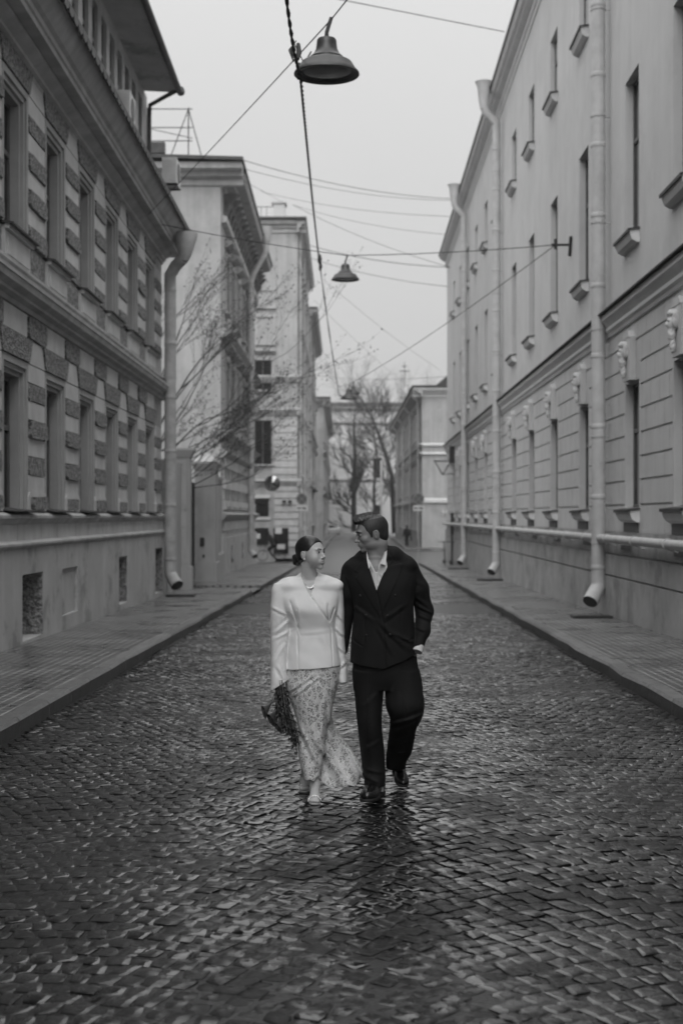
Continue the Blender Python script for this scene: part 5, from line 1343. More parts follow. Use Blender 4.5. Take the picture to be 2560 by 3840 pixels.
def head_field(u, v, t, male):
    au = np.abs(u)
    f = ell(u, v, t, (0, -.016, .034), (.074, .094, .084))
    f = smin(f, ell(u, v, t, (0, .026, .000), (.064, .066, .080)), .03)
    f = smin(f, ell(au, v, t, (.0, .040, -.058), (.050 if male else .050, .045, .042)), .03)
    f = smin(f, ell(u, v, t, (0, .072, -.094), (.024 if male else .018, .019, .017)), .022)
    if male: f = smin(f, ell(au, v, t, (.040, .012, -.068), (.020, .034, .022)), .03)
    f = smin(f, ell(au, v, t, (.040, .056, -.026), (.024, .024, .020)), .02) if male else smin(f, ell(au, v, t, (.036, .052, -.034), (.027, .026, .030)), .03)            # cheeks
    f = smin(f, ell(au, v, t, (.024, .080, .024 if male else .022), (.024, .012, .008)), .014)      # brow
    f = smax(f, -ell(au, v, t, (.031, .098, .004), (.016, .014, .010)), .012)            # sockets
    f = smax(f, -ell(u, v, t, (0, .105, .008), (.0, .001, .001)) if False else f, .001) if False else f
    nl = .020 if male else .012
    f = smin(f, cap(u, v, t, (0, .084, .016), (0, .100+nl*.35, -.026), .0085, .0095), .010)   # nose ridge
    f = smin(f, ell(u, v, t, (0, .103+nl*.35, -.031 if male else -.028), (.011, .011, .0095)), .006)
    f = smin(f, ell(au, v, t, (.012, .094, -.034), (.0075, .010, .0075)), .006)
    f = smin(f, ell(u, v, t, (0, .080, -.060), (.030, .018, .020)), .015)                # mouth mound
    f = smin(f, ell(u, v, t-7*u*u, (0, .0935, -.0565), (.025, .0070, .0048)), .005)
    f = smin(f, ell(u, v, t-7*u*u, (0, .0928, -.0675), (.022, .0070, .0056)), .005)
    curve = 8.5*u*u                                                                       # smile lifts the corners
    f = smax(f, -ell(u, v, t-curve, (0, .102, -.0622), (.031, .013, .0015)), .002)
    f = smax(f, -ell(u, v, t, (0, .102, -.080), (.014, .010, .006)), .010)
    # eyelids
    f = smin(f, ell(au, v, t, (.031, .0775, .003), (.0152, .0122, .0120)), .003)
    # ears
    for sg in (1, -1):
        e = ell(u*sg, v, t, (.074, -.012, -.010), (.007, .019, .030), ry=.18)
        e = smax(e, -ell(u*sg, v, t, (.084, -.008, -.006), (.009, .010, .017)), .004)
        e = smin(e, ell(u*sg, v, t, (.079, -.010, -.006), (.003, .0035, .009)), .004)
        f = smin(f, e, .004)
    return f
def eyes_of(P, hf, side_mats, o0, sq=.52):
    for sg in (1, -1):
        c = hf.w(.031*sg, .0805, .0035); V, Fc = [], []
        mb = MB(); n = 14
        for i in range(9):
            a = math.pi*i/8
            for k in range(n):
                b_ = 2*math.pi*k/n; r_ = .0124*hf.s
                du, dt, dv = math.sin(a)*math.cos(b_), math.sin(a)*math.sin(b_)*sq, math.cos(a)
                p = np.array(c)+r_*(du*hf.u+dt*hf.t+dv*hf.f); mb.v.append(tuple(p))
        for i in range(8):
            for k in range(n): mb.f.append((i*n+k, i*n+(k+1) % n, (i+1)*n+(k+1) % n, (i+1)*n+k)); mb.m.append(1 if i < 2 else 0)
        mb.build('eye', [M['eye_white'], M['iris']], P, origin=c, smooth=True)
def strip_on(hf, pts, width, m, name, P, lift=.001, f=None):
    """a thin tapering strip (brow, lash line) lying on the face"""
    mb = MB(); n = len(pts)
    W_ = [hf.w(*p) for p in pts]
    rad = [width*hf.s*(.35+.65*math.sin(math.pi*min(1, max(0, (i+.6)/n)))) for i in range(n)]
    mb.tube(W_, rad, 6); return mb.build(name, m, P, origin=W_[0], smooth=True)
def face_snap(hf, male, pts, lift=.0012):
    out_ = []
    for u, v, t in pts:
        vs_ = np.arange(.13, .0, -.0005); val = head_field(np.full(vs_.shape, u), vs_, np.full(vs_.shape, t), male); i = np.argmax(val < 0)
        out_.append((u, vs_[i]+lift, t))
    return out_
def hair_mat(name, base, sc=900, rough=.32, direction=(1, 1, .12)):
    m = bpy.data.materials.new(name); m.use_nodes = True
    n = m.node_tree.nodes; l = m.node_tree.links.new; b = n['Principled BSDF']; b.inputs['Roughness'].default_value = rough
    at = n.new('ShaderNodeAttribute'); at.attribute_name = 'strand'
    nz = n.new('ShaderNodeTexNoise'); nz.inputs['Scale'].default_value = 1.0; nz.inputs['Detail'].default_value = 4
    l(at.outputs['Vector'], nz.inputs['Vector'])
    mr = n.new('ShaderNodeMapRange'); mr.inputs['From Min'].default_value = .3; mr.inputs['From Max'].default_value = .7; mr.inputs['To Min'].default_value = base*.45; mr.inputs['To Max'].default_value = base*1.7
    l(nz.outputs[0], mr.inputs['Value']); l(mr.outputs[0], b.inputs['Base Color'])
    bp = n.new('ShaderNodeBump'); bp.inputs['Strength'].default_value = .7; bp.inputs['Distance'].default_value = .003; l(nz.outputs[0], bp.inputs['Height']); l(bp.outputs[0], b.inputs['Normal'])
    return m
def set_strand(o, V3):
    a = o.data.attributes.new('strand', 'FLOAT_VECTOR', 'POINT'); a.data.foreach_set('vector', np.asarray(V3, np.float32).ravel())
def skin_mat(name, base, rough=.45):
    """skin with lips, brows and the like as their own colour, read from a vertex attribute"""
    m = bpy.data.materials.new(name); m.use_nodes = True
    n = m.node_tree.nodes; l = m.node_tree.links.new; b = n['Principled BSDF']; b.inputs['Roughness'].default_value = rough
    b.inputs['Subsurface Weight'].default_value = .12; b.inputs['Subsurface Radius'].default_value = (.01, .01, .01); b.inputs['Subsurface Scale'].default_value = .5
    at = n.new('ShaderNodeAttribute'); at.attribute_name = 'tone'
    g = n.new('ShaderNodeNewGeometry'); nz = n.new('ShaderNodeTexNoise'); nz.inputs['Scale'].default_value = 55; nz.inputs['Detail'].default_value = 4; l(g.outputs['Position'], nz.inputs['Vector'])
    mr = n.new('ShaderNodeMapRange'); mr.inputs['To Min'].default_value = base*.92; mr.inputs['To Max'].default_value = base*1.08; l(nz.outputs[0], mr.inputs['Value'])
    mm = n.new('ShaderNodeMath'); mm.operation = 'MULTIPLY'; l(mr.outputs[0], mm.inputs[0]); l(at.outputs['Fac'], mm.inputs[1]); l(mm.outputs[0], b.inputs['Base Color'])
    return m
def cloth_mat(name, base, rough=.8, sheen=.2, weave=900, bump=.15, var=.04):
    m = mat(name, base, rough, var, 14, bump, weave, spec=.3, bdist=.001); m.node_tree.nodes['Principled BSDF'].inputs['Sheen Weight'].default_value = sheen; return m
M['skin_w'] = skin_mat('skin_woman', .52); M['skin_m'] = skin_mat('skin_man', .26)
M['hair_w'] = hair_mat('hair_woman', .014, rough=.3); M['hair_w'].node_tree.nodes['Bump'].inputs['Strength'].default_value = .25; M['hair_m'] = hair_mat('hair_man', .022, rough=.5)
M['eye_white'] = mat('eye_white', .38, .15); M['iris'] = mat('iris', .02, .1); M['brow'] = mat('brow_hair', .03, .7)
M['jacket_w'] = cloth_mat('pale_wool', .80, .8, .1); M['suit'] = cloth_mat('black_wool', .0060, .8, .0, var=.2); M['shirt'] = cloth_mat('white_shirt', .62, .75, .0)
M['leather'] = mat('black_leather', .010, .18, .2, 20, .2, 90, spec=.6); M['pearl'] = mat('pearl', .8, .15); M['sole'] = mat('shoe_sole', .02, .6)
M['sandal'] = mat('sandal_leather', .55, .35); M['silver'] = mat('silver', .7, .2, metal=1.0)
def add_tone(o, tonef):
    me = o.data; co = np.empty(len(me.vertices)*3, np.float32); me.vertices.foreach_get('co', co); co = co.reshape(-1, 3) + np.array(o.matrix_world.translation if o.parent is None else origin_of(o))
    a = me.attributes.new('tone', 'FLOAT', 'POINT'); a.data.foreach_set('value', tonef(co[:, 0], co[:, 1], co[:, 2]).astype(np.float32))
def blob(t, lo, hi): return np.clip((t-lo)/(hi-lo), 0, 1)
def fingers(X, Y, Z, wrist, d, side, palm=.085, curl=0.5, k=.006, s=1.0):
    """palm, four fingers of unequal length and a thumb; d = direction of the hand, side = across the palm"""
    w_ = np.array(wrist, float); d = np.array(d, float)/np.linalg.norm(d); side = np.array(side, float); side -= d*side.dot(d); side /= np.linalg.norm(side); nrm = np.cross(d, side)
    f = cap(X, Y, Z, w_, w_+d*palm*.9*s, .022*s, .024*s)
    for i, (o_, ln) in enumerate(((-.030, .062), (-.010, .072), (.010, .068), (.029, .052))):
        b0 = w_+d*palm*.85*s+side*o_*.85*s; m1 = b0+(d*math.cos(curl)+nrm*math.sin(curl))*ln*.5*s; m2 = m1+(d*math.cos(curl*2.2)+nrm*math.sin(curl*2.2))*ln*.5*s
        f = smin(f, smin(cap(X, Y, Z, b0-d*.03*s, m1, .0105*s, .0088*s), cap(X, Y, Z, b0*.0+m1, m2, .0088*s, .0072*s), .003), k)
    t0 = w_+d*.025*s-side*.022*s; t1 = t0+(d*.7-side*.55+nrm*.3)*.042*s; t2 = t1+(d*.9-side*.1+nrm*.4)*.03*s
    return smin(f, smin(cap(X, Y, Z, t0, t1, .013*s, .011*s), cap(X, Y, Z, t1, t2, .011*s, .009*s), .004), .01)

# =========================== the woman
YW = 9.10
HW = HeadFrame(Q(713.5, 1271.5, YW-.03), R(57), R(4), .945, roll=R(0))
ankF, ankB = Q(723, 1800, 9.02), Q(700, 1790, 9.42)
JW = vstack([(1331, 650, 765, .05, .02), (1340, 636, 780, .075, .01), (1356, 634, 781, .095, .01), (1376, 640, 779, .112, 0), (1400, 650, 775, .128, -.005), (1420, 661, 771, .120, 0), (1442, 667, 769, .105, 0), (1462, 663, 772, .110, 0), (1490, 660, 776, .125, 0), (1520, 657.5, 781, .142, 0), (1548, 656, 785, .152, 0)], YW, 2.15)
def jw_solid(X, Y, Z):
    sh = chain(X, Y, Z, [(Q(636, 1356.5, YW+.01), .030), (Q(668, 1343, YW+.01), .044), (Q(692, 1337, YW+.02), .046)], .03, (1, 1.5, 1))
    sh2 = chain(X, Y, Z, [(Q(775, 1345, YW+.01), .032), (Q(748, 1339, YW+.01), .044), (Q(730, 1335, YW+.02), .046)], .03, (1, 1.5, 1))
    f = smin(JW(X, Y, Z), smin(sh, sh2, .03), .03)
    # stand of the neckline rising beside the neck
    nk = chain(X, Y, Z, [(Q(694, 1322, YW+.03), .020), (Q(706, 1352, YW-.03), .030)], .02); nk2 = chain(X, Y, Z, [(Q(727, 1320, YW+.03), .020), (Q(716, 1352, YW-.03), .030)], .02)
    bk = cap(X, Y, Z, Q(697, 1325, YW+.065), Q(726, 1323, YW+.065), .025, .025)
    return smin(f, smin(smin(nk, nk2, .01), bk, .02), .03)
def body_w(X, Y, Z):
    u, v, t = HW.loc(X, Y, Z); f = head_field(u, v, t, False)*HW.s
    nb = np.array(HW.w(0, -.026, -.075)); base = np.array(Q(711, 1342, YW+.01))
    f = smin(f, cap(X, Y, Z, nb, base, .047, .052), .02)
    ch = vstack([(1328, 680, 742, .050, .0), (1338, 668, 752, .072, -.002), (1352, 650, 772, .088, -.004), (1372, 648, 770, .104, -.004), (1400, 660, 764, .10, 0), (1440, 678, 760, .085, 0), (1500, 668, 770, .11, 0), (1545, 662, 774, .12, 0)], YW)(X, Y, Z)
    jw_ = jw_solid(X, Y, Z)+.004
    f = smin(f, np.maximum(ch, jw_), .02); low = np.clip((Q(0, 1330, YW)[2]-Z)/.03, 0, 1)
    f = np.where(low > 0, np.maximum(f, jw_-(1-low)*.03), f)
    # legs
    f = smin(f, chain(X, Y, Z, [(Q(700, 1545, YW), .085), (Q(708, 1668, YW-.03), .040), (Q(716, 1735, YW-.05), .036), (ankF, .030)], .03), .03)
    f = smin(f, chain(X, Y, Z, [(Q(735, 1545, YW), .085), (Q(728, 1668, YW+.07), .042), (Q(712, 1735, YW+.2), .038), (ankB, .030)], .03), .03)
    # feet, heel raised
    for a, ytoe, xt in ((ankF, 8.875, 722), (ankB, 9.29, 699)):
        g_ = zg(ytoe)+.012; tz = g_+.022; hx = a[0]
        bx_ = Q(xt, 1800, ytoe)[0]
        f = smin(f, chain(X, Y, Z, [(a, .029), ((hx, a[1]+.035, a[2]-.045), .024)], .02), .02)
        f = smin(f, cap(X, Y, Z, (hx, a[1], a[2]-.012), (bx_, ytoe+.055, tz+.014), .026, .026, (1.15, 1, 1)), .02)
        f = smin(f, cap(X, Y, Z, (bx_-.014, ytoe+.055, tz), (bx_+.016, ytoe+.055, tz), .021, .021), .015)
        for i, (o_, ln) in enumerate(((.020, .040), (.006, .038), (-.006, .033), (-.016, .027), (-.026, .020))):
            sg = 1 if a is ankF else -1
            f = smin(f, cap(X, Y, Z, (bx_+o_*sg, ytoe+.05, tz), (bx_+o_*sg*1.1, ytoe+.05-ln, tz-.010), .0095, .0085 if i else .011), .005)
    # arms inside the sleeves
    f = smin(f, chain(X, Y, Z, [(Q(655, 1362, YW), .042), (Q(645, 1450, YW+.02), .036), (Q(644, 1545, YW-.05), .024)], .02), .03)
    f = smin(f, chain(X, Y, Z, [(Q(768, 1362, YW+.02), .042), (Q(777, 1450, YW+.05), .036), (Q(783, 1520, YW+.02), .024)], .02), .03)
    f = smin(f, fingers(X, Y, Z, Q(644, 1535, YW-.05), (.05, .0, -1), (1, 0, 0), .07, .9, s=.85), .008)
    f = smin(f, fingers(X, Y, Z, Q(783, 1506, YW+.04), (.05, .05, -1), (0, 1, 0), .06, .25, s=.75), .008)
    return f
def tone_w(X, Y, Z):
    u, v, t = HW.loc(X, Y, Z); au = np.abs(u)
    tn = np.ones(X.shape)
    lips = (np.minimum(((u/.0265)**2+((t+.0620-8.5*u*u)/.0135)**2), 4) < 1) & (v > .078)
    tn = np.where(lips, .07, tn)
    lid = ((((au-.031)/.0165)**2+((t-.006)/.0085)**2) < 1) & (v > .06)
    tn = np.where(lid, .60, tn)
    ln = ((((au-.031)/.0165)**2+((t-.0035)/.0060)**2) < 1) & (v > .06)
    tn = np.where(ln, .10, tn)
    return np.where(Z < 1.0, tn*1.0, tn)
lo = (Q(600, 1850, YW)[0], 8.78, zg(9)-.01); hi = (Q(810, 1200, YW)[0], 9.60, Q(700, 1225, YW)[2])
# built at two densities: the whole figure at 7 mm, head and neck at 2.6 mm, trimmed to one another inside the neck
def two_res(name, f, lo, hi, zc, hf, mt, h1, h2, lo2, hi2, tone):
    V1, F1 = surface_nets(lambda X, Y, Z: np.maximum(f(X, Y, Z), Z-zc), lo, (hi[0], hi[1], zc+.02), h1)
    V2, F2_ = surface_nets(lambda X, Y, Z: np.maximum(f(X, Y, Z), zc-.02-Z), lo2, hi2, h2)
    V = np.concatenate([V1, V2]); Fc = np.concatenate([F1, F2_+len(V1)])
    return V, Fc
V, Fc = two_res('person', body_w, lo, hi, Q(0, 1352, YW)[2], HW, None, .0075, .0026, (HW.c[0]-.16, 8.80, Q(0, 1362, YW)[2]), (HW.c[0]+.17, 9.25, hi[2]), None)
oW = Q(712, 1846, 9.0); oW = (oW[0], 9.0, zg(9.0))
WO = np_mesh('person', V, Fc, M['skin_w'], None, True, oW)
tag(WO, 'woman in a white wrap jacket and long lace skirt walking beside the man in black', 'person'); add_tone(WO, tone_w)
eyes_of(WO, HW, None, oW)
for sg in (1, -1):
    pts = face_snap(HW, False, [(sg*a, 0, b_) for a, b_ in ((.012, .0215), (.022, .0255), (.033, .0275), (.040, .0262), (.045, .0240))], .0)
    strip_on(HW, pts, .0040, M['brow'], 'eyebrow', WO)
    pts = face_snap(HW, False, [(sg*a, 0, b_) for a, b_ in ((.017, .004), (.024, .0085), (.033, .0095), (.042, .0072), (.046, .0068))], .0008)
    strip_on(HW, pts, .0016, M['brow'], 'eyelashes', WO)
# hair: slicked back into a low bun
def hairline_w(u, v, t):
    vv = [-.2, -.06, -.035, -.015, .005, .022, .035, .046, .058, .070, .08, .2]
    tt = [-.060, -.062, -.050, .010, .022, .014, .022, .040, .058, .072, .082, .085]
    return np.interp(v, vv, tt)
def hair_w(X, Y, Z):
    u, v, t = HW.loc(X, Y, Z)
    f = ell(u, v, t, (0, -.014, .036), (.079, .100, .088)); f = smin(f, ell(u, v, t, (0, .026, .004), (.0675, .069, .083)), .03)
    f = smin(f, ell(u, v, t, (0, -.055, -.025), (.052, .045, .045)), .03)
    f = smax(f, hairline_w(u, v, t)-t, .004)
    b_ = smin(ell(u, v, t, (.0, -.122, -.018), (.030, .024, .024)), ell(u, v, t, (.004, -.116, -.052), (.034, .032, .026)), .004)
    b_ = smin(b_, ell(u, v, t, (-.006, -.104, -.035), (.028, .028, .034)), .006)
    sw = .0013*np.sin(np.arctan2(t+.04, v+.115)*2+u*260)
    f = f + .00025*np.sin((t*.9+v*.5)*500)
    return smin(f, b_+sw, .006)*HW.s
c = HW.c; V, Fc = surface_nets(hair_w, c-np.array([.17, .17, .15]), c+np.array([.17, .17, .17]), .003)
ho = np_mesh('hair', V, Fc, M['hair_w'], WO, True, tuple(c)); u, v, t = HW.loc(V[:, 0], V[:, 1], V[:, 2])
set_strand(ho, np.stack([u*230+v*20, (t*1.0-v*.55)*230, v*12], 1))
e = Vector(HW.w(-.0815, .002, -.036)); mb = MB(); mb.lathe([(.001, -.006), (.004, -.0045), (.006, 0), (.004, .0045), (.001, .006)], 0, 0, 10); mb.v = [(a+e.x, b_+e.y, d+e.z) for a, b_, d in mb.v]; mb.build('earring', M['pearl'], WO, origin=tuple(e), smooth=True)
e = Vector(HW.w(.0815, .002, -.036)); mb = MB(); mb.lathe([(.001, -.006), (.004, -.0045), (.006, 0), (.004, .0045), (.001, .006)], 0, 0, 10); mb.v = [(a+e.x, b_+e.y, d+e.z) for a, b_, d in mb.v]; mb.build('earring', M['pearl'], WO, origin=tuple(e), smooth=True)
# necklace
mb = MB(); P_ = []
for x_, y_ in ((699, 1338), (704, 1344), (709, 1349), (715, 1349), (720, 1344), (724, 1337)):
    q = Q(x_, y_, YW); P_.append((q[0], front_y(body_w, q[0], q[2], 8.8, 9.2)-.002, q[2]))
mb.tube(P_, .0012, 5)
q = P_[3]; mb.tube([(q[0]-.014, q[1]-.002, q[2]-.002), (q[0]+.0, q[1]-.003, q[2]-.006), (q[0]+.016, q[1]-.002, q[2]+.0)], [.003, .005, .003], 6)
mb.build('necklace', M['silver'], WO, origin=P_[2])

# jacket
Vn = [QX(p, YW-.09) for p in ((683, 1300), (686, 1316), (700, 1346), (713, 1371), (719.5, 1347), (727.5, 1314), (730, 1300))]
S1_ = [QX(p, YW-.11) for p in ((713, 1370), (735, 1398), (757, 1431), (760, 1445))]; S2_ = [QX(p, YW-.11) for p in ((704, 1349), (728, 1392), (757, 1432))]
def sleeve_l(X, Y, Z):
    f = vstack([(1340, 630, 664, .05, .01), (1352, 626.5, 668, .062, .01), (1400, 621.5, 664, .072, .0), (1450, 621.5, 665.5, .072, .0), (1500, 622, 660, .070, -.02), (1540, 622, 659, .070, -.04), (1565, 621.5, 662, .072, -.05), (1592, 621, 664, .07, -.06)], YW, 2.3)(X, Y, Z)
    cut = (Z-QX((0, 1586), YW-.05)[1]) - (X-QX((622, 0), YW-.05)[0])*((1586-1561)/(661-622))
    f = np.maximum(f, -cut)
    for a, b_, w_, am in (((626, 1395), (660, 1412), .010, .004), ((664, 1425), (634, 1452), .011, .006), ((664, 1450), (628, 1468), .010, .005), ((655, 1478), (628, 1520), .012, .005), ((640, 1530), (656, 1560), .012, .006)):
        f = f + fold(X, Z, QX(a, YW-.05), QX(b_, YW-.05), w_, am)
    return f
def sleeve_r(X, Y, Z):
    f = vstack([(1337, 762, 783, .05, .02), (1350, 758, 786.5, .06, .03), (1400, 760, 789.5, .07, .05), (1450, 762, 790.5, .07, .06), (1500, 766, 793.5, .068, .06), (1540, 772, 797, .066, .05), (1565, 775, 797.5, .066, .04)], YW, 2.3)(X, Y, Z)
    for a, b_, w_, am in (((768, 1400), (786, 1425), .010, .005), ((768, 1440), (788, 1460), .010, .005), ((772, 1480), (792, 1500), .010, .004), ((778, 1535), (794, 1520), .010, .004)):
        f = f + fold(X, Z, QX(a, YW), QX(b_, YW), w_, am)
    return f
def jacket_w(X, Y, Z):
    f = jw_solid(X, Y, Z); front = Y < YW+.01
    d = inpoly(X, Z, Vn); f = np.where(front, smax(f, -d, .002), f)
    # stone the neck tube out
    u_ = cap(X, Y, Z, Q(711, 1300, YW+.0), Q(712, 1345, YW-.0), .050, .050); f = smax(f, -u_, .004)
    cr_ = 0
    for A_ in (S1_, S2_):
        for a, b_ in zip(A_, A_[1:]): cr_ = cr_ + crease(X, Z, a, b_, .0042, .0045)
    for a, b_, w_, am in (((665, 1380), (682, 1434), .006, .010), ((683, 1452), (685.5, 1548), .0035, .004), ((682, 1394), (683, 1433), .0045, .006), ((753, 1386), (755, 1429), .005, .009), ((768, 1396), (757, 1430), .005, .006), ((760, 1445), (765, 1545), .0038, .005), ((684, 1500), (682, 1455), .006, .004), ((690, 1460), (683, 1440), .004, .003)):
        cr_ = cr_ + crease(X, Z, QX(a, YW-.11), QX(b_, YW-.11), w_, am)
    f = f + np.where(Y < YW+.03, cr_, 0)
    for a, b_, w_, am in (((676, 1375), (690, 1430), .014, .004), ((745, 1380), (750, 1425), .012, .004), ((700, 1470), (672, 1540), .020, .003), ((740, 1460), (775, 1530), .02, .004), ((665, 1405), (690, 1440), .010, .003), ((690, 1455), (750, 1450), .012, .002)):
        f = f + np.where(Y < YW, fold(X, Z, QX(a, YW-.11), QX(b_, YW-.11), w_, am), 0)
    hem = Z - (QX((656, 1541), YW-.13)[1] + (X-QX((656, 0), YW-.13)[0])*((1541-1532)/(784-656)))
    f = np.maximum(f, -hem)
    # hollow under the hem
    arm = sleeve_l(X, Y, Z); ra = sleeve_r(X, Y, Z)
    up = np.clip((Z-QX((0, 1400), YW)[1])/.15, 0, 1)
    f = smin(f, arm, .010); f = smin(f, ra, .008)
    f = f + .0012*np.sin(X*43+Z*21)*np.sin(Z*37-X*11)
    return f
V, Fc = surface_nets(jacket_w, (Q(612, 0, YW)[0], 8.88, Q(0, 1598, YW)[2]), (Q(806, 0, YW)[0], 9.34, Q(0, 1308, YW)[2]), .0042)
np_mesh('jacket', V, Fc, M['jacket_w'], WO, True, oW)
# skirt
def lace_mat():
    m = bpy.data.materials.new('guipure_lace'); m.use_nodes = True
    n = m.node_tree.nodes; l = m.node_tree.links.new; b = n['Principled BSDF']; b.inputs['Roughness'].default_value = .6
    g = n.new('ShaderNodeNewGeometry'); nz = n.new('ShaderNodeTexNoise'); nz.inputs['Scale'].default_value = 14; nz.inputs['Detail'].default_value = 2
    l(g.outputs['Position'], nz.inputs['Vector'])
    va = n.new('ShaderNodeVectorMath'); va.operation = 'MULTIPLY_ADD'; va.inputs[1].default_value = (.045, .045, .045); l(nz.outputs['Color'], va.inputs[0]); l(g.outputs['Position'], va.inputs[2])
    mp = n.new('ShaderNodeMapping'); mp.inputs['Scale'].default_value = (1.25, .6, .8); l(va.outputs[0], mp.inputs['Vector'])
    v1 = n.new('ShaderNodeTexVoronoi'); v1.inputs['Scale'].default_value = 14; l(mp.outputs[0], v1.inputs['Vector'])
    v2 = n.new('ShaderNodeTexVoronoi'); v2.inputs['Scale'].default_value = 165; l(g.outputs['Position'], v2.inputs['Vector'])
    v3 = n.new('ShaderNodeTexVoronoi'); v3.feature = 'DISTANCE_TO_EDGE'; v3.inputs['Scale'].default_value = 22; l(mp.outputs[0], v3.inputs['Vector'])
    wv = n.new('ShaderNodeTexVoronoi'); wv.feature = 'DISTANCE_TO_EDGE'; wv.inputs['Scale'].default_value = 62; l(va.outputs[0], wv.inputs['Vector'])
    # net ground: between motifs
    net = n.new('ShaderNodeMath'); net.operation = 'GREATER_THAN'; net.inputs[1].default_value = .40; l(v1.outputs['Distance'], net.inputs[0])
    hole = n.new('ShaderNodeMath'); hole.operation = 'LESS_THAN'; hole.inputs[1].default_value = .46; l(v2.outputs['Distance'], hole.inputs[0])
    stem = n.new('ShaderNodeMath'); stem.operation = 'GREATER_THAN'; stem.inputs[1].default_value = .09; l(v3.outputs['Distance'], stem.inputs[0])
    a1 = n.new('ShaderNodeMath'); a1.operation = 'MULTIPLY'; l(net.outputs[0], a1.inputs[0]); l(hole.outputs[0], a1.inputs[1])
    a2 = n.new('ShaderNodeMath'); a2.operation = 'MULTIPLY'; l(a1.outputs[0], a2.inputs[0]); l(stem.outputs[0], a2.inputs[1])
    pet = n.new('ShaderNodeMapRange'); pet.inputs['From Min'].default_value = .0; pet.inputs['From Max'].default_value = .10; pet.inputs['To Min'].default_value = .52; pet.inputs['To Max'].default_value = .74; l(wv.outputs['Distance'], pet.inputs['Value'])
    mx = n.new('ShaderNodeMix'); mx.data_type = 'FLOAT'; l(a2.outputs[0], mx.inputs[0]); l(pet.outputs[0], mx.inputs[2]); mx.inputs[3].default_value = .09
    l(mx.outputs[0], b.inputs['Base Color'])
    h1 = n.new('ShaderNodeMath'); h1.operation = 'SUBTRACT'; l(pet.outputs[0], h1.inputs[0]); l(a2.outputs[0], h1.inputs[1])
    h2 = n.new('ShaderNodeMath'); h2.operation = 'SUBTRACT'; l(h1.outputs[0], h2.inputs[0]); l(v1.outputs['Distance'], h2.inputs[1])
    bp = n.new('ShaderNodeBump'); bp.inputs['Distance'].default_value = .006; bp.inputs['Strength'].default_value = .7; l(h2.outputs[0], bp.inputs['Height']); l(bp.outputs[0], b.inputs['Normal'])
    return m
M['lace'] = lace_mat()
hemx = [(600, 1776), (686, 1780), (697, 1790), (702, 1794.5), (713, 1790), (720, 1795), (727, 1786), (734, 1783), (739, 1797), (752, 1806), (764, 1813), (775, 1806), (785, 1807), (800, 1803), (816, 1809), (824, 1800), (832, 1802), (860, 1802)]
SKA = vstack([(1525, 658, 782, .135, 0), (1550, 656, 780, .14, 0), (1575, 656, 775, .14, -.01), (1600, 663, 769, .13, -.02), (1632, 675, 761, .115, -.03), (1665, 684, 754, .105, -.04), (1700, 686, 748, .095, -.05), (1735, 687, 743, .085, -.06), (1770, 693, 739, .080, -.07), (1812, 700, 742, .078, -.07)], YW, 2.0)
SKB = vstack([(1525, 670, 778, .13, .02), (1600, 672, 767, .11, .03), (1632, 685, 760, .10, .05), (1665, 695, 766, .10, .08), (1700, 700, 787, .10, .10), (1735, 706, 811, .105, .10), (1765, 712, 826, .11, .08), (1795, 716, 832, .115, .06), (1818, 718, 832, .115, .05)], YW, 2.2)
def skirt(X, Y, Z):
    a, b_ = SKA(X, Y, Z), SKB(X, Y, Z)
    k = np.clip((Q(0, 1560, YW)[2]-Z)/.6, 0, 1)
    dl_ = (X-Q(700, 0, YW)[0])*.80+(Z-Q(0, 1640, YW)[2])*.55
    b_ = b_ + k*(.012*np.sin(dl_*46+Y*9)+.007*np.sin(dl_*83+2+X*8)) + k*.005*np.sin(X*70+Z*31)
    a = a + k*(.006*np.sin(X*46+Z*15+1)) 
    f = smin(a, b_, .02)
    for p0, p1, w_, am in (((664, 1588), (720, 1549), .010, .007), ((672, 1600), (735, 1552), .010, .005), ((690, 1670), (735, 1760), .016, .010), ((745, 1600), (738, 1690), .014, .010), ((755, 1610), (760, 1700), .012, .008), ((728, 1700), (790, 1795), .018, .012)):
        f = f + fold(X, Z, QX(p0, YW-.1), QX(p1, YW-.1), w_, am)
    Yh = np.where(X < Q(735, 0, YW)[0], YW-.14, YW-.05)
    px = X/Yh*F_+784; hz = 1.70+(1184-np.interp(px, [h[0] for h in hemx], [h[1] for h in hemx]))/F_*Yh
    return np.maximum(f, hz-Z)
V, Fc = surface_nets(skirt, (Q(640, 0, YW)[0], 8.86, zg(9)+.01), (Q(842, 0, YW)[0], 9.40, Q(0, 1527, YW)[2]), .005)
np_mesh('lace_skirt', V, Fc, M['lace'], WO, True, oW)
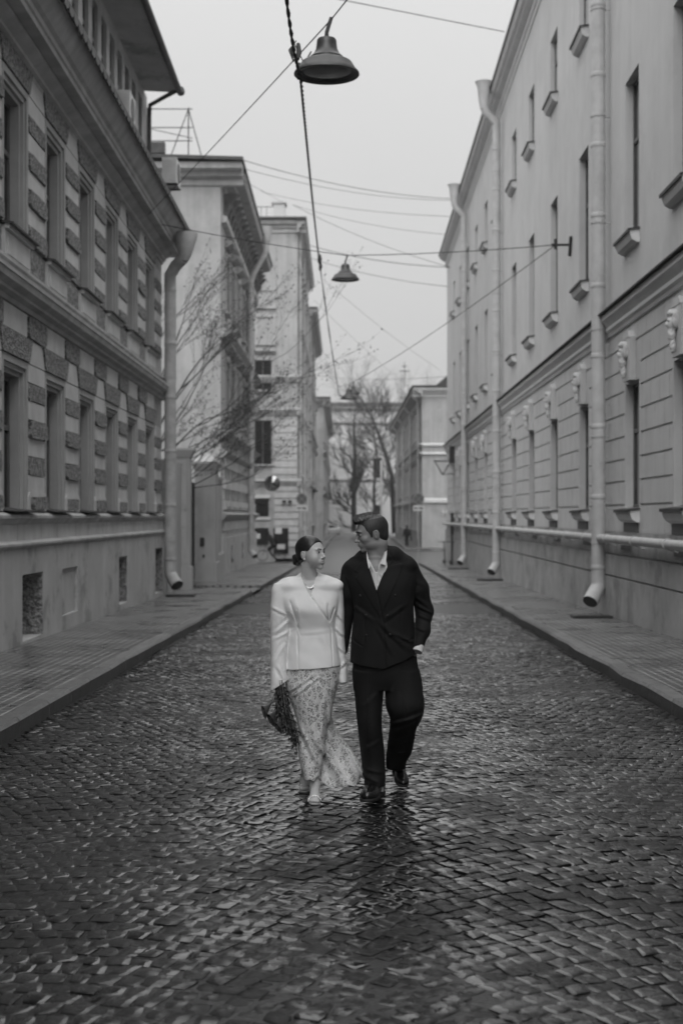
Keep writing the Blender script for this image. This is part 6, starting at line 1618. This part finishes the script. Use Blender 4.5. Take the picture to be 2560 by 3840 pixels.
# sandals
for a, ytoe, xt in ((ankF, 8.875, 722), (ankB, 9.29, 699)):
    g_ = zg(ytoe); bx_ = Q(xt, 1800, ytoe)[0]; hx = a[0]; hy = a[1]+.045
    mb = MB(); n = 14; top = []
    for i in range(n+1):
        s_ = i/n; y = ytoe-.005+(hy+.01-ytoe)*s_; zz = g_+.014+max(0, (s_-.30))**1.2*(a[2]-.072-g_)/.65
        hw = .037*math.sin(math.pi*min(1, .04+s_*1.0+.10*min(1, s_*8)))**.5*(1-.35*s_)+.004; cx_ = bx_+(hx-bx_)*s_
        top.append((cx_-hw, y, zz, cx_+hw))
    vs_ = []
    for x0_, y, zz, x1_ in top: vs_ += [(x0_, y, zz), (x1_, y, zz), (x0_, y, zz-.008), (x1_, y, zz-.008)]
    fs_ = []
    for i in range(n): k = i*4; fs_ += [(k, k+1, k+5, k+4), (k+2, k+6, k+7, k+3), (k, k+4, k+6, k+2), (k+1, k+3, k+7, k+5)]
    fs_ += [(0, 2, 3, 1), (n*4, n*4+1, n*4+3, n*4+2)]; mb.add(vs_, fs_)
    sh = mb.build('sandal', M['sandal'], WO, origin=(bx_, ytoe, g_), smooth=False)
    mb = MB(); mb.tube([(hx, hy-.005, top[-1][2]-.006), (hx, hy+.01, g_+.002)], [.012, .006], 8); mb.build('heel', M['sandal'], sh, origin=(bx_, ytoe, g_))
    for dy, hgt in ((.035, .026), (.062, .036)):
        mb = MB(); P_ = [(bx_+.040*math.cos(an_), ytoe+dy, g_+.014+(hgt+.012)*math.sin(an_)) for an_ in np.linspace(0, math.pi, 13)]; mb.tube(P_, .0045, 6)
        for p in P_[1:-1]: mb.tube([(p[0], p[1]-.004, p[2]+.003), (p[0], p[1]-.006, p[2]+.004)], .0018, 5)
        mb.build('strap', M['silver'], sh, origin=(bx_, ytoe, g_))
# bouquet hanging from her hand
BQ = empty('bouquet', Q(646, 1572, YW-.08)); tag(BQ, 'drooping dark bouquet', 'bouquet'); ob = Q(646, 1572, YW-.08)
BQ['label'] = 'drooping dark bouquet of leafy sprigs and calla lilies hanging beneath a white sleeve'
M['leafd'] = mat('dark_leaf', .022, .45, .5, 30); M['calla'] = mat('dark_calla', .05, .35, .3, 12)
mb = MB(); rr = random.Random(8)
for st in range(46):
    a = Vector(Q(638+rr.uniform(-3, 14), 1562, YW-.08+rr.uniform(-.04, .04)))
    fr_ = rr.random(); ex_ = 640+fr_*48+rr.uniform(-5, 5); ey = 1645+fr_*76+rr.uniform(-30, 14)
    b_ = Vector(Q(ex_, ey, YW-.13+rr.uniform(-.08, .07)))
    mid = a.lerp(b_, .5)+Vector((rr.uniform(-.02, .01), 0, 0)); P_ = [a, mid, b_]; mb.tube(P_, [.003, .0025, .0015], 4, 0)
    for k in range(26):
        t_ = rr.uniform(.12, 1.02); c_ = a.lerp(mid, t_*2) if t_ < .5 else mid.lerp(b_, (t_-.5)*2)
        c_ = c_+Vector((rr.gauss(0, .008), rr.gauss(0, .012), 0)); ln = rr.uniform(.022, .042); w_ = rr.uniform(.004, .0075)
        d = Vector((rr.gauss(.10, .42), rr.gauss(0, .35), -1)).normalized(); sd_ = d.cross(Vector((rr.gauss(0, .5), -1, rr.gauss(0, .3)))).normalized(); nn = d.cross(sd_)
        p1, p2 = c_+d*ln*.45+nn*.002, c_+d*ln
        mb.add([c_, p1+sd_*w_, p2, p1-sd_*w_, p1+nn*.003], [(0, 1, 4), (1, 2, 4), (2, 3, 4), (3, 0, 4)], 0)
mb.build('leaves', M['leafd'], BQ, origin=ob, recalc=False)
for (x_, y_, tx_, ty_, s_) in ((624, 1612, 606, 1636, 1.0), (634, 1630, 622, 1654, 1.1), (646, 1648, 638, 1672, 1.0)):
    a = Vector(Q(x_, y_, YW-.15)); b_ = Vector(Q(tx_, ty_, YW-.19)); ax = (b_-a).normalized(); sd_ = ax.cross(Vector((0, 1, 0))).normalized(); ot = ax.cross(sd_); mb = MB(); n = 18; L_ = (b_-a).length
    for i in range(8):
        t_ = i/7; r_ = s_*(.006+.030*t_**1.6); vs_ = []
        for k in range(n): an_ = 2*math.pi*k/n; ll = L_*t_*(1+.30*math.cos(an_)*t_); mb.v.append(tuple(a+ax*ll+(sd_*math.cos(an_)+ot*math.sin(an_))*r_))
    for i in range(7):
        for k in range(n): mb.f.append((i*n+k, i*n+(k+1) % n, (i+1)*n+(k+1) % n, (i+1)*n+k)); mb.m.append(0)
    mb.tube([a, a+ax*L_*.8], [.004, .003], 5); mb.tube([Vector(Q(641, 1580, YW-.1)), a.lerp(Vector(Q(641, 1580, YW-.1)), .5)+Vector((-.01, 0, 0)), a], .003, 5)
    mb.build('calla_lily', M['calla'], BQ, origin=tuple(a), smooth=True)
# =========================== the man
YM = 9.12
HM = HeadFrame(Q(853.5, 1224.5, YM-.03), R(-79), R(-11), 1.02, roll=R(0))
oM = (Q(860, 0, 9.05)[0], 9.05, zg(9.05))
ankR, ankL = Q(866, 1806, 9.10), Q(915, 1762, 9.56)
def body_m(X, Y, Z):
    u, v, t = HM.loc(X, Y, Z); f = head_field(u, v, t, True)*HM.s
    nb = np.array(HM.w(0, -.03, -.075)); base = np.array(Q(863, 1290, YM+.01))
    f = smin(f, cap(X, Y, Z, nb, base, .060, .064), .025)
    f = smin(f, cap(X, Y, Z, HM.w(0, .02, -.085), Q(862, 1300, YM-.045), .02, .03), .03)
    ch = vstack([(1285, 835, 893, .055, .0), (1296, 818, 925, .08, 0), (1320, 812, 940, .10, 0), (1360, 820, 940, .115, 0), (1440, 815, 945, .10, 0), (1530, 815, 950, .12, 0)], YM)(X, Y, Z)
    f = smin(f, ch, .035)
    f = smin(f, chain(X, Y, Z, [(Q(846, 1540, YM), .085), (Q(850, 1665, YM-.03), .048), (ankR, .034)], .03), .03)
    f = smin(f, chain(X, Y, Z, [(Q(920, 1540, YM), .085), (Q(924, 1655, YM+.04), .045), (ankL, .034)], .03), .03)
    f = smin(f, cap(X, Y, Z, ankR, (ankR[0]-.03, 8.99, zg(9)+.06), .034, .032), .02); f = smin(f, cap(X, Y, Z, ankL, (ankL[0]+.02, 9.52, zg(9.5)+.07), .034, .03), .02)
    f = smin(f, chain(X, Y, Z, [(Q(934, 1318, YM+.02), .036), (Q(974, 1404, YM+.06), .034), (Q(958, 1487, YM-.06), .026)], .02), .03)
    f = smin(f, chain(X, Y, Z, [(Q(810, 1318, YM+.03), .036), (Q(797, 1400, YM+.07), .034), (Q(784, 1490, YM+.07), .024)], .02), .03)
    f = smin(f, fingers(X, Y, Z, Q(958, 1485, YM-.05), (-.50, .30, -.85), (0, -1, 0), .085, .25), .008)
    f = smin(f, fingers(X, Y, Z, Q(781, 1492, YM+.07), (-.05, 0, -1), (0, 1, 0), .070, .2, s=.8), .008)
    return f
def tone_m(X, Y, Z):
    u, v, t = HM.loc(X, Y, Z); au = np.abs(u); tn = np.ones(X.shape)
    lips = (((u/.022)**2+((t+.0620-6*u*u*.6)/.0105)**2) < 1) & (v > .078); tn = np.where(lips, .72, tn)
    ln = ((((au-.031)/.0155)**2+((t-.0035)/.0045)**2) < 1) & (v > .06); tn = np.where(ln, .3, tn)
    beard = blob(-t, .035, .06)*blob(v, -.01, .03)*.14; return tn*(1-np.where(Z > 1.3, beard, 0))
lo = (Q(775, 0, YM)[0], 8.93, zg(9)+.0); hi = (Q(1000, 0, YM)[0], 9.66, Q(0, 1168, YM)[2])
V, Fc = two_res('person', body_m, lo, hi, Q(0, 1302, YM)[2], HM, None, .0080, .0027, (HM.c[0]-.17, 8.86, Q(0, 1312, YM)[2]), (HM.c[0]+.17, 9.32, hi[2]), None)
MO = np_mesh('person', V, Fc, M['skin_m'], None, True, oM)
tag(MO, 'tall man in a black double breasted suit and open white shirt looking at the woman', 'person'); add_tone(MO, tone_m)
eyes_of(MO, HM, None, oM, .34)
for sg in (1, -1):
    pts = face_snap(HM, True, [(sg*a, 0, b_) for a, b_ in ((.011, .020), (.022, .0235), (.034, .0240), (.043, .0215), (.050, .0170))], .0003)
    strip_on(HM, pts, .0036, M['brow'], 'eyebrow', MO)
    pts = face_snap(HM, True, [(sg*a, 0, b_) for a, b_ in ((.019, .0035), (.026, .0072), (.035, .0078), (.044, .0050))], .0002)
    strip_on(HM, pts, .0014, M['brow'], 'eyelashes', MO)
def hair_m(X, Y, Z):
    u, v, t = HM.loc(X, Y, Z)
    f = ell(u, v, t, (0, -.016, .035), (.0762, .0965, .0865)); f = smin(f, ell(u, v, t, (0, .024, .002), (.0660, .067, .082)), .03)
    f = smin(f, ell(u, v, t, (0, -.055, -.030), (.054, .045, .048)), .03)
    vv = [-.2, -.075, -.055, -.036, -.028, -.012, .006, .012, .022, .028, .034, .044, .052, .062, .075, .2]
    tt = [-.072, -.074, -.062, -.040, .004, .016, .014, -.022, -.024, -.006, .010, .022, .050, .066, .072, .075]
    f = smax(f, np.interp(v, vv, tt)-t, .003)
    top = smin(ell(u, v, t, (0, .010, .098), (.055, .078, .031)), ell(u, v, t, (0, .062, .092), (.050, .034, .028)), .02)
    top = smin(top, ell(u, v, t, (-.005, .082, .094), (.042, .018, .019)), .015)
    top = smax(top, (.070+.25*np.maximum(0, .04-v)*.35)-t, .004)
    top = top + .0022*np.sin(v*230+t*120+u*80)*np.sin(u*90+1) + .0012*np.sin(v*520-t*200)
    return np.minimum(f, top)*HM.s
c = HM.c; V, Fc = surface_nets(hair_m, c-np.array([.17, .17, .15]), c+np.array([.17, .17, .19]), .0028)
M['hair_top'] = hair_mat('hair_man_top', .085, rough=.4)
hm = np_mesh('hair', V, Fc, [M['hair_m'], M['hair_top']], MO, True, tuple(c))
fc_ = V[Fc].mean(1); hm.data.polygons.foreach_set('material_index', (HM.loc(fc_[:, 0], fc_[:, 1], fc_[:, 2])[2] > .088).astype(np.int32)); u, v, t = HM.loc(V[:, 0], V[:, 1], V[:, 2])
set_strand(hm, np.where((t > .085)[:, None], np.stack([(v*1.0-t*.45)*300, u*60, t*25], 1), np.stack([(v+t*.35)*330, u*40, (t-v*.3)*30], 1)))
# loose strands swept up and back over the crown
mb = MB(); rr = random.Random(31)
for k in range(760):
    u0 = rr.uniform(-.046, .046); v0 = rr.uniform(-.045, .100); t0 = .118
    tt_ = np.arange(.15, .06, -.001); X_, Y_, Z_ = [], [], []
    W_ = np.array([HM.w(u0, v0, q) for q in tt_]); val = hair_m(W_[:, 0], W_[:, 1], W_[:, 2]); i = int(np.argmax(val < 0))
    if val.min() > 0: continue
    t0 = tt_[i]; ln = rr.uniform(.018, .042); P_ = []
    for j in range(4):
        q = j/3; P_.append(HM.w(u0-.010*q*rr.uniform(.5, 1.3), v0+(.4-q)*ln*(.9 if v0 < .07 else .4), t0-.004+.009*math.sin(q*2.2)+(.006*q if v0 > .07 else 0)))
    mb.tube(P_, [.0012, .0013, .0010, .0004], 3, caps=False)
mb.build('hair_strands', M['hair_top'], hm, origin=tuple(c), recalc=False)
# shirt
def shirt(X, Y, Z):
    ch = vstack([(1283, 838, 890, .06, .0), (1292, 822, 915, .085, 0), (1320, 816, 936, .112, 0), (1360, 824, 936, .130, 0), (1400, 824, 936, .125, 0), (1430, 826, 934, .10, 0)], YM)(X, Y, Z)
    ch = smin(ch, cap(X, Y, Z, Q(864, 1262, YM+.02), Q(863, 1300, YM), .070, .078), .03)
    ch = np.maximum(ch, -cap(X, Y, Z, Q(864, 1230, YM+.02), Q(863, 1290, YM-.0), .066, .067))
    vn = [QX(p, YM-.11) for p in ((838, 1240), (846, 1282), (862, 1314), (866, 1314), (882, 1275), (890, 1240))]
    ch = np.where(Y < YM+.02, np.maximum(ch, -inpoly(X, Z, vn)), ch)
    vj_ = [QX(p, YM-.13) for p in ((830, 1235), (838, 1290), (864.5, 1366), (890, 1302), (895, 1262), (894, 1235))]
    ch = np.where(Y < YM-.02, np.maximum(ch, inpoly(X, Z, vj_)), ch)
    top = Z-QX((0, 1252), YM)[1]; ch = np.maximum(ch, top)
    ch = ch + np.where(Y < YM, crease(X, Z, QX((864, 1314), YM-.12), QX((865, 1365), YM-.12), .003, .003), 0)
    for a, b_, w_, am in (((858, 1316), (846, 1330), .008, .003), ((872, 1318), (884, 1328), .008, .003), ((868, 1330), (880, 1345), .008, .002)): ch = ch+np.where(Y < YM, fold(X, Z, QX(a, YM-.12), QX(b_, YM-.12), w_, am), 0)
    return ch
V, Fc = surface_nets(shirt, (Q(808, 0, YM)[0], 8.94, Q(0, 1425, YM)[2]), (Q(944, 0, YM)[0], 9.28, Q(0, 1240, YM)[2]), .0042)
so = np_mesh('shirt', V, Fc, M['shirt'], MO, True, oM)
def leafplate(name, pts, yoff, m, parent, th=.004, field=None, bulge=.0):
    """a cloth flap: polygon in the picture rows, laid on the surface below it"""
    mb = MB(); P3 = []
    for x_, y_, dy in pts: q = Q(x_, y_, YM-.1+dy); P3.append(q)
    n = len(P3); vs_ = list(P3)+[(p[0], p[1]+th, p[2]) for p in P3]
    cen = np.mean(np.array(P3), 0); vs_.append((cen[0], cen[1]-bulge, cen[2]))
    fs_ = [(i, (i+1) % n, 2*n) for i in range(n)]+[(i, n+i, n+(i+1) % n, (i+1) % n) for i in range(n)]+[tuple(range(2*n-1, n-1, -1))]
    mb.add(vs_, fs_); o = mb.build(name, m, parent, origin=P3[0]); return o
leafplate('collar_leaf', [(841.5, 1262, .06), (846, 1283, .0), (859.5, 1312, -.045), (851, 1299.5, -.04), (846.5, 1306, -.042), (842, 1284, .0)], 0, M['shirt'], so, bulge=.003)
leafplate('collar_leaf', [(883.5, 1247, .12), (887.5, 1250, .11), (889, 1266, .06), (884.5, 1298, -.03), (873.5, 1294.5, -.045), (867.5, 1312, -.048), (869, 1298, -.04), (880, 1276, .0), (885, 1262, .06)], 0, M['shirt'], so, bulge=.002)
for y_ in (1341,):
    q = Q(866.5, y_, YM); yy = front_y(shirt, q[0], q[2], 8.9, 9.2); mb = MB(); mb.tube([(q[0], yy-.003, q[2]), (q[0], yy+.001, q[2])], .0055, 12); mb.build('button', M['pearl'], so, origin=(q[0], yy, q[2]))
# jacket
JM = vstack([(1284, 812, 928, .07, .02), (1294, 799, 950, .09, .01), (1310, 792, 957, .11, .01), (1340, 800, 955, .135, 0), (1370, 808, 950, .145, 0), (1400, 812, 949.5, .142, 0), (1430, 810, 951, .138, 0), (1460, 807, 954, .142, 0), (1490, 805, 957, .148, 0), (1520, 804, 959, .152, 0), (1542, 804, 960, .152, 0)], YM, 2.2)
hemm = [(780, 1520), (804, 1524), (830, 1530), (855, 1534), (878, 1536.5), (886, 1534), (905, 1527), (930, 1518), (957, 1504), (990, 1500)]
def arm_l(X, Y, Z):      # viewer's right: hand in pocket
    f = chain(X, Y, Z, [(Q(940, 1306.5, YM+.02), .058), (Q(960, 1352, YM+.04), .064), (Q(974.5, 1403, YM+.06), .054), (Q(969, 1448, YM+.0), .048), (Q(959.5, 1484, YM-.05), .036)], .03)
    for a, b_, w_, am in (((955, 1372), (985, 1395), .010, .006), ((958, 1392), (992, 1408), .009, .007), ((960, 1412), (990, 1425), .010, .006), ((956, 1440), (978, 1450), .009, .004), ((948, 1330), (972, 1345), .012, .004)):
        f = f+fold(X, Z, QX(a, YM), QX(b_, YM), w_, am)
    e = QX((966, 1489), YM-.05); return np.maximum(f, -((Z-e[1])+.25*(X-e[0])))
def arm_r(X, Y, Z):
    f = chain(X, Y, Z, [(Q(803, 1312, YM+.03), .056), (Q(799, 1360, YM+.05), .060), (Q(796, 1405, YM+.08), .050), (Q(786, 1492, YM+.07), .036)], .03)
    return f
def jacket_m(X, Y, Z):
    f = JM(X, Y, Z)
    f = smin(f, chain(X, Y, Z, [(Q(806, 1303, YM+.01), .046), (Q(838, 1283, YM+.02), .055), (Q(852, 1278, YM+.03), .05)], .03, (1, 1.5, 1)), .03)
    f = smin(f, chain(X, Y, Z, [(Q(937, 1296, YM+.01), .050), (Q(902, 1276, YM+.02), .055), (Q(880, 1270, YM+.03), .05)], .03, (1, 1.5, 1)), .03)
    f = smin(f, cap(X, Y, Z, Q(850, 1270, YM+.07), Q(880, 1262, YM+.07), .035, .035), .03)
    vn = [QX(p, YM-.13) for p in ((836, 1235), (843.5, 1290), (864.5, 1358), (885.5, 1302), (890, 1262), (889, 1235))]
    f = np.where(Y < YM+.0, smax(f, -inpoly(X, Z, vn), .002), f)
    f = smax(f, -cap(X, Y, Z, Q(864, 1210, YM+.02), Q(864, 1310, YM+.01), .077, .083), .003)
    # lapels, peaked, laid on the chest
    l1 = [QX(p, YM-.14) for p in ((838, 1278), (812, 1312), (822, 1318), (815, 1328), (872, 1418), (864.5, 1357), (843, 1288))]
    l2 = [QX(p, YM-.14) for p in ((890, 1266), (905, 1290), (898, 1298), (924, 1294), (925, 1305), (870, 1425), (864.5, 1357), (886, 1302))]
    for l_ in (l1, l2): d = inpoly(X, Z, l_); f = f - np.where(Y < YM, .0045*np.clip(-d/.004, 0, 1), 0)
    cr_ = 0
    for a, b_, w_, am in (((866, 1362), (882, 1440), .0045, .006), ((882, 1440), (886, 1536), .0045, .007), ((808, 1470), (832, 1486), .0035, .005), ((832, 1486), (838, 1470), .003, .003), ((918, 1478), (952, 1468), .0035, .005), ((838, 1400), (836, 1470), .004, .003), ((920, 1395), (922, 1470), .004, .003)):
        cr_ = cr_+crease(X, Z, QX(a, YM-.14), QX(b_, YM-.14), w_, am)
    f = f+np.where(Y < YM, cr_, 0)
    for a, b_, w_, am in (((872, 1430), (935, 1490), .016, .008), ((868, 1440), (900, 1500), .014, .006), ((855, 1425), (820, 1400), .014, .005), ((880, 1425), (930, 1390), .014, .005), ((905, 1455), (950, 1478), .012, .007), ((812, 1395), (835, 1410), .012, .004)):
        f = f+np.where(Y < YM, fold(X, Z, QX(a, YM-.14), QX(b_, YM-.14), w_, am), 0)
    f = smin(f, arm_l(X, Y, Z), .010); f = smin(f, arm_r(X, Y, Z), .010)
    Yh = YM-.12; px = X/Yh*F_+784; hz = 1.70+(1184-np.interp(px, [h[0] for h in hemm], [h[1] for h in hemm]))/F_*Yh
    body = (px > 800) & (px < 962); return np.where(body, np.maximum(f, hz-Z), f)
V, Fc = surface_nets(jacket_m, (Q(770, 0, YM)[0], 8.90, Q(0, 1545, YM)[2]), (Q(1004, 0, YM)[0], 9.36, Q(0, 1244, YM)[2]), .0046)
jo = np_mesh('jacket', V, Fc, M['suit'], MO, True, oM)
M['button'] = mat('suit_button', .012, .3, spec=.4)
for x_, y_ in ((827, 1368), (907, 1367), (840, 1413), (889, 1414), (841, 1459), (895, 1457)):
    q = Q(x_, y_, YM-.12); yy = front_y(jacket_m, q[0], q[2], 8.9, 9.2); mb = MB(); mb.lathe([(.001, 0), (.0075, 0), (.009, .002), (.009, .004), (.001, .005)], 0, 0, 14); mb.v = [(q[0]+a, yy-d, q[2]+b_) for a, b_, d in mb.v]; mb.build('button', M['button'], jo, origin=(q[0], yy, q[2]), smooth=True)
# cuff of the shirt above the pocket
mb = MB(); mb.tube([Q(962, 1483, YM-.05), Q(957.5, 1497, YM-.07)], [.033, .0335], 18, caps=True); mb.build('shirt_cuff', M['shirt'], MO, origin=Q(960, 1490, YM-.05), smooth=False)
# trousers
def trousers(X, Y, Z):
    hip = vstack([(1500, 812, 955, .125, 0), (1530, 810, 959, .13, 0), (1560, 811, 966, .125, 0), (1582, 814, 968, .11, 0)], YM)(X, Y, Z)
    a = vstack([(1540, 811, 890, .115, 0), (1580, 813, 881.5, .115, 0), (1620, 816, 878, .108, -.02), (1665, 820.5, 876.5, .10, -.04), (1706, 825, 880.5, .092, -.03), (1750, 830, 884, .088, -.01), (1782, 834, 885, .092, -.02), (1797, 836, 884.5, .098, -.03), (1803, 836, 884.5, .098, -.03)], YM)(X, Y, Z)
    b_ = vstack([(1540, 875, 961, .115, 0), (1580, 883, 969, .12, -.02), (1627, 886.5, 974, .12, -.05), (1652, 895, 967, .11, -.03), (1672, 894, 956.5, .10, .02), (1700, 890.5, 951, .095, .12), (1730, 887, 944, .095, .24), (1752, 885.5, 932, .10, .33), (1764, 886, 931, .10, .37)], YM)(X, Y, Z)
    Yf = Y
    for p0, p1, w_, am in (((845, 1560), (848, 1780), .006, -.004), ((822, 1780), (870, 1795), .012, .006), ((828, 1765), (878, 1775), .012, .005), ((870, 1590), (835, 1620), .014, .005), ((872, 1700), (840, 1720), .014, .004)):
        a = a+np.where(Y < YM, fold(X, Z, QX(p0, YM-.1), QX(p1, YM-.1), w_, am), 0)
    for p0, p1, w_, am in (((965, 1640), (900, 1660), .014, .010), ((960, 1655), (905, 1680), .014, .008), ((945, 1700), (895, 1715), .012, .005), ((925, 1560), (930, 1640), .008, -.004), ((935, 1740), (892, 1745), .012, .005)):
        b_ = b_+fold(X, Z, QX(p0, YM-.05), QX(p1, YM-.05), w_, am)
    return smin(smin(a, hip, .02), smin(b_, hip, .02), .004)
V, Fc = surface_nets(trousers, (Q(795, 0, YM)[0], 8.88, Q(0, 1806, YM)[2]), (Q(990, 0, YM)[0], 9.66, Q(0, 1498, YM)[2]), .0055)
np_mesh('trousers', V, Fc, M['suit'], MO, True, oM)
# shoes
def shoe(name, heel, toe, lift_heel, hx):
    """heel, toe = ground points; the toe stays down, the heel may be raised"""
    h_ = np.array(heel, float); t_ = np.array(toe, float); d = t_-h_; L_ = np.linalg.norm(d); d /= L_; s_ = np.cross(d, np.array([0, 0, 1.0])); s_ /= np.linalg.norm(s_); n_ = np.cross(s_, d)
    def loc(X, Y, Z): x, y, z = X-h_[0], Y-h_[1], Z-h_[2]; return x*d[0]+y*d[1]+z*d[2], x*s_[0]+y*s_[1]+z*s_[2], x*n_[0]+y*n_[1]+z*n_[2]
    k = L_/.30
    def up(X, Y, Z):
        a, b_, c_ = loc(X, Y, Z); a, b_, c_ = a/k, b_/k, c_/k
        f = ell(a, b_, c_, (.215, .0, .040), (.085, .049, .040)); f = smin(f, ell(a, b_, c_, (.13, 0, .055), (.09, .042, .045)), .03); f = smin(f, ell(a, b_, c_, (.055, 0, .060), (.055, .038, .055)), .03)
        f = smin(f, cap(a, b_, c_, (.07, 0, .06), (.055, 0, .12), .040, .038), .02); f = smax(f, c_-.112, .006)
        f = smax(f, -(c_-.022), .004); f = f+.004*np.exp(-((a-.165)/.004)**2)*(c_ > .05)+.0025*np.exp(-((a-.12)/.004)**2)*(c_ > .06)
        return f*k
    def so_(X, Y, Z):
        a, b_, c_ = loc(X, Y, Z); a, b_, c_ = a/k, b_/k, c_/k
        w_ = np.interp(a, [-.005, .01, .05, .12, .2, .26, .29, .305], [.018, .034, .038, .038, .052, .046, .03, .01])
        f = np.maximum(np.abs(b_)-w_, np.maximum(a-.303, -a)); hgt = np.where(a < .085, .0, .010); f = np.maximum(f, np.maximum(c_-.026, hgt-c_)); return f*k
    lo_ = np.minimum(h_, t_)-.10; hi_ = np.maximum(h_, t_)+.13; hi_[2] += .05
    V, Fc = surface_nets(up, lo_, hi_, .004); o = np_mesh('shoe', V, Fc, M['leather'], MO, True, tuple(h_))
    V, Fc = surface_nets(so_, lo_, hi_, .004); np_mesh('sole', V, Fc, M['sole'], o, True, tuple(h_))
hR = (Q(873, 0, 9.20)[0], 9.20, zg(9.2)+.008); tR = (Q(839, 0, 8.87)[0], 8.87, zg(8.87)+.008)
shoe('shoe', hR, tR, 0, 0)
tL = Q(927, 1811, 9.42); tL = (tL[0], 9.42, zg(9.42)+.006); hL = Q(909, 1766, 9.68); hL = (hL[0], 9.68, hL[2]-.02)
shoe('shoe', hL, tL, 0, 0)
mb = MB(); mb.tube([Q(867, 1790, 9.09), Q(866, 1816, 9.09)], [.044, .042], 14); mb.build('sock', M['shirt'], MO, origin=ankR)
mb = MB(); mb.tube([Q(913, 1748, 9.56), Q(917, 1775, 9.58), Q(920, 1786, 9.55)], [.046, .043, .042], 14); mb.build('sock', M['coat'], MO, origin=ankL)
# ------------------------------------------------------------------ the damp air
mb = MB(); mb.box(-125, 125, -45, 295, zg(200)-1.3, 36)
hz_m = bpy.data.materials.new('damp_air'); hz_m.use_nodes = True; n_ = hz_m.node_tree.nodes; n_.clear()
pv = n_.new('ShaderNodeVolumePrincipled'); om = n_.new('ShaderNodeOutputMaterial'); hz_m.node_tree.links.new(pv.outputs[0], om.inputs['Volume'])
pv.inputs['Color'].default_value = (.9, .9, .9, 1); pv.inputs['Density'].default_value = .0006; pv.inputs['Anisotropy'].default_value = .3
hz = mb.build('haze', hz_m, origin=(0, 0, 0)); tag(hz, kind='stuff')
